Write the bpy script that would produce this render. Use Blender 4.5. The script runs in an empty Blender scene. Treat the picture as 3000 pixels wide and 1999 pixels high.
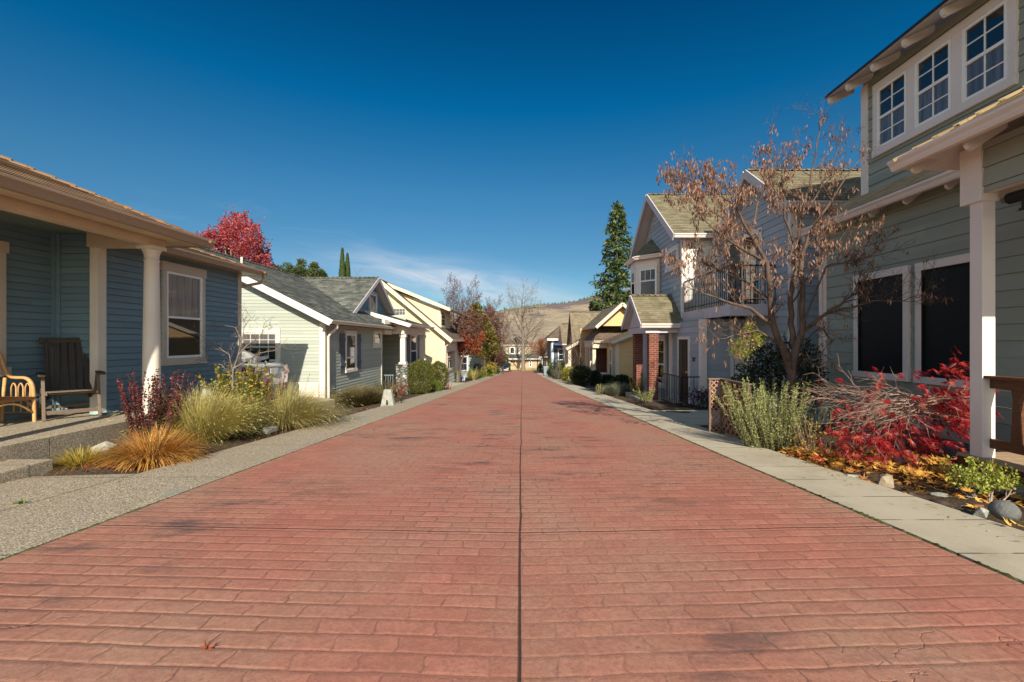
import bpy, bmesh, math, random
from mathutils import Vector, Matrix, noise

PI = math.pi
S = bpy.context.scene
COL = S.collection
V = Vector
F = 1333.33          # focal length in photo pixels (3000 px wide)
CX, CY = 1530.0, 1000.0

# ---------------------------------------------------------------- survey helpers (photo pixel -> place)
def sstep(a, b, x):
    t = max(0.0, min(1.0, (x - a) / (b - a)))
    return t * t * (3 - 2 * t)

def road_z(y):
    if y < -6: y = -6
    q = min(y, 115.0)
    z = -(1.08 + .0585 * q - .00005 * q * q)
    if y > 115: z -= .006 * (min(y, 500) - 115)
    return z

def gz(x, y):
    z = road_z(y)
    if x < -4.0: z -= .13 * sstep(8, 13, y) * sstep(-4.0, -5.0, x)
    if x > 3.3: z -= .12 * sstep(3.3, 4.3, x) * (1 - sstep(6, 9, y))
    return z

def Yx(px, X): return F * X / (px - CX)
def Xy(px, Y): return (px - CX) / F * Y
def Zy(py, Y): return (CY - py) / F * Y
def at(px, py, Y): return V((Xy(px, Y), Y, Zy(py, Y)))

# ---------------------------------------------------------------- scene graph helpers
ORG = {}
def tag(o, label=None, cat=None, group=None, kind=None):
    if label: o['label'] = label
    if cat: o['category'] = cat
    if group: o['group'] = group
    if kind: o['kind'] = kind
    return o

def thing(name, loc, label, cat, group=None):
    o = bpy.data.objects.new(name, None)
    o.empty_display_size = .2
    COL.objects.link(o)
    o.location = loc
    ORG[o] = V(loc)
    return tag(o, label, cat, group)

def dup(root, loc, label=None, group=None, rot=0.0, scale=1.0):
    r = root.copy(); COL.objects.link(r)
    r.location = loc
    r.rotation_euler = (0, 0, rot)
    r.scale = (scale, scale, scale)
    if label: r['label'] = label
    if group: r['group'] = group
    for ch in list(root.children):
        c = ch.copy(); COL.objects.link(c); c.parent = r
        for g in list(ch.children):
            d = g.copy(); COL.objects.link(d); d.parent = c
    return r

class MB:
    def __init__(s):
        s.v = []; s.f = []; s.m = []; s.uv = []; s.sm = []
    def face(s, pts, uv=None, m=0, sm=False):
        n = len(s.v)
        s.v.extend([tuple(p) for p in pts])
        s.f.append(tuple(range(n, n + len(pts))))
        s.m.append(m); s.uv.append(uv); s.sm.append(sm)
    def box(s, a, b, m=0):
        x0, y0, z0 = [min(a[i], b[i]) for i in range(3)]
        x1, y1, z1 = [max(a[i], b[i]) for i in range(3)]
        s.hexa([V((x, y, z)) for z in (z0, z1) for (x, y) in ((x0, y0), (x1, y0), (x1, y1), (x0, y1))], m)
    def hexa(s, c, m=0):
        n = len(s.v)
        s.v.extend([tuple(p) for p in c])
        for q in ((0, 3, 2, 1), (4, 5, 6, 7), (0, 1, 5, 4), (1, 2, 6, 5), (2, 3, 7, 6), (3, 0, 4, 7)):
            s.f.append(tuple(n + i for i in q)); s.m.append(m); s.uv.append(None); s.sm.append(False)
    def fbox(s, fr, a0, a1, b0, b1, c0, c1, m=0):
        P = fr.pt
        s.hexa([P(a0, b0, c0), P(a1, b0, c0), P(a1, b0, c1), P(a0, b0, c1),
                P(a0, b1, c0), P(a1, b1, c0), P(a1, b1, c1), P(a0, b1, c1)], m)
    def bar(s, A, B, w, h, up=V((0, 0, 1)), m=0):
        A = V(A); B = V(B); d = (B - A).normalized()
        sd = d.cross(up)
        if sd.length < 1e-4: sd = d.cross(V((1, 0, 0)))
        sd.normalize(); u = sd.cross(d).normalized()
        sd = sd * (w / 2); u = u * (h / 2)
        s.hexa([A - sd - u, A + sd - u, B + sd - u, B - sd - u, A - sd + u, A + sd + u, B + sd + u, B - sd + u], m)
    def tube(s, pts, rad, n=6, m=0, cap=True, sm=True):
        pts = [V(p) for p in pts]
        if not isinstance(rad, (list, tuple)): rad = [rad] * len(pts)
        k0 = len(s.v)
        d0 = (pts[1] - pts[0]).normalized()
        ref = V((0, 0, 1)) if abs(d0.z) < .9 else V((1, 0, 0))
        sd = d0.cross(ref).normalized()
        L = 0
        for i, p in enumerate(pts):
            if i == 0: d = d0
            elif i == len(pts) - 1: d = (pts[i] - pts[i - 1]).normalized()
            else: d = (pts[i + 1] - pts[i - 1]).normalized()
            sd = (sd - d * sd.dot(d))
            if sd.length < 1e-5: sd = d.orthogonal()
            sd.normalize(); u = d.cross(sd)
            for k in range(n):
                a = 2 * PI * k / n
                q = p + (sd * math.cos(a) + u * math.sin(a)) * rad[i]
                s.v.append((q.x, q.y, q.z))
        for i in range(len(pts) - 1):
            L1 = L + (pts[i + 1] - pts[i]).length
            for k in range(n):
                a = k0 + i * n + k; b = k0 + i * n + (k + 1) % n
                s.f.append((a, b, b + n, a + n)); s.m.append(m); s.sm.append(sm)
                s.uv.append(((k / n * .3, L), ((k + 1) / n * .3, L), ((k + 1) / n * .3, L1), (k / n * .3, L1)))
            L = L1
        if cap:
            for base in (k0, k0 + (len(pts) - 1) * n):
                s.f.append(tuple(base + k for k in range(n))); s.m.append(m); s.uv.append(None); s.sm.append(False)
    def lathe(s, c, prof, n=24, m=0):
        c = V(c); k0 = len(s.v)
        for (r, z) in prof:
            for k in range(n):
                a = 2 * PI * k / n
                s.v.append((c.x + r * math.cos(a), c.y + r * math.sin(a), c.z + z))
        for i in range(len(prof) - 1):
            for k in range(n):
                a = k0 + i * n + k; b = k0 + i * n + (k + 1) % n
                s.f.append((a, b, b + n, a + n)); s.m.append(m); s.uv.append(None); s.sm.append(True)
        for base in (k0, k0 + (len(prof) - 1) * n):
            s.f.append(tuple(base + k for k in range(n))); s.m.append(m); s.uv.append(None); s.sm.append(False)
    def extrude(s, prof, A, B, out, m=0):
        """profile of (out, z) points swept from A to B"""
        A = V(A); B = V(B); out = V(out)
        pa = [A + out * o + V((0, 0, z)) for o, z in prof]
        pb = [B + out * o + V((0, 0, z)) for o, z in prof]
        n = len(prof)
        for i in range(n):
            j = (i + 1) % n
            s.face([pa[i], pa[j], pb[j], pb[i]], m=m)
        s.face(pa, m=m); s.face(pb, m=m)
    def build(s, name, mats, parent=None, bevel=0, org=None):
        if not isinstance(mats, (list, tuple)): mats = [mats]
        p = parent; o0 = V((0, 0, 0))
        while p is not None:
            if p in ORG: o0 = ORG[p]; break
            p = p.parent
        if org is not None: o0 = V(org)
        me = bpy.data.meshes.new(name)
        ox, oy, oz = o0
        me.from_pydata([(a - ox, b - oy, c - oz) for a, b, c in s.v], [], s.f)
        for mt in mats: me.materials.append(mt)
        me.polygons.foreach_set('material_index', s.m)
        me.polygons.foreach_set('use_smooth', s.sm)
        uvl = me.uv_layers.new(name='UVMap')
        flat = []
        for fi, f in enumerate(s.f):
            u = s.uv[fi]
            if u is None:
                P = [s.v[i] for i in f]
                a = V(P[1]) - V(P[0]); b = V(P[2]) - V(P[0]); nn = a.cross(b)
                ax, ay, az = abs(nn.x), abs(nn.y), abs(nn.z)
                if az >= ax and az >= ay: u = [(q[0], q[1]) for q in P]
                elif ax >= ay: u = [(q[1], q[2]) for q in P]
                else: u = [(q[0], q[2]) for q in P]
            for q in u: flat.extend(q)
        uvl.data.foreach_set('uv', flat)
        me.update()
        o = bpy.data.objects.new(name, me)
        COL.objects.link(o)
        if org is not None: o.location = o0
        if parent is not None: o.parent = parent
        if bevel:
            w = me and bmesh.new(); w.from_mesh(me)
            bmesh.ops.remove_doubles(w, verts=w.verts, dist=1e-5); bmesh.ops.recalc_face_normals(w, faces=w.faces)
            w.to_mesh(me); w.free()
            md = o.modifiers.new('Bevel', 'BEVEL'); md.width = bevel; md.segments = 2; md.limit_method = 'ANGLE'
        return o

class Fr:
    """a wall plane: a along u, b up, c out of the wall"""
    def __init__(s, O, u, n): s.O = V(O); s.u = V(u); s.n = V(n)
    def pt(s, a, b, c=0): return s.O + s.u * a + V((0, 0, b)) + s.n * c
def wallXp(X): return Fr((X, 0, 0), (0, 1, 0), (1, 0, 0))
def wallXm(X): return Fr((X, 0, 0), (0, 1, 0), (-1, 0, 0))
def wallYm(Y): return Fr((0, Y, 0), (1, 0, 0), (0, -1, 0))
def wallYp(Y): return Fr((0, Y, 0), (1, 0, 0), (0, 1, 0))

def clip(poly, v, keep_above):
    out = []
    for i in range(len(poly)):
        a = poly[i]; b = poly[(i + 1) % len(poly)]
        ia = (a[1] >= v) == keep_above or a[1] == v
        ib = (b[1] >= v) == keep_above or b[1] == v
        if ia: out.append(a)
        if ia != ib:
            t = (v - a[1]) / (b[1] - a[1]); out.append((a[0] + t * (b[0] - a[0]), v))
    return out

def lapped(mb, O, u, v, n, poly, step, t, m=0, v0=None, ragged=0, seed=0, groove=0, gd=.012):
    """overlapping courses (lap siding or shingles) covering a flat convex polygon given in (u, v)"""
    O = V(O); u = V(u); v = V(v); n = V(n)
    rr = random.Random(seed)
    lo = min(p[1] for p in poly); hi = max(p[1] for p in poly)
    k = lo if v0 is None else v0 + math.floor((lo - v0) / step) * step
    while k < hi - 1e-6:
        if groove:
            q = clip(clip(poly, k, True), k + groove, False)
            if len(q) >= 3: mb.face([O + u * a + v * b - n * gd for a, b in q], uv=[(a, b) for a, b in q], m=m)
        c = clip(clip(poly, k + groove, True), k + step, False)
        if len(c) >= 3:
            tt = t * (1 + ragged * rr.uniform(-1, 1))
            def P(q): return O + u * q[0] + v * q[1] + n * (tt * (1 - (q[1] - k) / step))
            mb.face([P(q) for q in c], uv=[(q[0], q[1]) for q in c], m=m)
            bot = [q for q in c if abs(q[1] - max(k + groove, lo)) < 1e-6]
            if len(bot) >= 2:
                a = min(bot); b = max(bot)
                bk = n * (-gd if groove else 0)
                mb.face([P(a), P(b), O + u * b[0] + v * b[1] + bk, O + u * a[0] + v * a[1] + bk],
                        uv=[(a[0], a[1] - .004), (b[0], b[1] - .004), (b[0], b[1]), (a[0], a[1])], m=m)
        k += step

def siding(mb, fr, poly, step=.1, t=.011, m=0, v0=-3.0, groove=.006):
    lapped(mb, fr.O, fr.u, (0, 0, 1), fr.n, poly, step, t, m, v0, groove=groove)

def rect(a0, a1, b0, b1): return [(a0, b0), (a1, b0), (a1, b1), (a0, b1)]

def roof_plane(mb, pts, step=.14, t=.010, th=.10, m=0, mu=1, seed=0):
    """pts: 3D convex polygon, first edge = the eave. Shingle courses on top, a slab of thickness th under them"""
    P = [V(p) for p in pts]
    u = (P[1] - P[0]).normalized()
    nn = V((0, 0, 0))
    for i in range(1, len(P) - 1): nn += (P[i] - P[0]).cross(P[i + 1] - P[0])
    n = nn.normalized()
    if n.z < 0: n = -n
    v = n.cross(u).normalized()
    if v.z < 0: v = -v
    poly = [((p - P[0]).dot(u), (p - P[0]).dot(v)) for p in P]
    lapped(mb, P[0], u, v, n, poly, step, t, m, None, .35, seed)
    D = [p - V((0, 0, th)) for p in P]
    mb.face(D[::-1], m=mu)
    for i in range(len(P)):
        j = (i + 1) % len(P)
        mb.face([P[i], P[j], D[j], D[i]], m=mu)

def caps(mb, A, B, w=.26, step=.2, h=.03, m=0):
    """hip / ridge cap shingles from A up to B"""
    A = V(A); B = V(B); L = (B - A).length; d = (B - A).normalized()
    sd = d.cross(V((0, 0, 1))).normalized(); up = sd.cross(d)
    k = 0.0; i = 0
    while k < L:
        e = min(k + step * 1.25, L)
        a0 = A + d * k; b0 = A + d * e
        ha = h * 1.2; hb = h * .45
        drop = V((0, 0, -w * .16))
        for sg in (1, -1):
            o = sd * (sg * w / 2) + drop
            mb.face([a0 + up * ha, b0 + up * hb, b0 + o + up * hb, a0 + o + up * ha], uv=[(k, 0), (e, 0), (e, .13), (k, .13)], m=m)
            mb.face([a0 + up * ha, a0 + o + up * ha, a0 + o, a0], uv=[(k, 0), (k + .01, 0), (k + .01, .02), (k, .02)], m=m)
            mb.face([a0 + o + up * ha, b0 + o + up * hb, b0 + o - up * .01, a0 + o - up * .01], uv=[(k, 0), (e, 0), (e, .02), (k, .02)], m=m)
        k += step; i += 1

KGUT = [(0, 0), (0, -.115), (.06, -.115), (.078, -.085), (.085, -.06), (.115, -.03), (.115, -.002), (.105, -.002), (.105, -.012), (.012, -.03), (.012, 0)]
def gutter(root, A, B, out, mat, s=1.0):
    mb = MB(); mb.extrude([(o * s, z * s) for o, z in KGUT], A, B, out)
    return mb.build('gutter', mat, root)

def downspout(root, pts, mat, r=.035):
    mb = MB(); mb.tube(pts, r, 10); return mb.build('downspout', mat, root)

def window(root, fr, a0, a1, b0, b1, mats, trim=.09, head=.11, sill=.06, meet=.5, mun=None, mun2=None, c=.019, sillout=.05, ears=.0, sash=.035, name='window', label=None):
    """outer trim size a0..a1, b0..b1; mats = (trim, sash, glass upper, glass lower)"""
    mt, ms, g1, g2 = mats
    if a0 > a1: a0, a1 = a1, a0
    mb = MB()
    i0, i1, j0, j1 = a0 + trim, a1 - trim, b0 + sill, b1 - head
    mb.fbox(fr, a0, i0, j0, j1, 0, c + .028); mb.fbox(fr, i1, a1, j0, j1, 0, c + .028)
    mb.fbox(fr, a0 - ears, a1 + ears, j1, b1, 0, c + .034)
    w = mb.build(name, mt, root, bevel=.003)
    if label: w['label'] = label
    if sill:
        q = MB(); q.fbox(fr, a0 - ears - .012, a1 + ears + .012, b0, j0, 0, c + sillout); q.build('sill', mt, w, bevel=.003)
    jm = j0 + (j1 - j0) * meet if meet else None
    s = MB(); z1, z2 = c + .004, c + .022
    s.fbox(fr, i0, i0 + sash, j0, j1, c - .012, z2); s.fbox(fr, i1 - sash, i1, j0, j1, c - .012, z2)
    s.fbox(fr, i0 + sash, i1 - sash, j0, j0 + sash, c - .012, z2); s.fbox(fr, i0 + sash, i1 - sash, j1 - sash, j1, c - .012, z2)
    if jm: s.fbox(fr, i0 + sash, i1 - sash, jm - sash / 2, jm + sash / 2, c - .012, z2 + .003)
    lo, hi = (jm if jm else j0 + sash / 2), j1
    for (mm, q0, q1) in ((mun, lo, hi), (mun2, j0, lo)):
        if mm and q1 > q0:
            nx, ny = mm
            for k in range(1, nx):
                a = i0 + (i1 - i0) * k / nx; s.fbox(fr, a - .009, a + .009, q0 + sash / 2, q1 - sash / 2, c, z1 + .008)
            for k in range(1, ny):
                b = q0 + (q1 - q0) * k / ny
                s.fbox(fr, i0 + sash, i1 - sash, b - .009, b + .009, c, z1 + .006)
    s.build('sash', ms, w)
    def pane(q0, q1, g):
        p = MB(); p.fbox(fr, i0 + .01, i1 - .01, q0 + .012, q1 - .012, c - .01, z1 - .004); return p.build('pane', g, w)
    if jm: pane(jm, j1, g1); pane(j0, jm, g2)
    else: pane(j0, j1, g1)
    return w
# ---------------------------------------------------------------- materials
class NT:
    def __init__(s, name):
        s.mat = bpy.data.materials.new(name); s.mat.use_nodes = True
        s.t = s.mat.node_tree; s.t.nodes.clear()
        s.out = s.n('ShaderNodeOutputMaterial')
    def n(s, typ, ins=None, **kw):
        nd = s.t.nodes.new(typ)
        for k, v in kw.items(): setattr(nd, k, v)
        for k, v in (ins or {}).items(): s.set(nd, k, v)
        return nd
    def set(s, nd, k, v):
        sock = nd.inputs[k]
        if isinstance(v, bpy.types.NodeSocket): s.t.links.new(v, sock)
        elif isinstance(v, tuple) and len(v) == 3 and sock.type == 'RGBA': sock.default_value = (*v, 1)
        else: sock.default_value = v
    def uv(s): return s.n('ShaderNodeUVMap').outputs[0]
    def pos(s): return s.n('ShaderNodeNewGeometry').outputs['Position']
    def obj(s): return s.n('ShaderNodeTexCoord').outputs['Object']
    def map(s, vec, scale=(1, 1, 1), loc=(0, 0, 0), rot=(0, 0, 0)):
        return s.n('ShaderNodeMapping', {'Vector': vec, 'Scale': scale, 'Location': loc, 'Rotation': rot}).outputs[0]
    def noise(s, vec, scale, detail=4, rough=.55, out='Fac', dist=0):
        return s.n('ShaderNodeTexNoise', {'Vector': vec, 'Scale': scale, 'Detail': detail, 'Roughness': rough, 'Distortion': dist}).outputs[out]
    def ramp(s, fac, stops, interp='LINEAR'):
        nd = s.n('ShaderNodeValToRGB', {'Fac': fac}); cr = nd.color_ramp; cr.interpolation = interp
        while len(cr.elements) > 1: cr.elements.remove(cr.elements[-1])
        cr.elements[0].position = stops[0][0]
        c = stops[0][1]; cr.elements[0].color = (*c, 1) if isinstance(c, tuple) else (c, c, c, 1)
        for p, c in stops[1:]:
            e = cr.elements.new(p); e.color = (*c, 1) if isinstance(c, tuple) else (c, c, c, 1)
        return nd.outputs[0]
    def math(s, op, a, b=0.0, clamp=False):
        nd = s.n('ShaderNodeMath', operation=op, use_clamp=clamp); s.set(nd, 0, a); s.set(nd, 1, b); return nd.outputs[0]
    def mix(s, fac, a, b, mode='MIX'):
        nd = s.n('ShaderNodeMix', data_type='RGBA', blend_type=mode)
        s.set(nd, 0, fac)
        for i, v in ((6, a), (7, b)):
            if isinstance(v, bpy.types.NodeSocket): s.t.links.new(v, nd.inputs[i])
            else: nd.inputs[i].default_value = (*v, 1)
        return nd.outputs[2]
    def bump(s, h, strength=.5, dist=.01, normal=None):
        nd = s.n('ShaderNodeBump', {'Height': h, 'Strength': strength, 'Distance': dist})
        if normal is not None: s.set(nd, 'Normal', normal)
        return nd.outputs[0]
    def bsdf(s, color, rough=.6, normal=None, spec=.5, metallic=0.0, **kw):
        b = s.n('ShaderNodeBsdfPrincipled', {'Base Color': color, 'Roughness': rough, 'Metallic': metallic, 'Specular IOR Level': spec})
        for k, v in kw.items(): s.set(b, k.replace('_', ' '), v)
        if normal is not None: s.set(b, 'Normal', normal)
        return b.outputs[0]
    def done(s, sh):
        s.t.links.new(sh, s.out.inputs[0]); return s.mat

def m_paint(name, col, var=.12, rough=.62, grain=.25, dirt=.25):
    t = NT(name); p = t.pos()
    n1 = t.noise(p, 1.7, 4); n2 = t.noise(t.map(p, (6, 6, 60)), 3, 3)
    dk = tuple(c * (1 - var * 1.3) for c in col); lt = tuple(min(1, c * (1 + var)) for c in col)
    c = t.mix(t.ramp(n1, [(.3, 0.0), (.7, 1.0)]), dk, lt)
    c = t.mix(t.math('MULTIPLY', t.ramp(n2, [(.52, 0.0), (.75, 1.0)]), dirt), c, tuple(q * .6 for q in col))
    return t.done(t.bsdf(c, rough, t.bump(n2, grain, .002), .35))

def m_siding(name, col, step, var=.1, rough=.6):
    """painted boards: every course a slightly different shade, faint wood grain along the board"""
    t = NT(name); uv = t.uv()
    sx = t.n('ShaderNodeSeparateXYZ', {'Vector': uv})
    row = t.math('FLOOR', t.math('DIVIDE', t.math('ADD', sx.outputs[1], 3.0), step))
    seg = t.math('FLOOR', t.math('DIVIDE', t.math('ADD', sx.outputs[0], t.math('MULTIPLY', row, 1.37)), 3.4))
    wn = t.n('ShaderNodeTexWhiteNoise', noise_dimensions='2D')
    cv = t.n('ShaderNodeCombineXYZ', {'X': row, 'Y': seg}); t.set(wn, 'Vector', cv.outputs[0])
    g = t.noise(t.map(uv, (4, 90, 1)), 2.0, 4, .6)
    d = t.noise(t.pos(), .9, 5, .6)
    dk = tuple(q * (1 - var) for q in col); lt = tuple(q * (1 + var) for q in col)
    c = t.mix(wn.outputs[0], dk, lt)
    c = t.mix(t.ramp(g, [(.35, .0), (.75, .22)]), c, tuple(q * .7 for q in col))
    c = t.mix(t.ramp(d, [(.45, 0.0), (.8, .25)]), c, tuple(q * 1.25 for q in col))
    return t.done(t.bsdf(c, rough, t.bump(g, .3, .0018), .35))

def m_shingle(name, c1, c2, c3, tab=.30, step=.14):
    t = NT(name); uv = t.uv()
    br = t.n('ShaderNodeTexBrick', {'Vector': uv, 'Color1': (0, 0, 0), 'Color2': (1, 1, 1), 'Mortar': (.5, .5, .5), 'Scale': 1.0, 'Mortar Size': .003,
                                    'Brick Width': tab, 'Row Height': step, 'Bias': 0.0}, offset=.43, squash=.8)
    wn = t.n('ShaderNodeTexBrick', {'Vector': t.map(uv, (1, 1, 1), (3.17, step * 7, 0)), 'Color1': (0, 0, 0), 'Color2': (1, 1, 1), 'Mortar': (.5, .5, .5), 'Scale': 1.0,
                                    'Mortar Size': .0, 'Brick Width': tab * .62, 'Row Height': step, 'Bias': 0.0}, offset=.31)
    gr = t.noise(uv, 260, 2, .7)
    bl = t.noise(uv, 1.1, 4)
    v = t.math('ADD', t.math('MULTIPLY', br.outputs[0], .6), t.math('MULTIPLY', wn.outputs[0], .4))
    c = t.ramp(v, [(.1, c1), (.5, c2), (.9, c3)])
    c = t.mix(t.math('MULTIPLY', br.outputs[1], .8), c, tuple(q * .35 for q in c1))
    c = t.mix(t.ramp(gr, [(.3, .0), (.75, .4)]), c, tuple(q * .45 for q in c2))
    c = t.mix(t.ramp(bl, [(.4, .0), (.75, .3)]), c, tuple(q * 1.2 for q in c3))
    h = t.math('ADD', t.math('MULTIPLY', v, .6), t.math('MULTIPLY', gr, .3))
    return t.done(t.bsdf(c, .9, t.bump(h, .6, .004), .2))

def m_leaf(name, stops, rough=.5, trans=.35, spec=.35):
    """foliage: each leaf picks its own colour of the palette (u of its UV)"""
    t = NT(name); sx = t.n('ShaderNodeSeparateXYZ', {'Vector': t.uv()})
    c = t.ramp(sx.outputs[0], stops)
    b = t.bsdf(c, rough, None, spec)
    tr = t.n('ShaderNodeBsdfTranslucent', {'Color': t.mix(1.0, c, (1.0, .95, .7), 'MULTIPLY')})
    mx = t.n('ShaderNodeMixShader', {'Fac': trans}); t.t.links.new(b, mx.inputs[1]); t.t.links.new(tr.outputs[0], mx.inputs[2])
    return t.done(mx.outputs[0])

def m_bark(name, c1, c2, sc=14):
    t = NT(name); uv = t.uv(); p = t.pos()
    n = t.noise(t.map(p, (1, 1, .35)), sc, 5, .65)
    c = t.mix(t.ramp(n, [(.3, 0.0), (.7, 1.0)]), c1, c2)
    return t.done(t.bsdf(c, .85, t.bump(n, .6, .01), .2))

def m_plain(name, col, rough=.5, metallic=0.0, spec=.5, sc=40, var=.15, bump=.1, **kw):
    t = NT(name); n = t.noise(t.pos(), sc, 4, .6)
    c = t.mix(t.ramp(n, [(.3, 0.0), (.7, 1.0)]), tuple(q * (1 - var) for q in col), tuple(q * (1 + var) for q in col))
    return t.done(t.bsdf(c, rough, t.bump(n, bump, .002), spec, metallic, **kw))

def m_wood(name, c1, c2, rough=.6, sc=1.0):
    t = NT(name); o = t.obj()
    g = t.noise(t.map(o, (18 * sc, 18 * sc, 18 * sc)), 1.6, 5, .65, dist=1.5)
    g2 = t.noise(t.map(t.uv(), (6, 60, 1)), 1.5, 4, .6)
    f = t.math('ADD', t.math('MULTIPLY', g, .4), t.math('MULTIPLY', g2, .6))
    c = t.mix(t.ramp(f, [(.35, 0.0), (.65, 1.0)]), c1, c2)
    return t.done(t.bsdf(c, rough, t.bump(f, .35, .003), .3))

def m_glass(name, col=(.012, .015, .018), rough=.02, curtain=None):
    t = NT(name)
    c = col
    if curtain:
        n = t.noise(t.map(t.pos(), (9, 9, .4)), 2.2, 3, .5)
        c = t.mix(t.ramp(n, [(.35, 0.0), (.7, 1.0)]), tuple(q * .45 for q in curtain), curtain)
    w = t.noise(t.pos(), 1.3, 2, .5)
    b = t.bsdf(c, rough, t.bump(w, .04, .02), .5, 0.0, IOR=1.75)
    return t.done(b)

MT = {}
def build_mats():
    M = MT
    # --- road: stamped brick-pattern concrete, tinted red
    t = NT('stamped red concrete'); p = t.pos()
    sx = t.n('ShaderNodeSeparateXYZ', {'Vector': p})
    ax = t.math('ABSOLUTE', sx.outputs[0])
    wob = t.noise(t.map(p, (1.4, .5, 0)), 1.6, 3, .5)
    yy = t.math('SUBTRACT', sx.outputs[1], t.math('MULTIPLY', ax, .05))
    yy = t.math('ADD', yy, t.math('MULTIPLY', t.math('SUBTRACT', wob, .5), .022))
    wob2 = t.noise(t.map(p, (9, 9, 0)), 1.0, 3, .6)
    yy = t.math('ADD', yy, t.math('MULTIPLY', t.math('SUBTRACT', wob2, .5), .014))
    wx = t.noise(t.map(p, (2.5, 9, 0), (4, 2, 0)), 1.0, 2, .5)
    xx = t.math('ADD', sx.outputs[0], t.math('MULTIPLY', t.math('SUBTRACT', wx, .5), .07))
    cv = t.n('ShaderNodeCombineXYZ', {'X': xx, 'Y': yy}).outputs[0]
    br = t.n('ShaderNodeTexBrick', {'Vector': cv, 'Color1': (0, 0, 0), 'Color2': (1, 1, 1), 'Mortar': (.5, .5, .5), 'Scale': 1.0, 'Mortar Size': .0065,
                                    'Mortar Smooth': .6, 'Brick Width': .245, 'Row Height': .113, 'Bias': 0.0}, offset=.47)
    br2 = t.n('ShaderNodeTexBrick', {'Vector': cv, 'Color1': (0, 0, 0), 'Color2': (1, 1, 1), 'Mortar': (.5, .5, .5), 'Scale': 1.0, 'Mortar Size': .020,
                                     'Mortar Smooth': 1.0, 'Brick Width': .245, 'Row Height': .113, 'Bias': 0.0}, offset=.47)
    # along-road joints between neighbours in a row are much fainter than the joints between rows
    fr = t.math('ABSOLUTE', t.math('SUBTRACT', t.math('FRACT', t.math('DIVIDE', yy, .113)), .5))
    rowj = t.math('SUBTRACT', t.math('MULTIPLY', fr, 2.0), .0)           # 1 at the row joint
    rline = t.ramp(rowj, [(.93, 0.0), (.985, .8)])
    rside = t.ramp(t.math('FRACT', t.math('DIVIDE', yy, .113)), [(.0, 1.0), (.16, .0), (.80, .0), (1.0, .55)])
    jn = t.noise(p, 6, 4, .7)
    fade = t.ramp(t.noise(p, .55, 3, .5), [(.34, .34), (.60, 1.0)])
    fade = t.math('MULTIPLY', fade, t.ramp(t.math('DIVIDE', sx.outputs[1], 20.0), [(.10, 1.0), (.24, .75), (.5, .32), (1.0, .15)]))
    big = t.noise(t.map(p, (.8, .5, 0)), .9, 5, .6)
    c = t.mix(br.outputs[0], (.345, .124, .084), (.445, .172, .120))
    c = t.mix(t.ramp(big, [(.40, 0.0), (.62, .85)]), c, (.365, .215, .145))
    mid = t.noise(p, 13, 5, .7)
    c = t.mix(t.ramp(mid, [(.44, 0.0), (.74, .6)]), c, (.270, .105, .074))
    dirt = t.noise(p, 46, 6, .78)
    c = t.mix(t.ramp(dirt, [(.45, 0.0), (.66, .66)]), c, (.215, .100, .069))
    c = t.mix(t.ramp(dirt, [(.30, .45), (.46, .0)]), c, (.46, .215, .160))
    jcol = t.mix(jn, (.075, .034, .024), (.17, .082, .056))
    jm = t.math('MULTIPLY', t.math('MAXIMUM', rline, t.math('MULTIPLY', br.outputs[1], t.ramp(t.noise(p, 1.9, 4, .6), [(.34, .35), (.56, 1.0)]))), t.math('MULTIPLY', t.ramp(jn, [(.3, .45), (.55, 1.0)]), t.math('ADD', t.math('MULTIPLY', fade, .8), .2)))
    c = t.mix(t.math('MULTIPLY', jm, .95), c, jcol)
    gr = t.noise(p, 190, 3, .7)
    c = t.mix(t.ramp(gr, [(.52, 0.0), (.80, .42)]), c, (.46, .25, .19))
    c = t.mix(t.ramp(gr, [(.22, .40), (.42, .0)]), c, (.16, .055, .045))
    # grey tyre / oil stains, stretched across the road
    s1 = t.noise(t.map(p, (1.1, 3.2, 0), (1.3, 7.7, 0)), 1.05, 6, .72)
    s2 = t.noise(t.map(p, (.35, .35, 0), (5.1, 2.4, 0)), 1.1, 2, .5)
    st = t.math('MULTIPLY', t.ramp(s1, [(.525, 0.0), (.66, 1.0)]), t.ramp(s2, [(.45, 0.0), (.55, .9)]))
    c = t.mix(st, c, (.085, .062, .060))
    sp = t.noise(t.map(p, (26, 40, 0)), 1.0, 2, .5)
    c = t.mix(t.math('MULTIPLY', t.ramp(sp, [(.68, 0.0), (.74, .75)]), t.ramp(s2, [(.38, .0), (.55, 1.0)])), c, (.09, .05, .045))
    # saw joint down the middle, cross joints
    sw = t.noise(t.map(p, (0, 1, 0)), .16, 4, .6)
    sx2 = t.math('ABSOLUTE', t.math('ADD', t.math('ADD', sx.outputs[0], .02), t.math('MULTIPLY', t.math('SUBTRACT', sw, .5), .11)))
    seam = t.ramp(sx2, [(.0025, 1.0), (.0068, 0.0)])
    cj = None
    for y0 in (2.98, 6.2, 9.5, 12.9, 16.2, 19.6, 26.3, 38.0):
        d = t.math('ABSOLUTE', t.math('SUBTRACT', t.math('SUBTRACT', yy, t.math('MULTIPLY', t.math('SUBTRACT', sw, .5), .0)), y0))
        q = t.ramp(d, [(.003, .9), (.011, 0.0)])
        cj = q if cj is None else t.math('MAXIMUM', cj, q)
    sm = t.math('MAXIMUM', seam, t.math('MULTIPLY', cj, .8))
    # hairline cracks
    vo = t.n('ShaderNodeTexVoronoi', {'Vector': t.n('ShaderNodeVectorMath', {0: p, 1: t.n('ShaderNodeTexNoise', {'Vector': p, 'Scale': 3.0, 'Detail': 5.0}).outputs['Color']}, operation='ADD').outputs[0], 'Scale': .55}, feature='DISTANCE_TO_EDGE')
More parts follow.
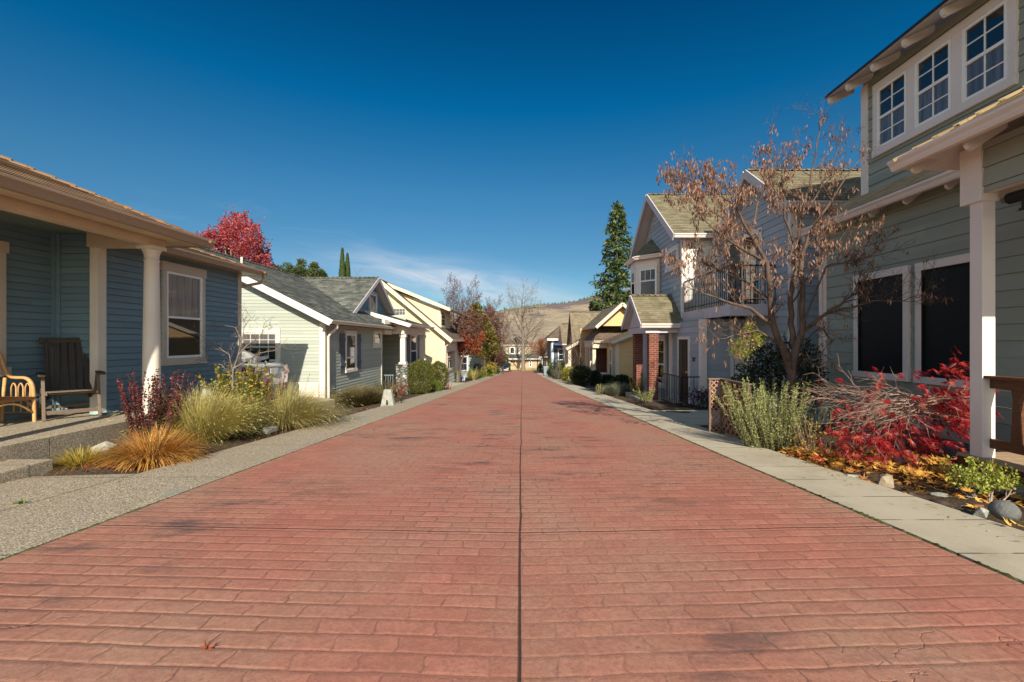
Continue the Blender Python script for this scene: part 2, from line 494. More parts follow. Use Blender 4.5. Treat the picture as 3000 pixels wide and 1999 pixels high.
    crk = t.math('MULTIPLY', t.ramp(vo.outputs[0], [(.0, .75), (.0045, 0.0)]), t.ramp(s2, [(.48, .0), (.62, 1.0)]))
    sm = t.math('MAXIMUM', sm, crk)
    c = t.mix(sm, c, (.045, .03, .024))
    h = t.math('SUBTRACT', t.math('MULTIPLY', t.ramp(br.outputs[0], [(0, 0.0), (1, 1.0)]), .12), t.math('MULTIPLY', rside, t.math('MULTIPLY', fade, .24)))
    h = t.math('SUBTRACT', h, t.math('MULTIPLY', t.math('MULTIPLY', br2.outputs[1], fade), .40))
    h = t.math('ADD', h, t.math('MULTIPLY', mid, .30))
    h = t.math('ADD', h, t.math('MULTIPLY', dirt, -.22))
    h = t.math('ADD', h, t.math('MULTIPLY', gr, .16))
    h = t.math('SUBTRACT', h, t.math('MULTIPLY', sm, 1.5))
    M['road'] = t.done(t.bsdf(c, .78, t.bump(h, 1.0, .0065), .25))
    # --- exposed aggregate
    t = NT('exposed aggregate concrete'); p = t.pos()
    v1 = t.n('ShaderNodeTexVoronoi', {'Vector': p, 'Scale': 105.0})
    v2 = t.n('ShaderNodeTexVoronoi', {'Vector': p, 'Scale': 48.0})
    sep = t.n('ShaderNodeSeparateXYZ', {'Vector': v1.outputs['Color']})
    c = t.ramp(sep.outputs[0], [(0, (.10, .082, .060)), (.3, (.25, .205, .145)), (.65, (.39, .325, .235)), (.9, (.56, .49, .38)), (1, (.70, .64, .52))])
    c = t.mix(t.ramp(v1.outputs['Distance'], [(.25, 0.0), (.6, .5)]), c, (.29, .235, .165))
    big = t.noise(p, .8, 5, .6)
    c = t.mix(t.ramp(big, [(.45, 0.0), (.75, .35)]), c, (.27, .225, .16))
    ph = t.noise(t.map(p, (1, .8, 1)), 1.5, 3, .45)
    c = t.mix(t.ramp(ph, [(.655, 0.0), (.685, .65)]), c, (.22, .26, .215))
    h = t.math('ADD', t.math('MULTIPLY', v1.outputs['Distance'], -.8), t.math('MULTIPLY', t.noise(p, 30, 3), .4))
    sx = t.n('ShaderNodeSeparateXYZ', {'Vector': p})
    dj = t.math('ABSOLUTE', t.math('SUBTRACT', t.math('FRACT', t.math('DIVIDE', t.math('ADD', sx.outputs[1], 40.0 - 3.55 + .93), 1.86)), .5))
    c = t.mix(t.math('MULTIPLY', t.ramp(dj, [(.002, 1.0), (.006, 0.0)]), .75), c, (.06, .055, .03))
    M['aggregate'] = t.done(t.bsdf(c, .85, t.bump(h, .8, .004), .25))
    # --- broomed concrete with moss in the joints
    t = NT('smooth sidewalk concrete'); p = t.pos(); sx = t.n('ShaderNodeSeparateXYZ', {'Vector': p})
    big = t.noise(p, 1.1, 6, .65); fine = t.noise(p, 120, 3, .7)
    c = t.ramp(big, [(.3, (.35, .305, .222)), (.5, (.43, .38, .285)), (.75, (.49, .44, .335))])
    c = t.mix(t.ramp(fine, [(.4, 0.0), (.8, .3)]), c, (.34, .29, .21))
    stn = t.noise(t.map(p, (1, .6, 1)), 2.3, 6, .7)
    c = t.mix(t.ramp(stn, [(.52, 0.0), (.72, .45)]), c, (.27, .225, .155))
    spk = t.noise(p, 34, 4, .7)
    c = t.mix(t.ramp(spk, [(.60, 0.0), (.72, .5)]), c, (.24, .195, .13))
    fj = t.math('FRACT', t.math('DIVIDE', t.math('ADD', t.math('SUBTRACT', sx.outputs[1], 2.64), 58.0 + .29), .58))
    d = t.math('ABSOLUTE', t.math('SUBTRACT', fj, .5))
    brk = t.ramp(t.noise(t.map(p, (3, 1, 0)), 1.5, 3), [(.4, .15), (.52, 1.0)])
    jl = t.math('MULTIPLY', t.ramp(d, [(.006, 1.0), (.017, 0.0)]), brk)
    c = t.mix(jl, c, (.045, .055, .018))
    M['concrete'] = t.done(t.bsdf(c, .8, t.bump(t.math('SUBTRACT', fine, t.math('MULTIPLY', jl, 2.0)), .35, .004), .3))
    t = NT('driveway concrete'); p = t.pos()
    big = t.noise(p, 1.3, 6, .65)
    c = t.ramp(big, [(.3, (.35, .305, .22)), (.7, (.50, .44, .325))])
    M['drive'] = t.done(t.bsdf(c, .8, t.bump(t.noise(p, 90, 3), .3, .003), .3))
    # --- soil and ground
    t = NT('garden soil'); p = t.pos()
    n1 = t.noise(p, 3.2, 6, .7); n2 = t.noise(p, 38, 5, .75); n3 = t.noise(p, 150, 2, .6)
    c = t.ramp(n2, [(.25, (.030, .020, .013)), (.5, (.085, .056, .036)), (.75, (.165, .115, .075))])
    c = t.mix(t.ramp(n1, [(.4, 0.0), (.7, .6)]), c, (.115, .085, .055))
    c = t.mix(t.ramp(n3, [(.68, 0.0), (.76, .8)]), c, (.33, .26, .17))
    sx = t.n('ShaderNodeSeparateXYZ', {'Vector': p})
    far = t.ramp(t.math('DIVIDE', sx.outputs[1], 400.0), [(.12, 0.0), (.3, 1.0)])
    c = t.mix(far, c, t.ramp(t.noise(p, .03, 5), [(.35, (.12, .10, .06)), (.65, (.20, .165, .10))]))
    h = t.math('ADD', t.math('MULTIPLY', n2, 1.0), t.math('MULTIPLY', n1, .8))
    M['soil'] = t.done(t.bsdf(c, .95, t.bump(h, 1.0, .03), .15))
    # --- hills: dry grass, oak scrub and pine belts
    t = NT('dry grass hillside'); p = t.pos(); sx = t.n('ShaderNodeSeparateXYZ', {'Vector': p})
    n1 = t.noise(t.map(p, (1, .6, 2.5)), .006, 8, .62); n2 = t.noise(p, .05, 5, .7)
    c = t.ramp(n2, [(.3, (.27, .215, .145)), (.7, (.42, .345, .235))])
    sc = t.math('ADD', n1, t.math('MULTIPLY', t.math('SUBTRACT', n2, .5), .35))
    hz = t.math('MULTIPLY', t.math('SUBTRACT', sx.outputs[2], 70.0), .0016)
    c = t.mix(t.ramp(t.math('ADD', sc, hz), [(.50, 0.0), (.58, .92)]), c, (.125, .105, .105))
    c = t.mix(t.ramp(t.noise(t.map(p, (1, 1, 3)), .013, 6, .6), [(.46, 0.0), (.62, .7)]), c, (.235, .175, .145))
    M['hill'] = t.done(t.bsdf(c, .95, t.bump(n2, .8, 6.0), .1))
    # --- paints
    M['blue_siding'] = m_siding('slate blue lap siding', (.15, .235, .285), .1)
    M['pale_siding'] = m_siding('pale green lap siding', (.365, .40, .345), .1)
    M['cream_siding'] = m_siding('cream lap siding', (.60, .52, .335), .125, .05)
    M['sage_siding'] = m_siding('sage green lap siding', (.275, .298, .248), .18)
    M['grey_siding'] = m_siding('blue grey lap siding', (.33, .365, .415), .18)
    M['white_siding'] = m_siding('off white lap siding', (.66, .64, .60), .18)
    M['tan_siding'] = m_siding('tan lap siding', (.60, .40, .18), .12, .05)
    M['navy_siding'] = m_siding('dark blue lap siding', (.06, .085, .12), .12)
    M['far_cream'] = m_siding('butter lap siding', (.40, .325, .195), .15, .05)
    M['ceiling'] = m_paint('porch ceiling paint', (.16, .21, .19))
    M['beige'] = m_paint('beige trim paint', (.60, .48, .345))
    M['putty'] = m_paint('putty trim paint', (.50, .44, .36), .05)
    M['brown_gut'] = m_paint('taupe gutter paint', (.335, .245, .175), .06, .4)
    M['white'] = m_paint('warm white trim paint', (.66, .61, .53), .05, .5, .2, .15)
    M['pinkwhite'] = m_paint('white trim paint', (.70, .63, .585), .05, .5, .2, .2)
    M['cream_trim'] = m_paint('cream trim paint', (.60, .53, .40), .05)
    M['lilac'] = m_paint('pale lilac grey trim', (.50, .47, .50), .05)
    M['vinyl'] = m_paint('white vinyl', (.80, .80, .78), .03, .35, .05, .05)
    M['tan_vinyl'] = m_paint('almond vinyl', (.60, .55, .45), .03, .4)
    M['slate_shutter'] = m_paint('slate shutter paint', (.085, .105, .135), .1)
    M['black_iron'] = m_plain('black iron', (.012, .012, .013), .45, .3)
    M['grey_iron'] = m_plain('grey painted iron', (.30, .33, .34), .45, .3)
    M['screen'] = m_plain('black insect screen', (.006, .006, .007), .55, sc=300, spec=.25)
    M['shade'] = m_plain('black shade cloth', (.010, .010, .012), .6)
    M['glass'] = m_glass('window glass')
    M['glass_sky_grey'] = m_glass('window glass with painted sky grey', (.1, .1, .1), .03, (.20, .21, .215))  # grey of the reflected cloudy sky put into the pane colour
    M['glass_curtain'] = m_glass('window glass over curtain', (.1, .1, .1), .03, (.15, .15, .16))
    M['door_dark'] = m_paint('dark door paint', (.014, .012, .012), .1, .45)
    M['brass'] = m_plain('brass', (.6, .42, .18), .3, .9)
    # --- roofs
    M['sh_brown'] = m_shingle('tan brown shingles', (.17, .102, .058), (.27, .165, .092), (.36, .232, .135))
    M['sh_grey'] = m_shingle('green grey shingles', (.050, .056, .050), (.105, .113, .098), (.205, .21, .18))
    M['sh_olive'] = m_shingle('olive tan shingles', (.125, .108, .066), (.180, .158, .098), (.245, .220, .145))
    M['sh_tan'] = m_shingle('golden tan shingles', (.32, .22, .12), (.44, .32, .185), (.55, .42, .26))
    M['sh_dkbrown'] = m_shingle('brown shingles', (.10, .074, .055), (.145, .110, .082), (.20, .155, .115))
    M['sh_taupe'] = m_shingle('taupe shingles', (.14, .110, .072), (.20, .165, .11), (.26, .215, .145))
    # --- brick / stone
    t = NT('red brick'); uv = t.uv()
    br = t.n('ShaderNodeTexBrick', {'Vector': uv, 'Color1': (.115, .030, .020), 'Color2': (.195, .056, .037), 'Mortar': (.33, .24, .19), 'Scale': 1.0, 'Mortar Size': .006,
                                    'Brick Width': .2, 'Row Height': .068})
    n = t.noise(t.pos(), 30, 4)
    c = t.mix(t.ramp(n, [(.4, 0.0), (.8, .5)]), br.outputs[0], (.13, .035, .025))
    M['brick'] = t.done(t.bsdf(c, .85, t.bump(t.math('SUBTRACT', t.math('MULTIPLY', n, .4), br.outputs[1]), .7, .006), .2))
    t = NT('grey fieldstone'); p = t.pos()
    vo = t.n('ShaderNodeTexVoronoi', {'Vector': t.map(p, (5.5, 5.5, 9)), 'Scale': 1.0}); ve = t.n('ShaderNodeTexVoronoi', {'Vector': t.map(p, (5.5, 5.5, 9)), 'Scale': 1.0}, feature='DISTANCE_TO_EDGE')
    sep = t.n('ShaderNodeSeparateXYZ', {'Vector': vo.outputs['Color']})
    c = t.ramp(sep.outputs[0], [(0, (.13, .15, .145)), (.5, (.23, .25, .23)), (1, (.36, .36, .32))])
    c = t.mix(t.ramp(t.noise(p, 22, 5), [(.4, 0.0), (.75, .6)]), c, (.12, .12, .11))
    e = t.ramp(ve.outputs[0], [(.03, 1.0), (.12, 0.0)])
    c = t.mix(e, c, (.055, .05, .042))
    M['stone'] = t.done(t.bsdf(c, .85, t.bump(t.math('SUBTRACT', t.noise(p, 22, 5), t.math('MULTIPLY', e, 1.5)), .9, .03), .25))
    for nm, c1, c2 in (('rock', (.22, .225, .20), (.40, .40, .35)), ('rock_warm', (.20, .155, .105), (.36, .29, .20)), ('rock_dark', (.10, .105, .10), (.17, .17, .16)), ('rock_red', (.30, .09, .04), (.42, .16, .08))):
        t = NT(nm.replace('_', ' ') + ' face'); p = t.pos(); n = t.noise(p, 14, 7, .68); n2 = t.noise(p, 70, 3, .7)
        c = t.mix(t.ramp(n, [(.32, 0.0), (.68, 1.0)]), c1, c2)
        c = t.mix(t.ramp(n2, [(.6, 0.0), (.75, .4)]), c, tuple(q * .45 for q in c1))
        M[nm] = t.done(t.bsdf(c, .88, t.bump(t.math('ADD', n, t.math('MULTIPLY', n2, .3)), .9, .02), .25))
    # --- timber
    M['teak'] = m_wood('weathered teak', (.026, .018, .014), (.078, .055, .040))
    M['teak_lt'] = m_wood('bleached teak', (.095, .068, .049), (.20, .15, .11))
    M['rattan'] = m_wood('honey rattan', (.40, .215, .075), (.60, .36, .15), .4)
    M['rail_wood'] = m_wood('stained rail wood', (.060, .024, .012), (.155, .068, .034), .45)
    M['deck_wood'] = m_wood('pale deck boards', (.30, .215, .135), (.46, .345, .22))
    M['lattice'] = m_wood('redwood lattice', (.30, .135, .085), (.46, .235, .15))
    M['lattice_post'] = m_wood('grey redwood post', (.115, .075, .055), (.22, .15, .11))
    # --- vehicles etc
    M['car_white'] = m_plain('white car paint', (.74, .76, .78), .18, 0, .5, 3, .02, .0, Coat_Weight=1.0)
    M['car_dark'] = m_plain('dark blue car paint', (.022, .026, .04), .2, 0, .5, 3, .02, .0, Coat_Weight=1.0)
    M['car_silver'] = m_plain('silver car cladding', (.30, .29, .27), .35, .4)
    M['tail'] = m_plain('red tail lamp', (.36, .008, .010), .12, 0, .5, 9, .3, .0, Coat_Weight=1.0)
    M['lamp_clear'] = m_plain('clear lamp lens', (.75, .70, .55), .12, .2)
    M['rubber'] = m_plain('tyre rubber', (.012, .012, .012), .75)
    M['alloy'] = m_plain('alloy rim', (.45, .45, .46), .3, .8)
    M['mint'] = m_plain('mint cotton', (.34, .52, .46), .8)
    M['plate'] = m_plain('licence plate', (.60, .61, .64), .4)
    M['bin'] = m_plain('pale grey bin plastic', (.20, .25, .28), .5)
    M['bin_lid'] = m_plain('white bin lid', (.34, .37, .39), .5)
    M['tarp'] = m_plain('bright blue tarp', (.025, .09, .22), .5)
    M['rackblue'] = m_plain('blue enamel', (.16, .33, .55), .4)
    M['rackwhite'] = m_plain('white enamel', (.72, .74, .76), .4)
    # --- plants
    L = m_leaf
    M['lf_red'] = L('crimson maple leaves', [(0, (.20, .018, .030)), (.4, (.34, .045, .058)), (.75, (.47, .095, .095)), (1, (.56, .20, .18))], .45, .35)
    M['lf_jmaple'] = L('scarlet lace maple leaves', [(0, (.10, .004, .008)), (.5, (.32, .010, .018)), (.85, (.48, .030, .034)), (1, (.55, .12, .08))], .4, .45)
    M['lf_ever'] = L('dark evergreen leaves', [(0, (.028, .050, .014)), (.5, (.060, .085, .022)), (1, (.13, .145, .042))], .5, .2)
    M['lf_magn'] = L('magnolia leaves', [(0, (.035, .050, .012)), (.4, (.075, .085, .018)), (.75, (.16, .125, .026)), (1, (.30, .185, .05))], .35, .2)
    M['lf_cyp'] = L('cypress sprays', [(0, (.032, .058, .015)), (.5, (.062, .098, .022)), (1, (.10, .135, .032))], .6, .15)
    M['lf_conif'] = L('conifer needles', [(0, (.028, .055, .018)), (.5, (.075, .115, .034)), (1, (.175, .21, .065))], .6, .2)
    M['lf_rust'] = L('rust red leaves', [(0, (.13, .028, .018)), (.4, (.27, .060, .026)), (.8, (.42, .125, .045)), (1, (.42, .22, .12))], .5, .35)
    M['lf_brownrust'] = L('dull brown red leaves', [(0, (.075, .030, .022)), (.5, (.155, .062, .042)), (.85, (.235, .105, .065)), (1, (.30, .17, .10))], .6, .3)
    M['lf_orange'] = L('tan orange twigs', [(0, (.17, .072, .022)), (.5, (.28, .12, .038)), (1, (.38, .19, .075))], .6, .35)
    M['lf_box'] = L('clipped hedge leaves', [(0, (.040, .058, .010)), (.45, (.085, .105, .018)), (.8, (.165, .165, .030)), (1, (.28, .22, .05))], .45, .25)
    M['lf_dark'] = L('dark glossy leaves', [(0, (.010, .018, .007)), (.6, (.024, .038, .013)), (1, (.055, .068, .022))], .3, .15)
    M['lf_yel'] = L('yellow green leaves', [(0, (.085, .098, .012)), (.5, (.28, .27, .032)), (.85, (.48, .42, .07)), (1, (.52, .28, .06))], .4, .35)
    M['lf_bright'] = L('fresh green leaves', [(0, (.055, .105, .012)), (.5, (.12, .19, .022)), (1, (.24, .28, .045))], .45, .35)
    M['lf_lime'] = L('lime leaves with rust edges', [(0, (.15, .20, .025)), (.5, (.33, .37, .055)), (.85, (.46, .46, .10)), (1, (.36, .15, .04))], .45, .4)
    M['lf_barb'] = L('barberry leaves', [(0, (.050, .010, .018)), (.45, (.12, .020, .028)), (.8, (.25, .035, .035)), (.93, (.43, .11, .035)), (1, (.36, .24, .16))], .5, .3)
    M['lf_flame'] = L('flame red leaves', [(0, (.20, .012, .014)), (.6, (.46, .03, .022)), (1, (.55, .13, .04))], .45, .4)
    M['gr_orange'] = L('orange straw grass', [(0, (.28, .12, .022)), (.4, (.54, .25, .050)), (.75, (.68, .40, .12)), (.9, (.62, .47, .25)), (1, (.50, .36, .03))], .6, .3)
    M['gr_orgreen'] = L('yellow green straw grass', [(0, (.13, .15, .02)), (.35, (.36, .33, .035)), (.7, (.55, .35, .05)), (1, (.62, .45, .16))], .6, .3)
    M['gr_green'] = L('pale green fountain grass', [(0, (.24, .22, .055)), (.45, (.52, .455, .14)), (.8, (.70, .60, .26)), (1, (.76, .64, .38))], .6, .3)
    M['gr_straw'] = L('straw green grass', [(0, (.21, .19, .066)), (.4, (.43, .385, .135)), (.8, (.62, .54, .24)), (1, (.72, .61, .37))], .6, .3)
    M['gr_lav'] = L('brown lavender stems', [(0, (.055, .060, .022)), (.4, (.125, .115, .042)), (.8, (.23, .165, .080)), (1, (.34, .21, .10))], .7, .2)
    M['gr_lavgrey'] = L('grey lavender stems', [(0, (.12, .13, .085)), (.5, (.24, .25, .17)), (1, (.40, .37, .25))], .7, .2)
    M['lf_rose'] = L('rosemary needles', [(0, (.13, .175, .045)), (.5, (.36, .41, .13)), (.85, (.58, .60, .24)), (1, (.64, .57, .30))], .55, .2)
    M['lf_pod'] = L('dry brown seed pods', [(0, (.10, .048, .030)), (.4, (.21, .112, .072)), (.8, (.34, .195, .132)), (1, (.44, .28, .20))], .6, .3)
    M['litter'] = L('fallen yellow leaves', [(0, (.20, .08, .02)), (.35, (.46, .20, .034)), (.7, (.64, .34, .058)), (.93, (.70, .46, .12)), (1, (.34, .035, .025))], .6, .25)
    M['lf_pink'] = L('dim magenta blossoms', [(0, (.030, .018, .018)), (.6, (.055, .020, .035)), (1, (.18, .045, .12))], .5, .2)
    M['weed'] = L('small green weeds', [(0, (.06, .10, .015)), (1, (.17, .23, .04))], .5, .3)
    M['moss'] = m_plain('green moss', (.065, .080, .018), .95, sc=120, var=.6, bump=.6)
    M['bark'] = m_bark('grey brown bark', (.055, .038, .030), (.155, .108, .083))
    M['bark_pale'] = m_bark('pale grey twigs', (.23, .18, .145), (.40, .33, .27))
    M['bark_dark'] = m_bark('dark bark', (.040, .030, .024), (.10, .075, .058))
    M['bark_purple'] = m_bark('purplish twigs', (.075, .042, .038), (.145, .088, .076))
    M['bark_grey'] = m_bark('grey winter twigs', (.135, .11, .088), (.24, .20, .165))
    M['bark_red'] = m_bark('reddish winter twigs', (.26, .12, .095), (.48, .32, .26))
    M['bark_rose'] = m_bark('pale rosy twigs', (.24, .13, .10), (.46, .32, .25))
build_mats()
# ---------------------------------------------------------------- setting: ground, road, walks, hills
def frange(a, b, s):
    r = []; x = a
    while x < b - 1e-6: r.append(x); x += s
    r.append(b); return r

def sheet(name, xs, ys, fz, mat, kind='structure', smooth=True):
    mb = MB(); nx = len(xs)
    for y in ys:
        for x in xs: mb.v.append((x, y, fz(x, y)))
    for j in range(len(ys) - 1):
        for i in range(nx - 1):
            a = j * nx + i
            mb.f.append((a, a + 1, a + nx + 1, a + nx)); mb.m.append(0); mb.uv.append(None); mb.sm.append(smooth)
    o = mb.build(name, mat); tag(o, kind=kind); return o

def ground_z(x, y):
    z = gz(x, y) - .03
    ax = abs(x)
    if ax < 60 and y < 60:
        bed = 1.0 if (x < -3.95 or x > 3.3) else 0.0
        if bed:
            z += .05 * noise.noise(V((x * 1.3, y * 1.3, 0))) * bed + .025 * noise.noise(V((x * 5, y * 5, 3))) * bed
            # the right-hand bed drops a hand's breadth at the walk, rises to the middle
            if 3.2 < x < 5.9 and 1 < y < 8.6: z += -.05 + .10 * sstep(3.3, 3.9, x)
            if x < -3.95 and 4.6 < y < 40: z += .05 * sstep(-3.95, -4.5, x)
    if ax > 60: z -= .02 * (min(ax, 800) - 60) * 0.2
    return z
xs = [-5000, -2500, -1200, -600, -300, -150, -80, -50, -30, -20, -14, -11] + frange(-9, -3.9, .12) + [-3.5, -2, 0, 1.5, 3.0] + frange(3.25, 8, .12) + [9, 11, 14, 20, 30, 50, 80, 150, 300, 600, 1200, 2500, 5000]
ys = [-60, -30, -15, -8, -4, -1, 0] + frange(.6, 12, .12) + frange(12.4, 30, .5) + [32, 36, 40, 46, 54, 62, 72, 84, 96, 108, 115, 130, 150, 200, 300, 420, 700, 1200, 2500, 6000]
sheet('ground', xs, ys, ground_z, MT['soil'])

RR = [(-20, 2.5), (3, 2.5), (5, 2.45), (8, 2.42), (12, 2.40), (20, 2.27), (40, 2.12), (120, 2.1)]
def interp(tab, y):
    if y <= tab[0][0]: return tab[0][1]
    for (a, p), (b, q) in zip(tab, tab[1:]):
        if y <= b: return p + (q - p) * (y - a) / (b - a)
    return tab[-1][1]
def slab(name, xl, xr, ys, off, mat, n=6, edge=.12, kind='structure'):
    mb = MB(); rows = []
    for y in ys:
        l = xl(y); r = xr(y)
        rows.append([(l + (r - l) * i / n, y, road_z(y) + (off(l + (r - l) * i / n) if callable(off) else off)) for i in range(n + 1)])
    for A, B in zip(rows, rows[1:]):
        for i in range(n): mb.face([A[i], A[i + 1], B[i + 1], B[i]])
        for k in (0, n):
            a, b = A[k], B[k]
            mb.face([a, b, (b[0], b[1], b[2] - edge), (a[0], a[1], a[2] - edge)])
    for Rw in (rows[0], rows[-1]):
        mb.face(list(Rw) + [(p[0], p[1], p[2] - edge) for p in reversed(Rw)])
    o = mb.build(name, mat); tag(o, kind=kind); return o
yroad = frange(-20, 0, 2)[:-1] + frange(0, 20, .5)[:-1] + frange(20, 130, 2)
LW = -2.92
slab('road', lambda y: LW, lambda y: interp(RR, y), yroad, 0, MT['road'], 4)
slab('left_sidewalk', lambda y: -3.90, lambda y: LW - .012, frange(-20, 20, 1)[:-1] + frange(20, 90, 3), .004, MT['aggregate'])
slab('right_sidewalk', lambda y: interp(RR, y) + .028, lambda y: max(3.25, interp(RR, y) + .8), frange(-20, 20, 1)[:-1] + frange(20, 80, 3), .004, MT['concrete'])
slab('left_front_walk', lambda y: -5.55 if y < 4.6 else -3.95, lambda y: -3.925, frange(2.9, 4.62, .25), .002, MT['aggregate'])
slab('driveway_right', lambda y: 3.262, lambda y: 9.0, frange(8.75, 11.6, .5), -.012, MT['drive'])
slab('driveway_left', lambda y: -12.0, lambda y: -5.45, frange(10.3, 13.25, .4), lambda x: -.02 + .26 * sstep(-3.9, -6.5, x), MT['drive'], 12, .3)
slab('front_pad', lambda y: -5.6, lambda y: -3.91, frange(25.0, 31.5, .5), .0, MT['drive'])
slab('far_cross_street', lambda y: -30, lambda y: 30, frange(93, 100, 1), -.02, MT['drive'])
# moss strip in the joint between road and right walk, patchy
R0 = random.Random(4); mb = MB(); y = 1.2
while y < 26:
    x = interp(RR, y) + .012
    w = .010 + .020 * max(0, noise.noise(V((0, y * 1.7, 0))) + .35)
    h = .008 + .010 * R0.random()
    z = road_z(y) + .001
    L = .035 + .05 * R0.random()
    if R0.random() < .8:
        pts = [(x + w * math.cos(a) * R0.uniform(.7, 1.2), y + L * math.sin(a), z - .004) for a in [k * PI / 3 for k in range(6)]]
        top = V((x, y, z + h))
        for i in range(6): mb.face([pts[i], pts[(i + 1) % 6], top], sm=True)
    y += .05
for k in range(180):
    y = R0.uniform(1.2, 9); x = LW - .006
    w = R0.uniform(.008, .018); L = R0.uniform(.03, .08)
    if noise.noise(V((3, y * 1.1, 0))) < 0: continue
    pts = [(x + w * math.cos(a), y + L * math.sin(a), road_z(y) - .002) for a in [k * PI / 3 for k in range(6)]]
    top = V((x, y, road_z(y) + .010))
    for i in range(6): mb.face([pts[i], pts[(i + 1) % 6], top], sm=True)
tag(mb.build('moss', MT['moss']), kind='stuff')

# hills: ridge line surveyed from the photograph, built 2 km out with nearer shoulders
def hill_h(x, y):
    tab = [(-5200, 330), (-2500, 215), (-900, 140), (-300, 112), (-150, 118), (-100, 126), (-50, 137), (20, 146), (70, 154), (160, 162), (240, 178), (350, 205), (520, 240), (900, 300), (1800, 390), (5200, 520)]
    r = interp(tab, x)
    t = (y - 420) / (2000 - 420)
    base = -9.0
    h = base + (r - base) * (sstep(0, 1, t) * .55 + .45 * max(0, min(1, t)) ** 1.3) if t < 1 else r - (y - 2000) * .02
    f = min(1, max(0, t * 1.5))
    h += f * (26 * noise.fractal(V((x * .0024, y * .0020, 1.3)), 1.0, 2.0, 5) + 9 * noise.noise(V((x * .011, y * .008, 0)))) * (1 - .80 * sstep(.8, 1, t))
    h += f * 3.0 * noise.noise(V((x * .02, y * .02, 5)))
    return h
sheet('hills', frange(-5200, -1400, 200)[:-1] + frange(-1400, 1600, 22)[:-1] + frange(1600, 5200, 200), frange(420, 2040, 28) + [2200, 2600, 3000], hill_h, MT['hill'])
# pines along the crest: one far wood
R0 = random.Random(9); mb = MB()
for k in range(2600):
    x = R0.uniform(-700, 700); t = R0.random() ** .5; y = 1250 + 780 * t
    m = noise.fractal(V((x * .005, y * .004, 7)), 1.0, 2.0, 4)
    if m < .12 - .25 * sstep(1700, 2000, y) : continue
    if 60 < x < 250 and y < 1900: continue
    z = hill_h(x, y); h = R0.uniform(5, 12); w = h * R0.uniform(.22, .34)
    c = R0.random()
    for s in range(3):
        zb = z + h * s * .26; ww = w * (1 - s * .27); zt = zb + h * .48
        a0 = R0.random() * 6
        ring = [(x + ww * math.cos(a0 + k * 2 * PI / 5), y + ww * math.sin(a0 + k * 2 * PI / 5), zb) for k in range(5)]
        for i in range(5): mb.face([ring[i], ring[(i + 1) % 5], (x, y, zt)], uv=[(c, 0)] * 3)
tag(mb.build('far_pine_wood', MT['lf_ever']), kind='stuff')

# ================================================================ HOUSES
def house(name, loc, label): return thing(name, loc, label, 'house')

def flat_walls(mb, x0, x1, y0, y1, z0, z1, sides='xXyY', m=0):
    """plain outer skin, 15 mm inside the lap boards"""
    e = .015
    if 'x' in sides: mb.face([(x0 + e, y0, z0), (x0 + e, y1, z0), (x0 + e, y1, z1), (x0 + e, y0, z1)], m=m)
    if 'X' in sides: mb.face([(x1 - e, y0, z0), (x1 - e, y1, z0), (x1 - e, y1, z1), (x1 - e, y0, z1)], m=m)
    if 'y' in sides: mb.face([(x0, y0 + e, z0), (x1, y0 + e, z0), (x1, y0 + e, z1), (x0, y0 + e, z1)], m=m)
    if 'Y' in sides: mb.face([(x0, y1 - e, z0), (x1, y1 - e, z0), (x1, y1 - e, z1), (x0, y1 - e, z1)], m=m)

M = MT
# ---------------------------------------------------------------- A: slate blue cottage with porch (left, nearest)
WA = -6.29; YA = 10.14; RX = -6.96; RY = 6.8; PZ = -1.068; PX = -5.26; Y0A = 3.0
hA = house('blue_cottage', (-6.6, 6.8, -1.4), 'low slate blue lap-sided cottage with tan shingle roof and deep shaded porch')
mb = MB()
siding(mb, wallXp(WA), rect(RY, YA, -1.7, 1.66), .1, .014, groove=.011)
siding(mb, wallXp(RX), rect(Y0A, RY, PZ, 1.62), .1, .014, groove=.011)
siding(mb, wallYm(RY), rect(RX, WA, PZ, 1.62), .1, .014, groove=.011)
siding(mb, wallYp(YA), rect(-12, WA, -1.9, 1.66), .1, .014, groove=.011)
siding(mb, wallYm(Y0A), rect(-12, RX, -1.4, 1.66), .1, .014, groove=.011)
mb.face([(-12, Y0A, -1.9), (-12, YA, -1.9), (-12, YA, 1.66), (-12, Y0A, 1.66)])
mb.build('wall', M['blue_siding'], hA)
mb = MB(); mb.box((RX, RY - .075, PZ), (RX + .028, RY - .012, 1.6)); mb.box((RX + .014, RY - .028, PZ), (RX + .075, RY - .012, 1.6)); mb.build('corner_strip', M['blue_siding'], hA)
mb = MB(); mb.box((-12, Y0A - .3, 1.60), (-5.33, RY - .05, 1.63)); mb.build('porch_ceiling', M['ceiling'], hA)
# corner boards and pilaster
mb = MB(); mb.box((WA - .06, YA - .085, -1.8), (WA + .026, YA + .022, 1.55)); mb.build('corner_board', M['putty'], hA, bevel=.003)
mb = MB(); mb.box((WA - .095, 6.715, PZ), (WA + .03, 6.855, 1.40)); mb.build('pilaster', M['white'], hA, bevel=.004)
# porch floor slab and steps
mb = MB(); mb.box((-7.1, 2.6, -1.75), (PX, Yx(146, PX) - .006, PZ)); mb.box((-7.1, Yx(146, PX) + .006, -1.75), (PX, 6.95, PZ)); mb.box((-7.1, 2.6, -1.75), (PX - .012, 6.9, PZ - .004))
mb.build('porch_slab', M['aggregate'], hA)
mb = MB(); mb.box((PX - .02, 2.6, -1.75), (-4.84, 4.70, -1.218)); mb.build('step', M['aggregate'], hA, bevel=.012)
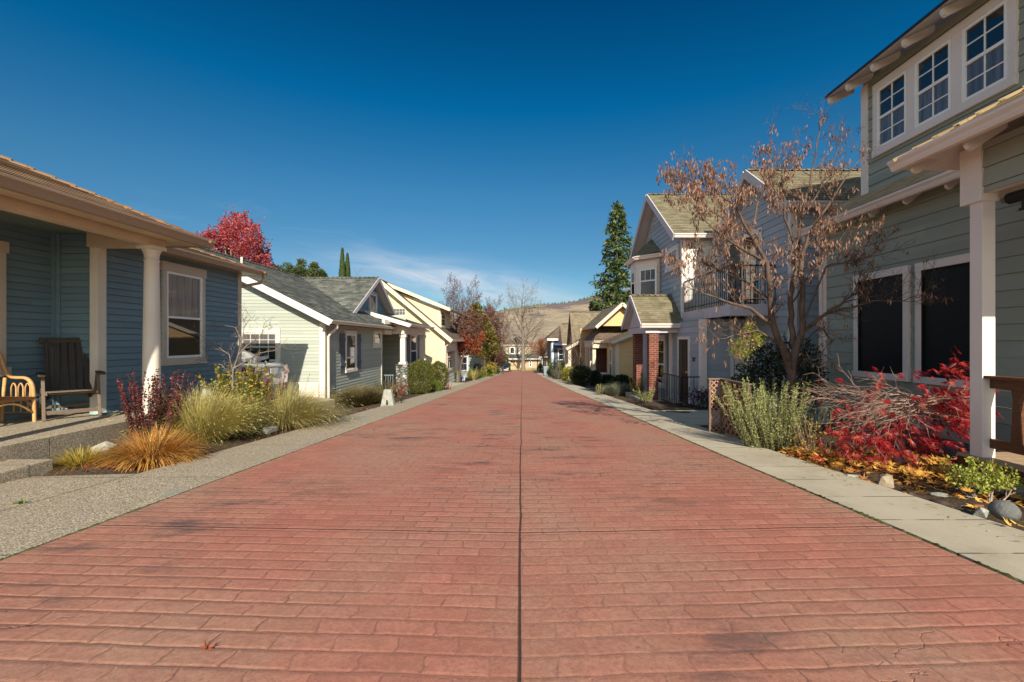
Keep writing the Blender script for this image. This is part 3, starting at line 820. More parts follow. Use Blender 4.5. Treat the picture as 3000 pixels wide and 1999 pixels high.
# beam, return beam, columns
mb = MB(); mb.box((-5.46, 3.0, 1.372), (-5.32, 6.79, 1.60)); mb.box((-6.36, 6.64, 1.376), (-5.465, 6.785, 1.60)); mb.build('beam', M['beige'], hA, bevel=.004)
def round_col(x, y):
    mb = MB(); h = 1.372 - PZ
    pr = [(.0, 0), (.135, 0), (.135, .05), (.122, .06), (.122, .085), (.112, .10)]
    for k in range(9):
        t = k / 8; pr.append((.110 - .022 * t ** 1.6, .12 + (h - .34) * t))
    pr += [(.096, h - .215), (.096, h - .20), (.088, h - .195), (.090, h - .13), (.104, h - .085), (.118, h - .06), (.118, h - .045), (.0, h - .045)]
    mb.lathe((x, y, PZ), pr, 40)
    mb.box((x - .125, y - .125, PZ + h - .046), (x + .125, y + .125, PZ + h + .001))
    return mb.build('column', M['white'], hA)
round_col(-5.39, 6.62); round_col(-5.39, 3.12)
# roofs
def hipz(z0, p, t): return z0 + p * t
Xe, Yf, ze, pm = -5.95, 10.48, 1.585, .36
r = MB(); t = 3.6
roof_plane(r, [(Xe, Y0A - .3, ze), (Xe, Yf, ze), (Xe - t, Yf - t, ze + pm * t), (Xe - t, Y0A - .3, ze + pm * t)], seed=1)
roof_plane(r, [(Xe, Yf, ze), (Xe - 2 * t, Yf, ze), (Xe - t, Yf - t, ze + pm * t)], seed=2)
roof_plane(r, [(Xe - 2 * t, Y0A - .3, ze), (Xe - 2 * t, Yf, ze), (Xe - t, Yf - t, ze + pm * t), (Xe - t, Y0A - .3, ze + pm * t)], seed=3)
caps(r, (Xe, Yf, ze), (Xe - t, Yf - t, ze + pm * t))
r.build('roof', [M['sh_brown'], M['brown_gut']], hA)
Xg, Yg, zg, pp = -4.95, 7.2, 1.575, .465; yn = 2.72
r = MB(); t = 2.2
roof_plane(r, [(Xg, yn, zg), (Xg, Yg, zg), (Xg - t, Yg - t, zg + pp * t), (Xg - t, yn + t, zg + pp * t)], seed=4)
roof_plane(r, [(Xg, Yg, zg), (Xg - 2 * t, Yg, zg), (Xg - t, Yg - t, zg + pp * t)], seed=5)
roof_plane(r, [(Xg - 2 * t, yn, zg), (Xg, yn, zg), (Xg - t, yn + t, zg + pp * t)], seed=6)
caps(r, (Xg, Yg, zg), (Xg - t, Yg - t, zg + pp * t)); caps(r, (Xg, yn, zg), (Xg - t, yn + t, zg + pp * t))
r.build('porch_roof', [M['sh_brown'], M['brown_gut']], hA)
gutter(hA, (Xe - .05, Yf + .06, ze + .012), (Xe - .05, 7.0, ze + .012), (1, 0, 0), M['brown_gut'])
gutter(hA, (Xe - 4, Yf - .05, ze + .012), (Xe + .055, Yf - .05, ze + .012), (0, 1, 0), M['brown_gut'])
gutter(hA, (Xg - .05, yn, zg + .012), (Xg - .05, Yg + .05, zg + .012), (1, 0, 0), M['brown_gut'], 1.05)
mb = MB(); mb.box((-6.28, 2.9, 1.455), (Xg - .06, 3.0, 1.50)); mb.face([(-5.3, 3.0, 1.49), (Xg, 3.0, 1.49), (Xg, Yg, 1.49), (-5.3, Yg, 1.49)]); mb.face([(-6.29, 6.8, 1.49), (-5.3, 6.8, 1.49), (-5.3, Yg, 1.49), (-6.29, Yg, 1.49)])
mb.build('soffit', M['beige'], hA)
mb = MB(); mb.face([(WA, 7.0, 1.49), (Xe, 7.0, 1.49), (Xe, Yf, 1.49), (WA, Yf, 1.49)]); mb.face([(-11, YA, 1.492), (Xe, YA, 1.492), (Xe, Yf, 1.492), (-11, Yf, 1.492)]); mb.build('soffit', M['brown_gut'], hA)
downspout(hA, [(Xe + .0, Yf - .02, 1.48), (Xe + .0, Yf - .02, 1.40), (Xe - .04, Yf - .06, 1.33), (WA - .05, YA + .11, 1.22), (WA - .09, YA + .06, 1.12), (WA - .09, YA + .06, -1.9)], M['brown_gut'], .034)
# window beside the column, edge of a second one inside the porch
window(hA, wallXp(WA), Yx(472, WA), Yx(595, WA), -.435, 1.40, (M['putty'], M['vinyl'], M['glass_sky_grey'], M['glass']), trim=.075, head=.165, sill=.13, meet=.475, ears=.03, sash=.04, sillout=.035)
window(hA, wallXp(RX), Yx(9, RX) - 1.1, Yx(9, RX), -.47, 1.33, (M['putty'], M['vinyl'], M['glass'], M['glass']), trim=.075, head=.15, sill=.12, ears=.03, sash=.04)

# ---------------------------------------------------------------- B: pale green gabled cottage
YB = 13.4; WB = -5.83
hB = house('pale_green_cottage', (-8, 16, -2.1), 'pale green cottage with grey shingle gable roof, slate shutters and stone-footed porch')
EX, EZ, PB = -5.50, .60, .513; RXB = -9.97; RZ = EZ + PB * (EX - RXB)
mb = MB()
gl = -14.4
siding(mb, wallYm(YB), [(gl, -2.4), (WB, -2.4), (WB, .66), (RXB, 2.80), (gl, .66)])
siding(mb, wallXp(WB), rect(YB, 18.86, -2.5, .66))
siding(mb, wallYm(22.8), rect(-8.6, WB, -2.9, 1.3))
siding(mb, wallXp(-8.6), rect(18.86, 22.8, -2.9, 1.3))
siding(mb, wallXp(WB), rect(22.8, 26.8, -3, .9))
siding(mb, wallYp(26.8), [(gl, -3), (WB, -3), (WB, .66), (RXB, 2.8), (gl, .66)])
siding(mb, wallXp(gl), rect(YB, 26.8, -3, .66))
mb.build('wall', M['pale_siding'], hB)
mb = MB(); siding(mb, wallXp(-6.75), [(17.6, 1.05), (23.1, 1.05), (20.35, 2.72)]); mb.build('dormer_gable', M['blue_siding'], hB)
r = MB()
y0, y1 = YB - .36, 27.1
roof_plane(r, [(EX, y0, EZ), (EX, y1, EZ), (RXB, y1, RZ), (RXB, y0, RZ)], seed=11)
roof_plane(r, [(2 * RXB - EX, y0, EZ), (2 * RXB - EX, y1, EZ), (RXB, y1, RZ), (RXB, y0, RZ)], seed=12)
caps(r, (RXB, y0, RZ), (RXB, y1, RZ), .26)
r.build('roof', [M['sh_grey'], M['white']], hB)
# cross gable
r = MB(); gp = V((-6.40, 20.35, 2.84)); gb = V((RXB, 20.35, 2.84))
roof_plane(r, [(-9.2, 17.05, .98 + .0), (-6.40, 17.05, .98), (-6.40, 20.35, 2.84), (RXB, 20.35, 2.84)], seed=13)
roof_plane(r, [(-6.40, 23.65, .98), (-9.2, 23.65, .98), (RXB, 20.35, 2.84), (-6.40, 20.35, 2.84)], seed=14)
caps(r, gp + V((0, 0, .005)), gb + V((0, 0, .005)), .26)
r.build('cross_gable_roof', [M['sh_grey'], M['lilac']], hB)
mb = MB()
for sg in (-1, 1): mb.bar((-6.385, 20.35 + sg * 3.32, .885), (-6.385, 20.35, 2.765), .03, .16, V((1, 0, 0)).cross(V((0, sg, -.56))).normalized() if 0 else V((0, 0, 1)))
mb.build('rake_board', M['lilac'], hB)
# rakes, eaves
def rake(root, A, B, w, h, mat, name='rake_board'):
    mb = MB(); mb.bar(A, B, w, h); return mb.build(name, mat, root, bevel=.003)
rake(hB, (EX + .02, y0 - .02, EZ - .075), (RXB, y0 - .02, RZ - .085), .032, .19, M['white'])
rake(hB, (2 * RXB - EX, y0 - .02, EZ - .075), (RXB, y0 - .022, RZ - .085), .032, .19, M['white'])
mb = MB(); mb.face([(EX, y0, EZ - .135), (EX, y1, EZ - .135), (WB, y1, EZ - .135), (WB, y0, EZ - .135)])
mb.build('soffit', M['white'], hB)
gutter(hB, (EX - .03, y0 - .03, EZ + .01), (EX - .03, 18.9, EZ + .01), (1, 0, 0), M['white'])
mb = MB(); mb.box((WB - .13, YB - .03, -2.4), (WB + .026, YB + .0, .56)); mb.box((WB, YB + .0, -2.4), (WB + .026, YB + .085, .56)); mb.build('corner_board', M['white'], hB, bevel=.003)
mb = MB(); mb.box((WB, 18.78, -2.6), (WB + .026, 18.88, .56)); mb.build('corner_board', M['white'], hB, bevel=.003)
downspout(hB, [(EX + .03, YB + .05, EZ - .1), (EX + .03, YB + .05, EZ - .2), (EX - .06, YB + .06, EZ - .30), (WB + .16, YB + .10, EZ - .36), (WB + .07, YB + .13, EZ - .47), (WB + .07, YB + .13, -2.15), (WB + .12, YB + .13, -2.22)], M['white'], .04)
mb = MB(); siding(mb, wallXp(WB + .03), rect(YB + .1, YB + .55, -2.5, -1.72), .15, .02); mb.build('base_skirt', M['white'], hB)
# painted brick base of the gable wall
mb = MB(); mb.box((-8, YB - .07, -2.5), (WB - .14, YB - .012, Zy(1120, YB))); mb.build('stone_base', M['white'], hB, bevel=.01)
fB = wallXp(WB)
def shutter(root, fr, a0, a1, b0, b1, mat, c=.014):
    mb = MB(); w = (a1 - a0) / 3
    for k in range(3): mb.fbox(fr, a0 + k * w + .004, a0 + (k + 1) * w - .004, b0, b1, c, c + .022)
    h = b1 - b0
    for q in (.16, .80): mb.fbox(fr, a0, a1, b0 + h * q, b0 + h * q + .10, c + .022, c + .042)
    return mb.build('shutter', mat, root)
wa, wb_ = 14.92, 15.94
window(hB, fB, wa, wb_, -1.05, .35, (M['white'], M['vinyl'], M['glass_curtain'], M['glass']), trim=.07, head=.12, sill=.09, meet=.34, sash=.045)
shutter(hB, fB, wa - .42, wa - .02, -1.0, .25, M['slate_shutter']); shutter(hB, fB, wb_ + .02, wb_ + .42, -1.0, .25, M['slate_shutter'])
window(hB, fB, 17.75, 18.72, -.28, .42, (M['white'], M['tan_vinyl'], M['glass'], M['glass']), trim=.07, head=.08, sill=.16, meet=0, mun=None, sash=.045)
window(hB, fB, 23.55, 25.1, -1.3, .42, (M['lilac'], M['vinyl'], M['glass_curtain'], M['glass']), trim=.09, head=.12, sill=.09, meet=.45, sash=.05)
shutter(hB, fB, 23.02, 23.52, -1.3, .35, M['slate_shutter']); shutter(hB, fB, 25.13, 25.63, -1.3, .35, M['slate_shutter'])
window(hB, wallXp(-6.75), 19.95, 21.1, 1.22, 2.22, (M['lilac'], M['vinyl'], M['glass_curtain'], M['glass']), trim=.12, head=.12, sill=.1, meet=0, mun=(2, 1), sash=.05)
fy = wallYm(YB)
window(hB, fy, Xy(700, YB), Xy(823, YB), Zy(1068, YB), Zy(962, YB), (M['white'], M['tan_vinyl'], M['glass_curtain'], M['glass']), trim=.10, head=.14, sill=.10, meet=.5, mun=(4, 2), mun2=(4, 1), sash=.045)
# porch
r = MB()
px_, pz_ = -4.84, .74
roof_plane(r, [(px_, 19.55, pz_), (px_, 24.7, pz_), (-7.05, 24.7, 1.40), (-7.05, 19.55, 1.40)], seed=15)
r.build('porch_roof', [M['sh_grey'], M['white']], hB)
rake(hB, (px_ + .02, 19.52, pz_ - .07), (-7.05, 19.52, 1.33), .03, .17, M['white'])
gutter(hB, (px_ - .03, 19.5, pz_ + .01), (px_ - .03, 24.7, pz_ + .01), (1, 0, 0), M['white'], 1.1)
mb = MB(); mb.box((-5.36, 19.9, .30), (-5.16, 24.3, .64)); mb.box((-5.83, 19.92, .31), (-5.36, 20.1, .70)); mb.box((-5.83, 18.9, .28), (-5.70, 20.0, .9)); mb.build('beam', M['white'], hB, bevel=.005)
mb = MB(); mb.face([(-8.6, 18.9, .70), (-5.2, 18.9, .70), (-5.2, 24.5, .70), (-8.6, 24.5, .70)]); mb.build('porch_ceiling', M['white'], hB)
for yy in (20.0, 24.0):
    mb = MB()
    mb.box((-5.37, yy, -1.0), (-5.15, yy + .22, .30)); mb.box((-5.41, yy - .04, .16), (-5.11, yy + .26, .30)); mb.box((-5.42, yy - .05, -1.02), (-5.10, yy + .27, -.93))
    mb.build('post', M['white'], hB, bevel=.006)
    mb = MB(); mb.box((-5.52, yy - .14, -2.6 - .05 * (yy - 20)), (-5.0, yy + .36, -1.06)); mb.box((-5.55, yy - .17, -1.06), (-4.97, yy + .39, -1.02)); mb.build('stone_pier', M['stone'], hB, bevel=.03)
mb = MB(); mb.box((-8.6, 18.9, -2.8), (-5.1, 24.6, -2.12)); mb.build('porch_slab', M['drive'], hB)
mb = MB(); mb.box((-5.21, 19.853, -1.58), (-5.11, 19.858, -1.48)); mb.build('number_plaque', M['cream_trim'], hB)
mb = MB()
for k in range(9): mb.bar((-6.3 + k * .1, 19.35, -2.2), (-6.3 + k * .1, 19.35, -1.45), .014, .014, V((0, 1, 0)))
mb.bar((-6.34, 19.35, -1.45), (-5.46, 19.35, -1.45), .03, .03); mb.bar((-6.34, 19.35, -2.12), (-5.46, 19.35, -2.12), .02, .02); mb.build('railing', M['grey_iron'], hB)
mb = MB(); b = at(708, 769, 15.3); mb.tube([b - V((0, 0, .4)), b, b + V((0, 0, .17))], .035, 10); mb.build('vent_pipe', M['white'], hB)

# ---------------------------------------------------------------- C: cream gabled house
YC = 30.0; WC = -5.13
hC = house('cream_house', (-8, 33, -3.0), 'cream yellow gabled house with steep brown roof and shed dormer beyond the porch')
apx, apz, eex, eez = -9.35, 4.05, -4.60, .07
sl = (apz - eez) / (eex - apx)
mb = MB()
siding(mb, wallYm(YC), [(-13.4, -3.3), (WC, -3.3), (WC, .38), (apx, 3.92), (-13.4, .5)], .125)
siding(mb, wallXp(-13.4), rect(YC, 38, -3.5, .5), .125)
siding(mb, wallYp(38), [(-13.4, -3.6), (WC, -3.6), (WC, .38), (apx, 3.92), (-13.4, .5)], .125)
siding(mb, wallYm(31.4), [(-9.0, 2.5), (-5.67, 0.8), (-5.67, 2.28), (-9.0, 3.55)], .125)
siding(mb, wallXp(-5.67), rect(31.4, 35.8, .8, 2.3), .125)
mb.build('wall', M['cream_siding'], hC)
mb = MB(); siding(mb, wallXp(WC), rect(YC, 38, -3.6, .38), .25, .02); mb.build('street_wall', M['white_siding'], hC)
r = MB(); ya = YC - .45
roof_plane(r, [(eex, ya, eez), (eex, 38.4, eez), (apx, 38.4, apz), (apx, ya, apz)], seed=21)
roof_plane(r, [(2 * apx - eex, ya, eez), (2 * apx - eex, 38.4, eez), (apx, 38.4, apz), (apx, ya, apz)], seed=22)
caps(r, (apx, ya, apz), (apx, 38.4, apz), .26)
r.build('roof', [M['sh_dkbrown'], M['cream_trim']], hC)
r = MB(); roof_plane(r, [(-4.95, 31.0, 2.22), (-4.95, 36.2, 2.22), (-9.2, 36.2, 3.95), (-9.2, 31.0, 3.95)], seed=23); r.build('dormer_roof', [M['sh_dkbrown'], M['cream_trim']], hC)
rake(hC, (eex + .03, ya - .02, eez - .09), (apx, ya - .02, apz - .09), .04, .26, M['cream_trim'])
rake(hC, (2 * apx - eex, ya - .022, eez - .09), (apx, ya - .022, apz - .09), .04, .26, M['cream_trim'])
rake(hC, (-4.93, 30.98, 2.14), (-9.2, 30.98, 3.87), .04, .22, M['cream_trim'])
gutter(hC, (eex - .04, ya, eez + .01), (eex - .04, 38.4, eez + .01), (1, 0, 0), M['white'], 1.1)
gutter(hC, (-4.98, 31.0, 2.2), (-4.98, 36.2, 2.2), (1, 0, 0), M['brown_gut'], 1.4)
mb = MB(); mb.box((WC - .16, YC - .03, -3.3), (WC + .03, YC, .3)); mb.build('corner_board', M['cream_trim'], hC)
mb = MB(); mb.box((WC, YC, -3.3), (WC + .03, YC + .14, .3)); mb.build('corner_board', M['cream_trim'], hC)
mb = MB(); mb.box((-5.83, 31.37, .8), (-5.64, 31.4, 2.2)); mb.build('corner_board', M['cream_trim'], hC)
downspout(hC, [(eex - .02, ya + .3, -.05), (WC + .3, YC + .0, -.2), (WC + .08, YC + .06, -.34), (WC + .08, YC + .06, -3.1)], M['cream_trim'], .05)
window(hC, fr=wallYm(YC), a0=Xy(1149, YC), a1=Xy(1191, YC), b0=Zy(940, YC), b1=Zy(902, YC), mats=(M['tan_vinyl'], M['tan_vinyl'], M['glass_curtain'], M['glass']), trim=.05, head=.05, sill=.05, meet=.4, mun=(4, 2), sash=.05)
window(hC, wallXp(-5.67), 31.6, 33.4, .95, 2.2, (M['cream_trim'], M['tan_vinyl'], M['glass'], M['glass']), trim=.12, head=.12, sill=.1, meet=.5, sash=.07)
window(hC, wallXp(WC), 30.9, 34.6, -2.1, -.55, (M['cream_trim'], M['tan_vinyl'], M['glass_curtain'], M['glass']), trim=.14, head=.12, sill=.14, meet=.5, mun=(4, 2), mun2=(4, 1), sash=.06)

# ---------------------------------------------------------------- D: house closing the street
YD = 103.0; zb = road_z(103)
hD = house('garage_house', (-1, 106, zb), 'butter yellow two storey house with garage door closing the far end of the street')
x0, x1 = Xy(1462, YD), Xy(1580, YD)
u0, u1 = Xy(1480, YD + 1.5), Xy(1556, YD + 1.5)
mb = MB()
siding(mb, wallYm(YD), rect(x0, x1, zb - .5, zb + 2.6), .15)
siding(mb, wallYm(YD + 1.5), rect(u0, u1, zb + 2.5, zb + 5.6), .15)
flat_walls(mb, x0, x1, YD, YD + 12, zb - .5, zb + 2.6, 'xXY'); flat_walls(mb, u0, u1, YD + 1.5, YD + 11, zb + 2.5, zb + 5.6, 'xXY')
mb.build('wall', M['far_cream'], hD)
def hiproof(mb, x0, x1, y0, y1, z, p, o=.5, seed=0, th=.15, step=.2):
    x0 -= o; x1 += o; y0 -= o; y1 += o
    w = min(x1 - x0, y1 - y0) / 2; zr = z + p * w
    if x1 - x0 >= y1 - y0:
        a, b = (x0 + w, (y0 + y1) / 2, zr), (x1 - w, (y0 + y1) / 2, zr)
        roof_plane(mb, [(x0, y0, z), (x1, y0, z), b, a], step, .012, th, seed=seed)
        roof_plane(mb, [(x1, y1, z), (x0, y1, z), a, b], step, .012, th, seed=seed + 1)
        roof_plane(mb, [(x1, y0, z), (x1, y1, z), b], step, .012, th, seed=seed + 2)
        roof_plane(mb, [(x0, y1, z), (x0, y0, z), a], step, .012, th, seed=seed + 3)
    else:
        a, b = ((x0 + x1) / 2, y0 + w, zr), ((x0 + x1) / 2, y1 - w, zr)
        roof_plane(mb, [(x1, y0, z), (x1, y1, z), b, a], step, .012, th, seed=seed)
        roof_plane(mb, [(x0, y1, z), (x0, y0, z), a, b], step, .012, th, seed=seed + 1)
        roof_plane(mb, [(x0, y0, z), (x1, y0, z), a], step, .012, th, seed=seed + 2)
        roof_plane(mb, [(x1, y1, z), (x0, y1, z), b], step, .012, th, seed=seed + 3)
r = MB(); hiproof(r, u0, u1, YD + 1.5, YD + 11, zb + 5.7, .62, .5, 31); r.build('roof', [M['sh_dkbrown'], M['white']], hD)
r = MB(); roof_plane(r, [(x0 - .8, YD - .9, zb + 2.65), (x1 + .4, YD - .9, zb + 2.65), (x1 + .4, YD + 1.5, zb + 3.5), (x0 - .8, YD + 1.5, zb + 3.5)], .2, .012, .22, seed=35); r.build('lower_roof', [M['sh_grey'], M['white']], hD)
fD = wallYm(YD)
g0, g1 = Xy(1494, YD), Xy(1527, YD)
mb = MB(); mb.fbox(fD, g0 - .12, g0, zb, zb + 2.2, 0, .05); mb.fbox(fD, g1, g1 + .12, zb, zb + 2.2, 0, .05); mb.fbox(fD, g0 - .12, g1 + .12, zb + 2.2, zb + 2.36, 0, .05); mb.build('garage_frame', M['cream_trim'], hD)
mb = MB()
for k in range(4): mb.fbox(fD, g0, g1, zb + k * .55 + .01, zb + k * .55 + .54, .0, .03)
gd = mb.build('garage_door', M['far_cream'], hD)
mb = MB()
for k in range(4): mb.fbox(fD, g0 + .12 + k * (g1 - g0 - .1) / 4, g0 + (k + 1) * (g1 - g0 - .1) / 4, zb + 1.72, zb + 2.08, .02, .04)
mb.build('pane', M['glass'], gd)
fU = wallYm(YD + 1.5)
for a, b in ((1493, 1508), (1512, 1522)):
    window(hD, fU, Xy(a, YD + 1.5), Xy(b, YD + 1.5), zb + 3.6, zb + 5.2, (M['vinyl'], M['vinyl'], M['glass'], M['glass']), trim=.12, head=.12, sill=.1, meet=0, mun=(2, 1), sash=.06)
window(hD, fD, Xy(1551, YD), Xy(1558, YD), zb + .7, zb + 2.2, (M['vinyl'], M['vinyl'], M['glass_curtain'], M['glass']), trim=.08, head=.1, sill=.1, meet=.5, sash=.05)
mb = MB(); mb.box((x0 - .5, YD - .7, zb), (x0 - .3, YD - .5, zb + 2.5)); mb.build('post', M['vinyl'], hD)

# ---------------------------------------------------------------- G: sage house (right, nearest)
WG = 5.80; YG = 8.78; PXG = 4.5; PYG = 4.45; DZ = -1.14
hG = house('sage_house', (5.5, 5.5, -1.5), 'tall sage green house with black-screened windows, dormer and golden shingle porch roof')
BZ = -1.335
mb = MB()
siding(mb, wallXm(WG), rect(2.42, YG, BZ, 2.28), .2, .016)
siding(mb, wallXm(PXG), rect(2.4, 4.62, 1.447, 1.93), .18, .014)
siding(mb, wallYp(YG), [(WG, -1.8), (12, -1.8), (12, 3.0), (WG, 2.28)], .2, .016)
siding(mb, wallYm(2.42), rect(5.8, 12, -1.4, 2.28), .2, .016)
siding(mb, wallYm(4.6), [(6.3, 2.6), (12, 2.6), (12, 4.9), (6.3, 4.9)], .2, .016)
mb.face([(12, 2.4, -1.8), (12, YG, -1.8), (12, YG, 4.9), (12, 2.4, 4.9)])
mb.build('wall', M['sage_siding'], hG)
mb = MB(); siding(mb, wallXm(6.3), rect(4.6, 8.4, 2.3, 4.74), .2, .016); siding(mb, wallYp(8.4), rect(6.3, 12, 2.3, 5.0), .2, .016); mb.build('dormer_wall', M['sage_siding'], hG)
mb = MB(); mb.box((WG + .03, 2.4, -2.2), (WG + .2, YG, BZ)); mb.build('foundation', M['rock_dark'], hG)
mb = MB(); mb.box((WG - .03, YG - .13, BZ - .35), (WG, YG + .03, 2.18)); mb.box((WG, YG, BZ - .35), (WG + .10, YG + .03, 2.18)); mb.build('corner_board', M['pinkwhite'], hG, bevel=.003)
mb = MB(); mb.box((6.27, 8.27, 2.62), (6.3, 8.43, 4.68)); mb.box((6.3, 8.4, 2.62), (6.4, 8.43, 4.68)); mb.build('corner_board', M['pinkwhite'], hG, bevel=.003)
# roofs
r = MB(); e2, z2, p2, yE = 5.47, 2.16, .65, 8.92
roof_plane(r, [(e2, 2.2, z2), (e2, yE, z2), (8.2, yE, z2 + p2 * 2.73), (8.2, 2.2, z2 + p2 * 2.73)], .145, seed=41)
r.build('roof', [M['sh_tan'], M['pinkwhite']], hG)
r = MB(); e1, z1, p1, yP = 4.05, 1.955, .62, 4.94
roof_plane(r, [(e1, 2.1, z1), (e1, yP, z1), (e1 + 1.42, yP - 1.42, z1 + p1 * 1.42), (e1 + 1.42, 2.1 + 1.42, z1 + p1 * 1.42)], .135, seed=42)
roof_plane(r, [(e1, yP, z1), (e1 + 2.84, yP, z1), (e1 + 1.42, yP - 1.42, z1 + p1 * 1.42)], .135, seed=43)
roof_plane(r, [(e1 + 2.84, 2.1, z1), (e1, 2.1, z1), (e1 + 1.42, 2.1 + 1.42, z1 + p1 * 1.42)], .135, seed=44)
caps(r, (e1, yP, z1), (e1 + 1.42, yP - 1.42, z1 + p1 * 1.42), .24, .17, .026)
r.build('porch_roof', [M['sh_tan'], M['pinkwhite']], hG)
r = MB(); e3, z3, p3, yD_ = 5.82, 4.69, .45, 8.75
roof_plane(r, [(e3, 1.6, z3), (e3, yD_, z3), (9.4, yD_, z3 + p3 * 3.58), (9.4, 1.6, z3 + p3 * 3.58)], .15, .014, .05, seed=45)
roof_plane(r, [(12.98, 1.6, z3), (12.98, yD_, z3), (9.4, yD_, z3 + p3 * 3.58), (9.4, 1.6, z3 + p3 * 3.58)], .15, .014, .05, seed=46)
r.build('dormer_roof', [M['sh_dkbrown'], M['pinkwhite']], hG)
mb = MB(); mb.bar((e3 + .0, 1.6, z3 - .015), (e3 + .0, yD_, z3 - .015), .012, .055); mb.build('drip_edge', M['shade'], hG)
gutter(hG, (e2 + .04, 2.3, z2 + .0), (e2 + .04, yE, z2 + .0), (-1, 0, 0), M['pinkwhite'], 1.0)
gutter(hG, (e1 + .05, 2.1, z1 + .0), (e1 + .05, yP + .04, z1 + .0), (-1, 0, 0), M['pinkwhite'], .95)
# rafter tails
def tail(mb, x0, x1, y, z0, p, w=.040, h=.085):
    pr = [(x0, z0 - .0), (x0, z0 - h * .45), (x0 + .02, z0 - h * .8), (x0 + .06, z0 - h), (x1, z0 + p * (x1 - x0) - h), (x1, z0 + p * (x1 - x0))]
    A = [(x, y - w / 2, z) for x, z in pr]; B = [(x, y + w / 2, z) for x, z in pr]
    mb.face(A); mb.face(B)
    for i in range(len(pr)):
        j = (i + 1) % len(pr); mb.face([A[i], A[j], B[j], B[i]])
y = 5.3
while y < 8.9:
    mb = MB(); tail(mb, e2 + .07, WG + .02, y, z2 - .09, p2); mb.build('rafter_tail', M['pinkwhite'], hG); y += .66
y = 2.5
while y < 4.95:
    mb = MB(); tail(mb, e1 + .09, PXG + .02, y, z1 - .09, .55); mb.build('rafter_tail', M['pinkwhite'], hG); y += .585
for y in (4.4, 5.05, 5.7, 6.35, 7.0, 7.63, 8.22, 8.69):
    mb = MB(); tail(mb, e3 + .03, 6.32, y, z3 - .05, p3, .06, .12); mb.build('rafter_tail', M['pinkwhite'], hG)
mb = MB(); mb.face([(e3, 1.6, z3 - .053), (e3, yD_, z3 - .053), (6.32, yD_, z3 - .053 + p3 * .5), (6.32, 1.6, z3 - .053 + p3 * .5)]); mb.build('soffit', M['pinkwhite'], hG)
# porch post, boxed corner, deck, railing, shade
ps = .128
mb = MB(); mb.box((PXG, PYG, DZ - .02), (PXG + ps, PYG + ps, 1.40)); mb.build('post', M['pinkwhite'], hG, bevel=.004)
mb = MB(); mb.box((PXG - .028, PYG - .012, 1.37), (PXG + ps + .02, PYG + ps + .075, 1.93)); mb.build('beam_box', M['pinkwhite'], hG, bevel=.004)
mb = MB(); mb.box((PXG, 2.40, DZ - .02), (PXG + ps, 2.40 + ps, 1.44)); mb.build('post', M['pinkwhite'], hG, bevel=.004)
mb = MB(); mb.box((PXG + .02, 2.4, 1.45), (PXG + .11, PYG, 1.92)); mb.box((PXG, 2.40, 1.44), (5.8, 2.52, 1.92)); mb.box((4.64, 4.60, 1.45), (5.79, 4.70, 1.92)); mb.build('beam', M['pinkwhite'], hG)
mb = MB(); mb.face([(4.52, 2.42, 1.9), (5.8, 2.42, 1.9), (5.8, 4.74, 1.9), (4.52, 4.74, 1.9)]); mb.build('porch_ceiling', M['pinkwhite'], hG)
mb = MB()
y = 2.2; k = 0
while y < 4.60: mb.box((PXG - .03, y, DZ - .03), (5.78, y + .132, DZ)); y += .138
mb.build('deck', M['deck_wood'], hG)
mb = MB(); mb.box((PXG + .01, 2.2, DZ - .16), (PXG + .05, 4.72, DZ - .032)); mb.build('deck_joist', M['rail_wood'], hG)
mb = MB(); siding(mb, wallXm(PXG + .02), rect(2.2, 4.74, -1.9, DZ - .16), .18, .014); mb.build('deck_skirt', M['sage_siding'], hG)
rt = Zy(1101, PYG) ; xr = PXG + ps / 2 + .03
mb = MB(); mb.box((xr - .085, 2.5, rt - .03), (xr + .065, PYG - .001, rt)); mb.box((xr - .025, 2.5, rt - .125), (xr + .025, PYG - .001, rt - .032)); mb.build('handrail', M['rail_wood'], hG, bevel=.004)
mb = MB(); mb.box((xr - .025, 2.5, -1.045), (xr + .025, PYG + .03, -.955)); mb.build('bottom_rail', M['rail_wood'], hG, bevel=.004)
y = PYG - .235
while y > 2.6:
    mb = MB(); A = xr
    mb.hexa([V((A - .022, y - .05, -.956)), V((A + .022, y - .05, -.956)), V((A + .022, y + .05, -.956)), V((A - .022, y + .05, -.956)), V((A - .022, y - .03, -.55)), V((A + .022, y - .03, -.55)), V((A + .022, y + .03, -.55)), V((A - .022, y + .03, -.55))])
    mb.hexa([V((A - .022, y - .03, -.55)), V((A + .022, y - .03, -.55)), V((A + .022, y + .03, -.55)), V((A - .022, y + .03, -.55)), V((A - .022, y - .045, rt - .125)), V((A + .022, y - .045, rt - .125)), V((A + .022, y + .045, rt - .125)), V((A - .022, y + .045, rt - .125))])
    mb.build('baluster', M['rail_wood'], hG, bevel=.003); y -= .30
mb = MB(); mb.tube([(4.69, 2.6, 1.37), (4.69, 4.38, 1.37)], .055, 14); mb.hexa([V((4.66, 2.6, 1.24)), V((4.675, 2.6, 1.24)), V((4.675, 4.25, 1.24)), V((4.66, 4.25, 1.24)), V((4.66, 2.6, 1.36)), V((4.675, 2.6, 1.36)), V((4.675, 4.25, 1.36)), V((4.66, 4.25, 1.36))]); mb.tube([(4.668, 2.6, 1.235), (4.668, 4.27, 1.235)], .014, 8)
mb.build('roller_shade', M['shade'], hG)
mb = MB(); mb.tube([(4.69, 4.38, 1.37), (4.69, 4.44, 1.37)], .03, 10); mb.tube([(4.668, 4.27, 1.235), (4.668, 4.30, 1.235)], .014, 8); mb.build('shade_bracket', M['grey_iron'], hG)
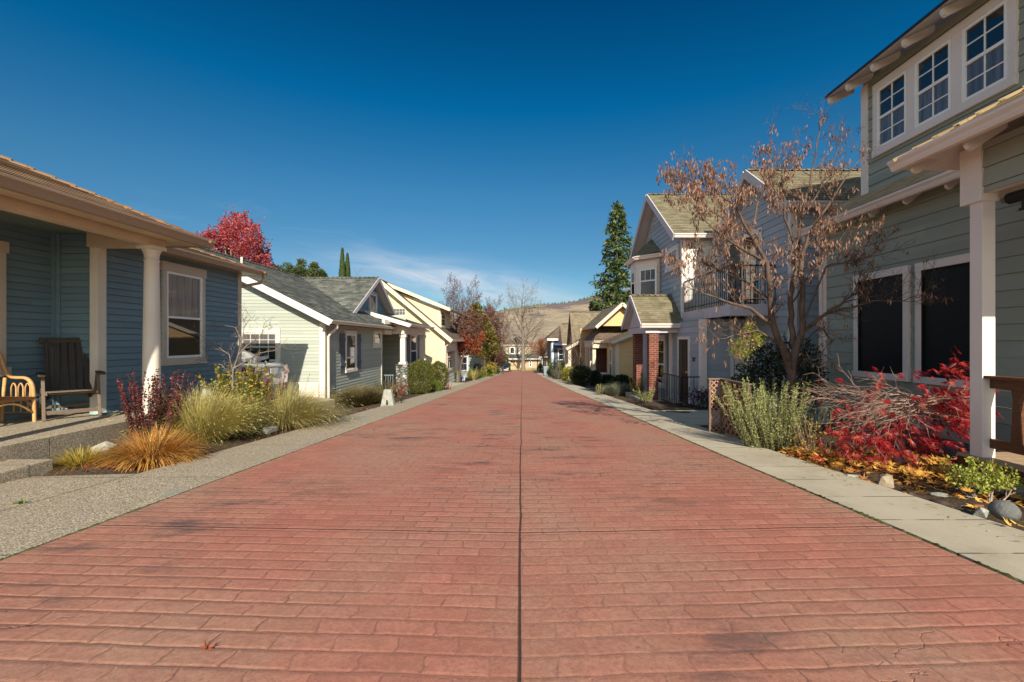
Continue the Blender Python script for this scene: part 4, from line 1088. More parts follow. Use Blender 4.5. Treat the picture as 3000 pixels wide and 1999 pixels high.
# windows with black screens
fG = wallXm(WG)
for a, b in ((2508, 2670), (2690, 2890)):
    ya, yb = Yx(b, WG), Yx(a, WG)
    w = window(hG, fG, ya, yb, -.61, Zy(809, Yx(2508, WG)), (M['pinkwhite'], M['screen'], M['screen'], M['screen']), trim=.10, head=.115, sill=.10, meet=0, sash=.02, c=.022, sillout=.045)
# dormer windows: one trim group, three double-hung windows
fd = wallXm(6.3)
mb = MB(); ga, gb_ = Yx(2986, 6.3), Yx(2563, 6.3)
mb.fbox(fd, ga, gb_, 3.26, 3.38, 0, .06); mb.fbox(fd, ga, gb_, 4.43, 4.55, 0, .046)
edges = [(2581, 2658), (2694, 2788), (2835, 2953)]
ys_ = [(Yx(b, 6.3) - .04, Yx(a, 6.3) + .04) for a, b in edges]
prev = gb_
for lo_, hi_ in ys_:
    mb.fbox(fd, hi_, prev, 3.38, 4.43, 0, .044); prev = lo_
mb.fbox(fd, ga, prev, 3.38, 4.43, 0, .044)
mb.build('window_surround', M['pinkwhite'], hG, bevel=.003)
for lo_, hi_ in ys_:
    window(hG, fd, lo_, hi_, 3.38, 4.43, (M['pinkwhite'], M['vinyl'], M['glass'], M['glass_curtain']), trim=.004, head=.004, sill=0, meet=.5, mun=(2, 2), mun2=(2, 2), sash=.046, c=.022)
downspout(hG, [(e2 - .0, yE - .06, z2 - .1), (e2 + .02, yE - .06, z2 - .2), (WG - .12, yE - .1, z2 - .32), (WG - .055, YG - .02, z2 - .42), (WG - .055, YG - .02, -1.5)], M['pinkwhite'], .032)

# ---------------------------------------------------------------- H: blue grey two storey house with bay, balcony and brick porch
WH = 5.24; YH = 14.9
hH = house('grey_house', (7, 15, -2.0), 'blue grey two storey house with bay window, iron balcony and brick columned porch')
W2 = 6.45; Y2 = 10.9; FZ = .93
mb = MB()
siding(mb, wallXm(WH), [(YH, .5), (20.3, .5), (20.3, 3.45), (17.6, 5.42), (YH, 3.45)], .18, .016)
siding(mb, wallYm(15.55), rect(5.05, 7, -2.2, .6), .18, .016)
siding(mb, wallXm(WH), rect(16.4, 20.3, -2.4, .5), .18, .016)
siding(mb, wallXm(5.06), rect(12.95, 15.55, -2.2, .62), .18, .016)
siding(mb, wallYm(12.9), rect(5.1, 9.0, -2.2, .62), .18, .016)
siding(mb, wallXm(W2), [(Y2, -2.1), (YH, -2.1), (YH, 3.3), (12.56, 4.6), (Y2, 3.3)], .18, .016)
siding(mb, wallYm(Y2), rect(W2, 13, -2.1, 3.35), .18, .016)
siding(mb, wallYp(20.3), rect(WH, 13, -2.4, 3.45), .18, .016)
mb.face([(13, Y2, -2), (13, 20.3, -2), (13, 20.3, 3.4), (13, Y2, 3.4)])
mb.build('wall', M['grey_siding'], hH)
mb = MB(); siding(mb, wallYm(YH), rect(WH, W2, .5, 3.45), .18, .016); mb.build('balcony_wall', M['white_siding'], hH)
r = MB(); px1, zp1, pe, zpe = 4.82, 5.68, 14.45, 3.40
roof_plane(r, [(px1, pe, zpe), (12, pe, zpe), (12, 17.6, zp1), (px1, 17.6, zp1)], seed=51)
roof_plane(r, [(12, 20.75, zpe), (px1, 20.75, zpe), (px1, 17.6, zp1), (12, 17.6, zp1)], seed=52)
caps(r, (px1, 17.6, zp1), (12, 17.6, zp1), .26)
r.build('roof', [M['sh_olive'], M['lilac']], hH)
rake(hH, (px1 - .02, pe, zpe - .1), (px1 - .02, 17.6, zp1 - .1), .035, .22, M['lilac'])
rake(hH, (px1 - .022, 20.75, zpe - .1), (px1 - .022, 17.6, zp1 - .1), .035, .22, M['lilac'])
gutter(hH, (px1, pe + .04, zpe + .01), (8.2, pe + .04, zpe + .01), (0, -1, 0), M['pinkwhite'], 1.1)
r = MB(); px2 = 6.15
roof_plane(r, [(px2, 10.55, 3.22), (13.4, 10.55, 3.22), (13.4, 12.56, 4.72), (px2, 12.56, 4.72)], seed=53)
roof_plane(r, [(13.4, 14.6, 3.22), (px2, 14.6, 3.22), (px2, 12.56, 4.72), (13.4, 12.56, 4.72)], seed=54)
caps(r, (px2, 12.56, 4.72), (13.4, 12.56, 4.72), .26)
r.build('wing_roof', [M['sh_olive'], M['lilac']], hH)
rake(hH, (px2 - .02, 10.55, 3.12), (px2 - .02, 12.56, 4.62), .035, .22, M['lilac'])
rake(hH, (px2 - .022, 14.6, 3.12), (px2 - .022, 12.56, 4.62), .035, .22, M['lilac'])
gutter(hH, (px2, 10.59, 3.23), (13.4, 10.59, 3.23), (0, -1, 0), M['pinkwhite'], 1.1)
mb = MB()
mb.box((WH - .03, YH - .03, .62), (WH, YH + .08, 3.32)); mb.box((WH, YH - .03, .62), (WH + .14, YH, 3.32))
mb.build('corner_board', M['pinkwhite'], hH, bevel=.003); mb = MB()
mb.box((W2 - .03, Y2 - .03, -2.0), (W2, Y2 + .10, 3.1)); mb.box((W2, Y2 - .03, -2.0), (W2 + .12, Y2, 3.1))
mb.build('corner_board', M['pinkwhite'], hH, bevel=.003)
# bay window: 45 degree cant, standing forward of the gable wall
bz0, bz1 = .6, 3.18
bp = [(WH, 17.25), (4.50, 18.0), (4.50, 18.9), (WH, 19.65)]
mb = MB()
for (xa, ya), (xb, yb) in zip(bp, bp[1:]): mb.face([(xa, ya, bz0), (xb, yb, bz0), (xb, yb, bz1), (xa, ya, bz1)])
mb.face([(x, y, bz0) for x, y in bp])
bay = mb.build('bay', M['pinkwhite'], hH)
for (xa, ya), (xb, yb) in zip(bp, bp[1:]):
    d = V((xb - xa, yb - ya, 0)); L = d.length; d.normalize(); n = V((-d.y, d.x, 0))
    if n.x > 0: n = -n
    fr = Fr((xa, ya, 0), d, n)
    window(hH, fr, .12, L - .12, .95, 2.86, (M['pinkwhite'], M['vinyl'], M['glass'], M['glass']), trim=.05, head=.06, sill=.06, meet=.74, mun=(3, 1), sash=.05, c=.0)
    window_mid = None
r = MB(); ob = [(WH, 16.95), (4.42, 17.78), (4.42, 19.12), (WH, 19.95)]; ap = V((WH, 18.45, 4.15))
for a, b in zip(ob, ob[1:]): roof_plane(r, [(a[0], a[1], bz1 + .1), (b[0], b[1], bz1 + .1), (ap.x, ap.y, ap.z)], .14, .01, .1, seed=57)
r.build('bay_roof', [M['sh_olive'], M['pinkwhite']], hH)
for a, b in zip(ob, ob[1:]):
    d = V((b[0] - a[0], b[1] - a[1], 0)).normalized(); n = V((-d.y, d.x, 0))
    if n.x > 0: n = -n
    gutter(hH, V((a[0], a[1], bz1 + .11)) - n * .03, V((b[0], b[1], bz1 + .11)) - n * .03, n, M['pinkwhite'], 1.2)
downspout(hH, [(WH - .08, 17.15, 3.1), (WH - .08, 17.15, 1.0)], M['pinkwhite'], .05)
window(hH, wallXm(WH), 15.22, 16.5, 2.45, 3.27, (M['pinkwhite'], M['vinyl'], M['glass_curtain'], M['glass']), trim=.1, head=.12, sill=.16, meet=0, mun=(2, 1), sash=.05, c=.022)
# balcony
mb = MB(); mb.box((WH - .02, 11.5, .64), (WH + .04, YH, FZ)); mb.box((WH - .02, 11.44, .64), (6.9, 11.5, FZ)); mb.box((WH, 11.5, .70), (W2 + .4, YH, .88)); mb.build('balcony_deck', M['lilac'], hH, bevel=.004)
mb = MB(); rz = 1.92
A = V((WH + .05, 11.56, 0)); B = V((WH + .05, YH - .06, 0)); Cc = V((6.42, 11.56, 0))
for P, Q in ((A, B), (A, Cc)):
    mb.bar(P + V((0, 0, rz)), Q + V((0, 0, rz)), .05, .04); mb.bar(P + V((0, 0, FZ + .12)), Q + V((0, 0, FZ + .12)), .03, .03)
    L = (Q - P).length; n = int(L / .115)
    for k in range(n + 1):
        p = P + (Q - P) * (k / n); mb.bar(p + V((0, 0, FZ)), p + V((0, 0, rz)), .016, .016, V((0, 1, 0)))
mb.build('balcony_railing', M['black_iron'], hH)
mb = MB(); mb.box((W2 - .012, 12.3, FZ), (W2 - .03, 14.2, 2.95)); mb.build('balcony_door', M['glass'], hH)
mb = MB()
for q in (12.26, 13.23, 14.18): mb.box((W2 - .012, q - .05, FZ), (W2 - .045, q + .05, 3.0))
mb.box((W2 - .012, 12.2, 2.95), (W2 - .045, 14.25, 3.06)); mb.build('door_frame', M['pinkwhite'], hH)
# brick columned porch
r = MB(); qx, qy, qz = 3.82, 16.0, 1.62
roof_plane(r, [(qx, 14.62, .55), (5.36, 14.62, .55), (5.26, qy, qz), (qx, qy, qz)], .12, seed=58)
roof_plane(r, [(5.3, 17.38, .55), (qx, 17.38, .55), (qx, qy, qz), (5.3, qy, qz)], .12, seed=59)
caps(r, (qx, qy, qz), (5.26, qy, qz), .24, .2)
r.build('porch_roof', [M['sh_olive'], M['lilac']], hH)
rake(hH, (qx - .02, 14.6, .47), (qx - .02, qy, qz - .08), .03, .17, M['lilac']); rake(hH, (qx - .022, 17.4, .47), (qx - .022, qy, qz - .08), .03, .17, M['lilac'])
gutter(hH, (qx, 14.66, .56), (5.4, 14.66, .56), (0, -1, 0), M['pinkwhite'], 1.2)
mb = MB(); mb.face([(4.02, 14.9, .48), (4.02, 17.1, .48), (4.02, qy, 1.5)]); mb.box((4.0, 14.75, .26), (4.46, 17.2, .46)); mb.box((4.46, 14.78, .27), (5.24, 14.95, .47)); mb.build('beam', M['lilac'], hH)
for yy in (14.8, 16.72):
    zb_ = road_z(yy) - .3; mb = MB()
    x0_, x1_, y1_ = 4.13, 4.43, yy + .29
    for (p, q) in (((x0_, yy), (x1_, yy)), ((x1_, yy), (x1_, y1_)), ((x1_, y1_), (x0_, y1_)), ((x0_, y1_), (x0_, yy))):
        L = math.hypot(q[0] - p[0], q[1] - p[1])
        mb.face([(p[0], p[1], zb_), (q[0], q[1], zb_), (q[0], q[1], .27), (p[0], p[1], .27)], uv=[(0, zb_), (L, zb_), (L, .27), (0, .27)])
    mb.build('brick_column', M['brick'], hH)
mb = MB(); mb.box((3.9, 14.6, -2.5), (5.3, 17.2, -1.93)); mb.box((4.44, 12.95, -2.4), (5.3, 14.6, -1.93)); mb.build('porch_slab', M['drive'], hH)
# tall window behind the columns
window(hH, wallXm(WH), 16.55, 18.6, -1.75, .22, (M['white'], M['vinyl'], M['glass'], M['glass']), trim=.12, head=.16, sill=.12, meet=.45, mun=(2, 2), mun2=(2, 1), sash=.06, c=.022)
# front door in the recess
fDr = wallXm(5.06)
mb = MB(); d0, d1, dz0, dz1 = 13.78, 14.62, -1.93, .05
mb.fbox(fDr, d0 - .08, d0, dz0, dz1, 0, .05); mb.fbox(fDr, d1, d1 + .08, dz0, dz1, 0, .05); mb.fbox(fDr, d0 - .08, d1 + .08, dz1, dz1 + .09, 0, .05); mb.build('door_frame', M['pinkwhite'], hH)
mb = MB(); mb.fbox(fDr, d0, d1, dz0, dz1, 0, .03)
for b0, b1 in ((.25, .95), (1.1, 1.85)):
    for a0, a1 in ((.1, .38), (.46, .74)): mb.fbox(fDr, d0 + a0, d0 + a1, dz0 + b0, dz0 + b1, .03, .042)
dr = mb.build('door', M['door_dark'], hH, bevel=.004)
mb = MB(); mb.tube([fDr.pt(d0 + .06, dz0 + .98, .03), fDr.pt(d0 + .06, dz0 + .98, .09)], .03, 10); mb.build('handle', M['brass'], dr)
mb = MB(); mb.box((5.02, 12.80, -2.0), (5.20, 12.95, .62)); mb.box((5.0, 15.3, -2.0), (5.10, 15.56, .6)); mb.box((5.9, 12.86, -2.0), (5.98, 12.9, .6)); mb.build('post', M['pinkwhite'], hH, bevel=.004)
def lettering(name, txt, size, origin, rot, mat, parent, ext=.004):
    cu = bpy.data.curves.new(name, 'FONT'); cu.body = txt; cu.size = size; cu.extrude = ext; cu.align_x = 'CENTER'
    tmp = bpy.data.objects.new('tmp', cu); COL.objects.link(tmp)
    dg = bpy.context.evaluated_depsgraph_get(); me = bpy.data.meshes.new_from_object(tmp.evaluated_get(dg))
    bpy.data.objects.remove(tmp)
    me.materials.clear(); me.materials.append(mat); me.name = name
    o = bpy.data.objects.new(name, me); COL.objects.link(o)
    o.parent = parent; o.location = V(origin) - ORG[parent]; o.rotation_euler = rot
    return o
lettering('house_number', '287', .17, (5.06 - .026, 13.37, -.60), (PI / 2, 0, -PI / 2), M['black_iron'], hH)
# garage door on the wing below the balcony, mostly behind shrubs
fY2 = wallYm(12.9)
mb = MB(); mb.fbox(fY2, 6.02, 8.4, -2.0, .05, .0, .03); mb.build('garage_door', M['white_siding'], hH)
# iron railing of the porch
mb = MB(); rz = -1.02
A = V((4.46, 14.62, 0)); B = V((4.9, 12.98, 0)); 
for P, Q in (((4.46, 14.55, 0), (4.52, 12.9, 0)), ((4.52, 12.9, 0), (5.04, 12.9, 0))):
    P = V(P); Q = V(Q); L = (Q - P).length; n = max(3, int(L / .13))
    mb.bar(P + V((0, 0, rz)), Q + V((0, 0, rz)), .04, .03); mb.bar(P + V((0, 0, -1.86)), Q + V((0, 0, -1.86)), .025, .025)
    for k in range(n + 1):
        p = P + (Q - P) * (k / n); mb.bar(p + V((0, 0, -1.93)), p + V((0, 0, rz)), .016, .016, V((0, 1, 0)))
        if k % 3 == 1: mb.lathe((p.x, p.y, -1.52), [(.008, -.03), (.02, 0), (.008, .03)], 8)
mb.build('porch_railing', M['black_iron'], hH)

# ---------------------------------------------------------------- I: tan cottage with red porch
YI = 27.0; WI = 5.55
hI = house('tan_cottage', (7, 31, -2.7), 'tan yellow cottage with brown roof, cream porch columns and white railing')
mb = MB()
siding(mb, wallYm(YI), [(WI, -3.0), (12, -3.0), (12, 1.4), (9.5, 1.6), (WI, .06)], .12, .012)
siding(mb, wallXm(WI), rect(YI, 29.8, -3.1, .06), .12, .012)
siding(mb, wallYm(29.6), [(4.98, .98), (7.8, .98), (6.40, 2.26)], .12, .012)
siding(mb, wallYp(36), rect(4.6, 12, -3.4, 1.0), .12, .012)
mb.face([(12, YI, -3), (12, 36, -3.4), (12, 36, 1.2), (12, YI, 1.2)])
mb.build('wall', M['tan_siding'], hI)
mb = MB(); siding(mb, wallXm(6.2), rect(29.8, 33, -3.2, .2), .12, .012); siding(mb, wallYm(33.0), rect(4.9, 7.5, -3.2, .1), .12, .012); mb.build('porch_wall', M['brick'], hI)
r = MB()
roof_plane(r, [(WI - .32, YI - .35, .0), (WI - .32, 33.5, .0), (9.6, 33.5, 1.62), (9.6, YI - .35, 1.62)], seed=61)
roof_plane(r, [(13, YI - .35, .2), (13, 33.5, .2), (9.6, 33.5, 1.62), (9.6, YI - .35, 1.62)], seed=62)
r.build('roof', [M['sh_dkbrown'], M['cream_trim']], hI)
r = MB()
roof_plane(r, [(4.72, 29.1, .95), (4.72, 36, .95), (6.42, 36, 2.46), (6.42, 29.1, 2.46)], seed=63)
roof_plane(r, [(8.12, 29.1, .95), (8.12, 36, .95), (6.42, 36, 2.46), (6.42, 29.1, 2.46)], seed=64)
r.build('cross_gable_roof', [M['sh_taupe'], M['cream_trim']], hI)
rake(hI, (4.72, 29.08, .86), (6.42, 29.08, 2.38), .04, .2, M['cream_trim']); rake(hI, (8.12, 29.08, .86), (6.42, 29.08, 2.38), .04, .2, M['cream_trim'])
rake(hI, (WI - .34, YI - .37, -.09), (9.6, YI - .37, 1.54), .04, .2, M['cream_trim'])
# porch gable towards the street
r = MB(); gx = 4.55
roof_plane(r, [(gx + .1, 29.6, .02), (7.4, 29.6, .02), (7.4, 31.6, 1.55), (gx + .9, 31.6, 1.25)], seed=65)
roof_plane(r, [(7.4, 33.8, .02), (gx, 33.8, .02), (gx + .9, 31.6, 1.25), (7.4, 31.6, 1.55)], seed=66)
roof_plane(r, [(gx, 33.8, .02), (gx + .1, 29.6, .02), (gx + .9, 31.6, 1.25)], seed=67)
r.build('porch_roof', [M['sh_dkbrown'], M['cream_trim']], hI)
gutter(hI, (gx + .1, 29.64, .03), (WI - .2, 29.64, .03), (0, -1, 0), M['cream_trim'], 1.3)
gutter(hI, (WI - .30, YI - .3, .01), (WI - .30, 29.5, .01), (-1, 0, 0), M['cream_trim'], 1.2)
for yy in (29.9, 31.3, 33.2):
    mb = MB(); mb.box((4.62, yy, -2.9), (4.84, yy + .22, -.1)); mb.box((4.58, yy - .04, -.3), (4.88, yy + .26, -.08)); mb.build('column', M['cream_trim'], hI, bevel=.01)
mb = MB(); mb.box((4.60, 29.7, -.45), (4.86, 33.6, -.10)); mb.box((4.86, 29.75, -.46), (6.2, 29.95, -.12)); mb.build('beam', M['cream_trim'], hI)
mb = MB()
for k in range(12): mb.box((4.9 + k * .11, 29.86, -2.75), (4.94 + k * .11, 29.90, -2.15))
mb.box((4.84, 29.84, -2.15), (6.15, 29.92, -2.07)); mb.build('railing', M['vinyl'], hI)
mb = MB(); mb.box((4.55, 29.7, -3.2), (6.2, 33.5, -2.78)); mb.build('porch_slab', M['drive'], hI)
mb = MB(); mb.box((WI - .03, YI - .03, -3.0), (WI + .2, YI, .0)); mb.box((WI - .03, YI, -3.0), (WI, YI + .15, .0)); mb.build('corner_board', M['cream_trim'], hI)
window(hI, wallXm(WI), 27.95, 29.0, -2.3, -.35, (M['cream_trim'], M['vinyl'], M['glass_curtain'], M['glass']), trim=.1, head=.12, sill=.14, meet=.46, sash=.05)
downspout(hI, [(WI - .28, YI - .1, -.1), (WI - .2, YI + .1, -.3), (WI - .06, YI + .2, -.45), (WI - .06, YI + .2, -2.9)], M['cream_trim'], .05)

# ---------------------------------------------------------------- J: steep taupe-roofed house behind it
hJ = house('steep_roof_house', (6, 41, -3.4), 'house with steep taupe roof and small cream porch, past the tan cottage')
mb = MB(); zj = -3.7
siding(mb, wallXm(4.4), [(37.9, zj), (42.4, zj), (42.4, -.4), (40, 2.3), (37.9, -.2)], .15)
siding(mb, wallYm(38.0), rect(4.4, 12, zj, -.2), .15); flat_walls(mb, 4.4, 12, 38, 42.4, zj, -.2, 'XY')
mb.build('wall', M['far_cream'], hJ)
r = MB()
roof_plane(r, [(4.15, 37.5, -.35), (12, 37.5, -.35), (12, 40, 2.6), (4.15, 40, 2.6)], seed=71)
roof_plane(r, [(12, 42.6, -.35), (4.15, 42.6, -.35), (4.15, 40, 2.6), (12, 40, 2.6)], seed=72)
caps(r, (4.15, 40, 2.6), (12, 40, 2.6))
r.build('roof', [M['sh_taupe'], M['sh_dkbrown']], hJ)
r = MB(); roof_plane(r, [(3.55, 36.2, -.55), (3.55, 39.2, -.55), (4.9, 39.2, .25), (4.9, 36.2, .25)], seed=73); r.build('porch_roof', [M['sh_taupe'], M['cream_trim']], hJ)
rake(hJ, (3.5, 36.18, -.66), (4.9, 36.18, .14), .05, .22, M['cream_trim'])
for yy in (36.4, 38.8):
    mb = MB(); mb.box((3.68, yy, -3.5), (3.92, yy + .24, -.6)); mb.build('column', M['cream_trim'], hJ)
mb = MB(); mb.box((4.4 - .03, 38.4, -2.9), (4.4, 39.6, -.9)); mb.build('door', M['rail_wood'], hJ)
window(hJ, wallYm(38.0), 4.7, 5.6, -2.6, -1.0, (M['cream_trim'], M['vinyl'], M['glass'], M['glass']), meet=.5)

# ---------------------------------------------------------------- K: dark blue house with blue awning, further down
hK = house('dark_blue_house', (5, 64, -4.6), 'small dark blue house with white eaves and bright blue awning far down the street')
mb = MB(); zk = -5.0; xk = Xy(1613, 62)
siding(mb, wallYm(62), rect(xk, 9, zk, .25), .15); siding(mb, wallXm(xk), rect(62, 70, zk, .25), .15); flat_walls(mb, xk, 9, 62, 70, zk, .25, 'XY'); mb.build('wall', M['navy_siding'], hK)
r = MB(); roof_plane(r, [(xk - .5, 61.4, .35), (9.5, 61.4, .35), (9.5, 66, 2.6), (5.9, 66, 2.6)], .2, .012, .3, seed=75); roof_plane(r, [(9.5, 70.6, .35), (xk - .5, 70.6, .35), (5.9, 66, 2.6), (9.5, 66, 2.6)], .2, .012, .3, seed=76)
roof_plane(r, [(xk - .5, 70.6, .35), (xk - .5, 61.4, .35), (5.9, 66, 2.6)], .2, .012, .3, seed=77)
r.build('roof', [M['sh_dkbrown'], M['white']], hK)
mb = MB(); mb.hexa([V(p) for p in ((xk + .4, 60.2, -.55), (6.6, 60.2, -.55), (6.6, 62, -.25), (xk + .4, 62, -.25), (xk + .4, 60.2, -.47), (6.6, 60.2, -.47), (6.6, 62, -.17), (xk + .4, 62, -.17))]); mb.build('awning', M['tarp'], hK)
mb = MB(); mb.box((xk + .15, 61.95, zk), (xk + .4, 62, .2)); mb.build('post', M['vinyl'], hK)
window(hK, wallYm(62), xk + 1.0, xk + 2.4, -2.6, -1.0, (M['vinyl'], M['vinyl'], M['glass'], M['glass']), meet=.5)
# a last brown roof between K and J, and a low house at the far right of the street end
hN = house('brown_gable_house', (6.5, 52, -4), 'narrow brown roofed gable house between the blue house and the steep roof')
mb = MB(); siding(mb, wallXm(4.9), [(50, -4.4), (55, -4.4), (55, -.1), (52.5, 1.7), (50, -.1)], .15); siding(mb, wallYm(50), rect(4.9, 12, -4.4, -.1), .15); flat_walls(mb, 4.9, 12, 50, 55, -4.4, -.1, 'XY'); mb.build('wall', M['white_siding'], hN)
r = MB(); roof_plane(r, [(4.35, 49.5, -.3), (12, 49.5, -.3), (12, 52.5, 1.86), (4.35, 52.5, 1.86)], .2, .012, .12, seed=78); roof_plane(r, [(12, 55.5, -.3), (4.35, 55.5, -.3), (4.35, 52.5, 1.86), (12, 52.5, 1.86)], .2, .012, .12, seed=79); r.build('roof', [M['sh_taupe'], M['white']], hN)
window(hN, wallXm(4.9), 51.6, 53.2, -2.8, -1.2, (M['vinyl'], M['vinyl'], M['glass'], M['glass']), meet=.5)
hO = house('low_yellow_house', (7, 88, -5.8), 'low yellow house with white porch posts beside the far end of the street')
mb = MB(); zo = -6.1; siding(mb, wallYm(86), rect(4.6, 14, zo, -2.9), .15); siding(mb, wallXm(4.6), rect(86, 96, zo, -2.9), .15); flat_walls(mb, 4.6, 14, 86, 96, zo, -2.9, 'XY'); mb.build('wall', M['far_cream'], hO)
r = MB(); hiproof(r, 3.6, 14, 85, 96, -2.85, .42, .4, 80, .25); r.build('roof', [M['sh_taupe'], M['white']], hO)
for q in (3.7, 4.9):
    mb = MB(); mb.box((q, 85, zo), (q + .25, 85.25, -2.9)); mb.build('post', M['vinyl'], hO)
hP = house('bungalow', (-7, 60, -4.5), 'grey green bungalow mostly hidden by the trees on the left of the street')
mb = MB(); siding(mb, wallYm(52), rect(-13, -5.4, -4.4, -1.1), .15); siding(mb, wallXp(-5.4), rect(52, 64, -4.8, -1.1), .15); flat_walls(mb, -13, -5.4, 52, 64, -4.8, -1.1, 'xY'); mb.build('wall', M['sage_siding'], hP)
r = MB(); hiproof(r, -13, -5.2, 52, 64, -1.1, .45, .4, 85, .22); r.build('roof', [M['sh_dkbrown'], M['lilac']], hP)
window(hP, wallYm(52), -7.4, -6.2, -3.4, -1.7, (M['vinyl'], M['vinyl'], M['glass'], M['glass']), meet=.5)
# ================================================================ OBJECTS
def loc2(P, a, ang):
    """local (x right, y back, z up) -> world, rotated by ang about z"""
    c, s_ = math.cos(ang), math.sin(ang)
    return V((P[0] + a[0] * c - a[1] * s_, P[1] + a[0] * s_ + a[1] * c, P[2] + a[2]))

# weathered teak armchair on the porch, turned towards the street
cp = V((-6.38, 6.43, PZ)); ca = .86      # front faces the street and a little towards the camera
ch = thing('wooden_armchair', cp, 'dark weathered slatted wooden armchair standing on the blue porch', 'chair')
def LP(x, y, z): return loc2(cp, (x, y, z), ca)
hw = .275
for sx in (-1, 1):
    b = MB(); b.bar(LP(sx * hw, -.27, 0), LP(sx * hw, -.05, .60), .035, .06, LP(0, 1, 0) - cp); b.build('leg', M['teak_lt'], ch, bevel=.004)
    b = MB(); b.bar(LP(sx * hw, .34, 0), LP(sx * hw, -.02, .60), .035, .055, LP(0, 1, 0) - cp); b.build('leg', M['teak_lt'], ch, bevel=.004)
    b = MB(); b.bar(LP(sx * (hw + .02), -.34, .605), LP(sx * (hw + .02), -.20, .622), .075, .028); b.bar(LP(sx * (hw + .02), -.20, .622), LP(sx * (hw + .02), .28, .62), .062, .026); b.build('armrest', M['teak'], ch, bevel=.008)
    b = MB(); b.bar(LP(sx * (hw - .02), -.24, .36), LP(sx * (hw - .04), .26, .28), .03, .05); b.build('seat_rail', M['teak_lt'], ch, bevel=.004)
    b = MB(); b.bar(LP(sx * (hw - .06), .14, .25), LP(sx * (hw - .055), .43, 1.10), .035, .055, LP(0, 1, 0) - cp); b.build('back_post', M['teak'], ch, bevel=.005)
b = MB()
for k in range(7): b.bar(LP(-hw + .05, -.22 + k * .075, .378 - k * .013), LP(hw - .05, -.22 + k * .075, .378 - k * .013), .062, .018)
b.build('seat', M['teak_lt'], ch, bevel=.003)
b = MB()
for k in range(6):
    x = -.195 + k * .078; b.bar(LP(x, .185, .36), LP(x * 1.02, .405, 1.04), .058, .016, LP(0, 1, 0) - cp)
b.build('backrest', M['teak'], ch, bevel=.003)
b = MB(); b.bar(LP(-.29, .415, 1.075), LP(.29, .415, 1.075), .03, .085); b.build('top_rail', M['teak'], ch, bevel=.012)
b = MB(); b.bar(LP(-hw, -.235, .10), LP(hw, -.235, .10), .03, .055); b.bar(LP(-hw, .27, .13), LP(hw, .27, .13), .03, .045); b.bar(LP(-hw, -.14, .36), LP(hw, -.14, .36), .035, .05); b.build('stretcher', M['teak_lt'], ch, bevel=.004)

# honey rattan armchair, only its right side enters the picture
rp = V((-6.68, 5.71, PZ)); ra = PI / 2
rc = thing('rattan_armchair', rp, 'honey coloured rattan armchair at the left edge of the porch', 'chair')
def RP(x, y, z): return loc2(rp, (x, y * .72, z * .94), ra)
def arc(P, Q, R, n=10):
    return [P * (1 - t) ** 2 + Q * 2 * t * (1 - t) + R * t * t for t in [k / n for k in range(n + 1)]]
for sx in (-1, 1):
    b = MB(); w = .32 * sx
    b.tube([RP(w, -.30, 0), RP(w, -.30, .16), RP(w, -.29, .34)] + arc(RP(w, -.285, .40), RP(w, -.28, .60), RP(w, -.10, .62), 8)[1:] + [RP(w, .02, .62)] + arc(RP(w, .06, .62), RP(w, .20, .62), RP(w * .98, .26, .80), 6)[1:] + arc(RP(w * .98, .28, .86), RP(w * .96, .34, 1.02), RP(w * .7, .36, 1.05), 6)[1:], [.019, .022, .022] + [.023] * 23, 10)
    b.build('arm_frame', M['rattan'], rc)
    b = MB(); b.tube([RP(w, .30, 0), RP(w, .28, .30), RP(w, .24, .62)], .019, 8); b.build('leg', M['rattan'], rc)
    b = MB()
    for q in (-.18, -.05, .08):
        b.tube([RP(w, q - .045, .34)] + arc(RP(w, q - .045, .48), RP(w, q, .60), RP(w, q + .045, .48), 8) + [RP(w, q + .045, .34)], .0095, 6)
        b.tube([RP(w, q, .33), RP(w, q, .12)], .0085, 6)
    b.tube(arc(RP(w, -.29, .12), RP(w, -.26, .30), RP(w, -.02, .325), 8), .012, 6)
    b.tube([RP(w, -.30, .13), RP(w, .29, .13)], .009, 6)
    b.build('arm_spindles', M['rattan'], rc)
b = MB()
b.tube([RP(-.32, -.30, .335), RP(.32, -.30, .335)], .02, 8); b.tube([RP(-.32, .27, .335), RP(.32, .27, .335)], .02, 8); b.tube([RP(-.32, -.30, .335), RP(-.32, .27, .335)], .018, 8); b.tube([RP(.32, -.30, .335), RP(.32, .27, .335)], .018, 8)
for k in range(22): b.tube([RP(-.31, -.28 + k * .0255, .345), RP(.31, -.28 + k * .0255, .345)], .010, 5)
b.tube(arc(RP(-.30, -.30, .13), RP(0, -.30, .45), RP(.30, -.30, .13), 12), .013, 6)
b.build('seat', M['rattan'], rc)
b = MB()
b.tube([RP(-.225, .36, 1.05), RP(0, .375, 1.08), RP(.225, .36, 1.05)], .022, 10)
for k in range(9): b.tube([RP(-.26 + k * .065, .27, .34), RP(-.24 + k * .06, .36, 1.05)], .010, 6)
b.build('backrest', M['rattan'], rc)
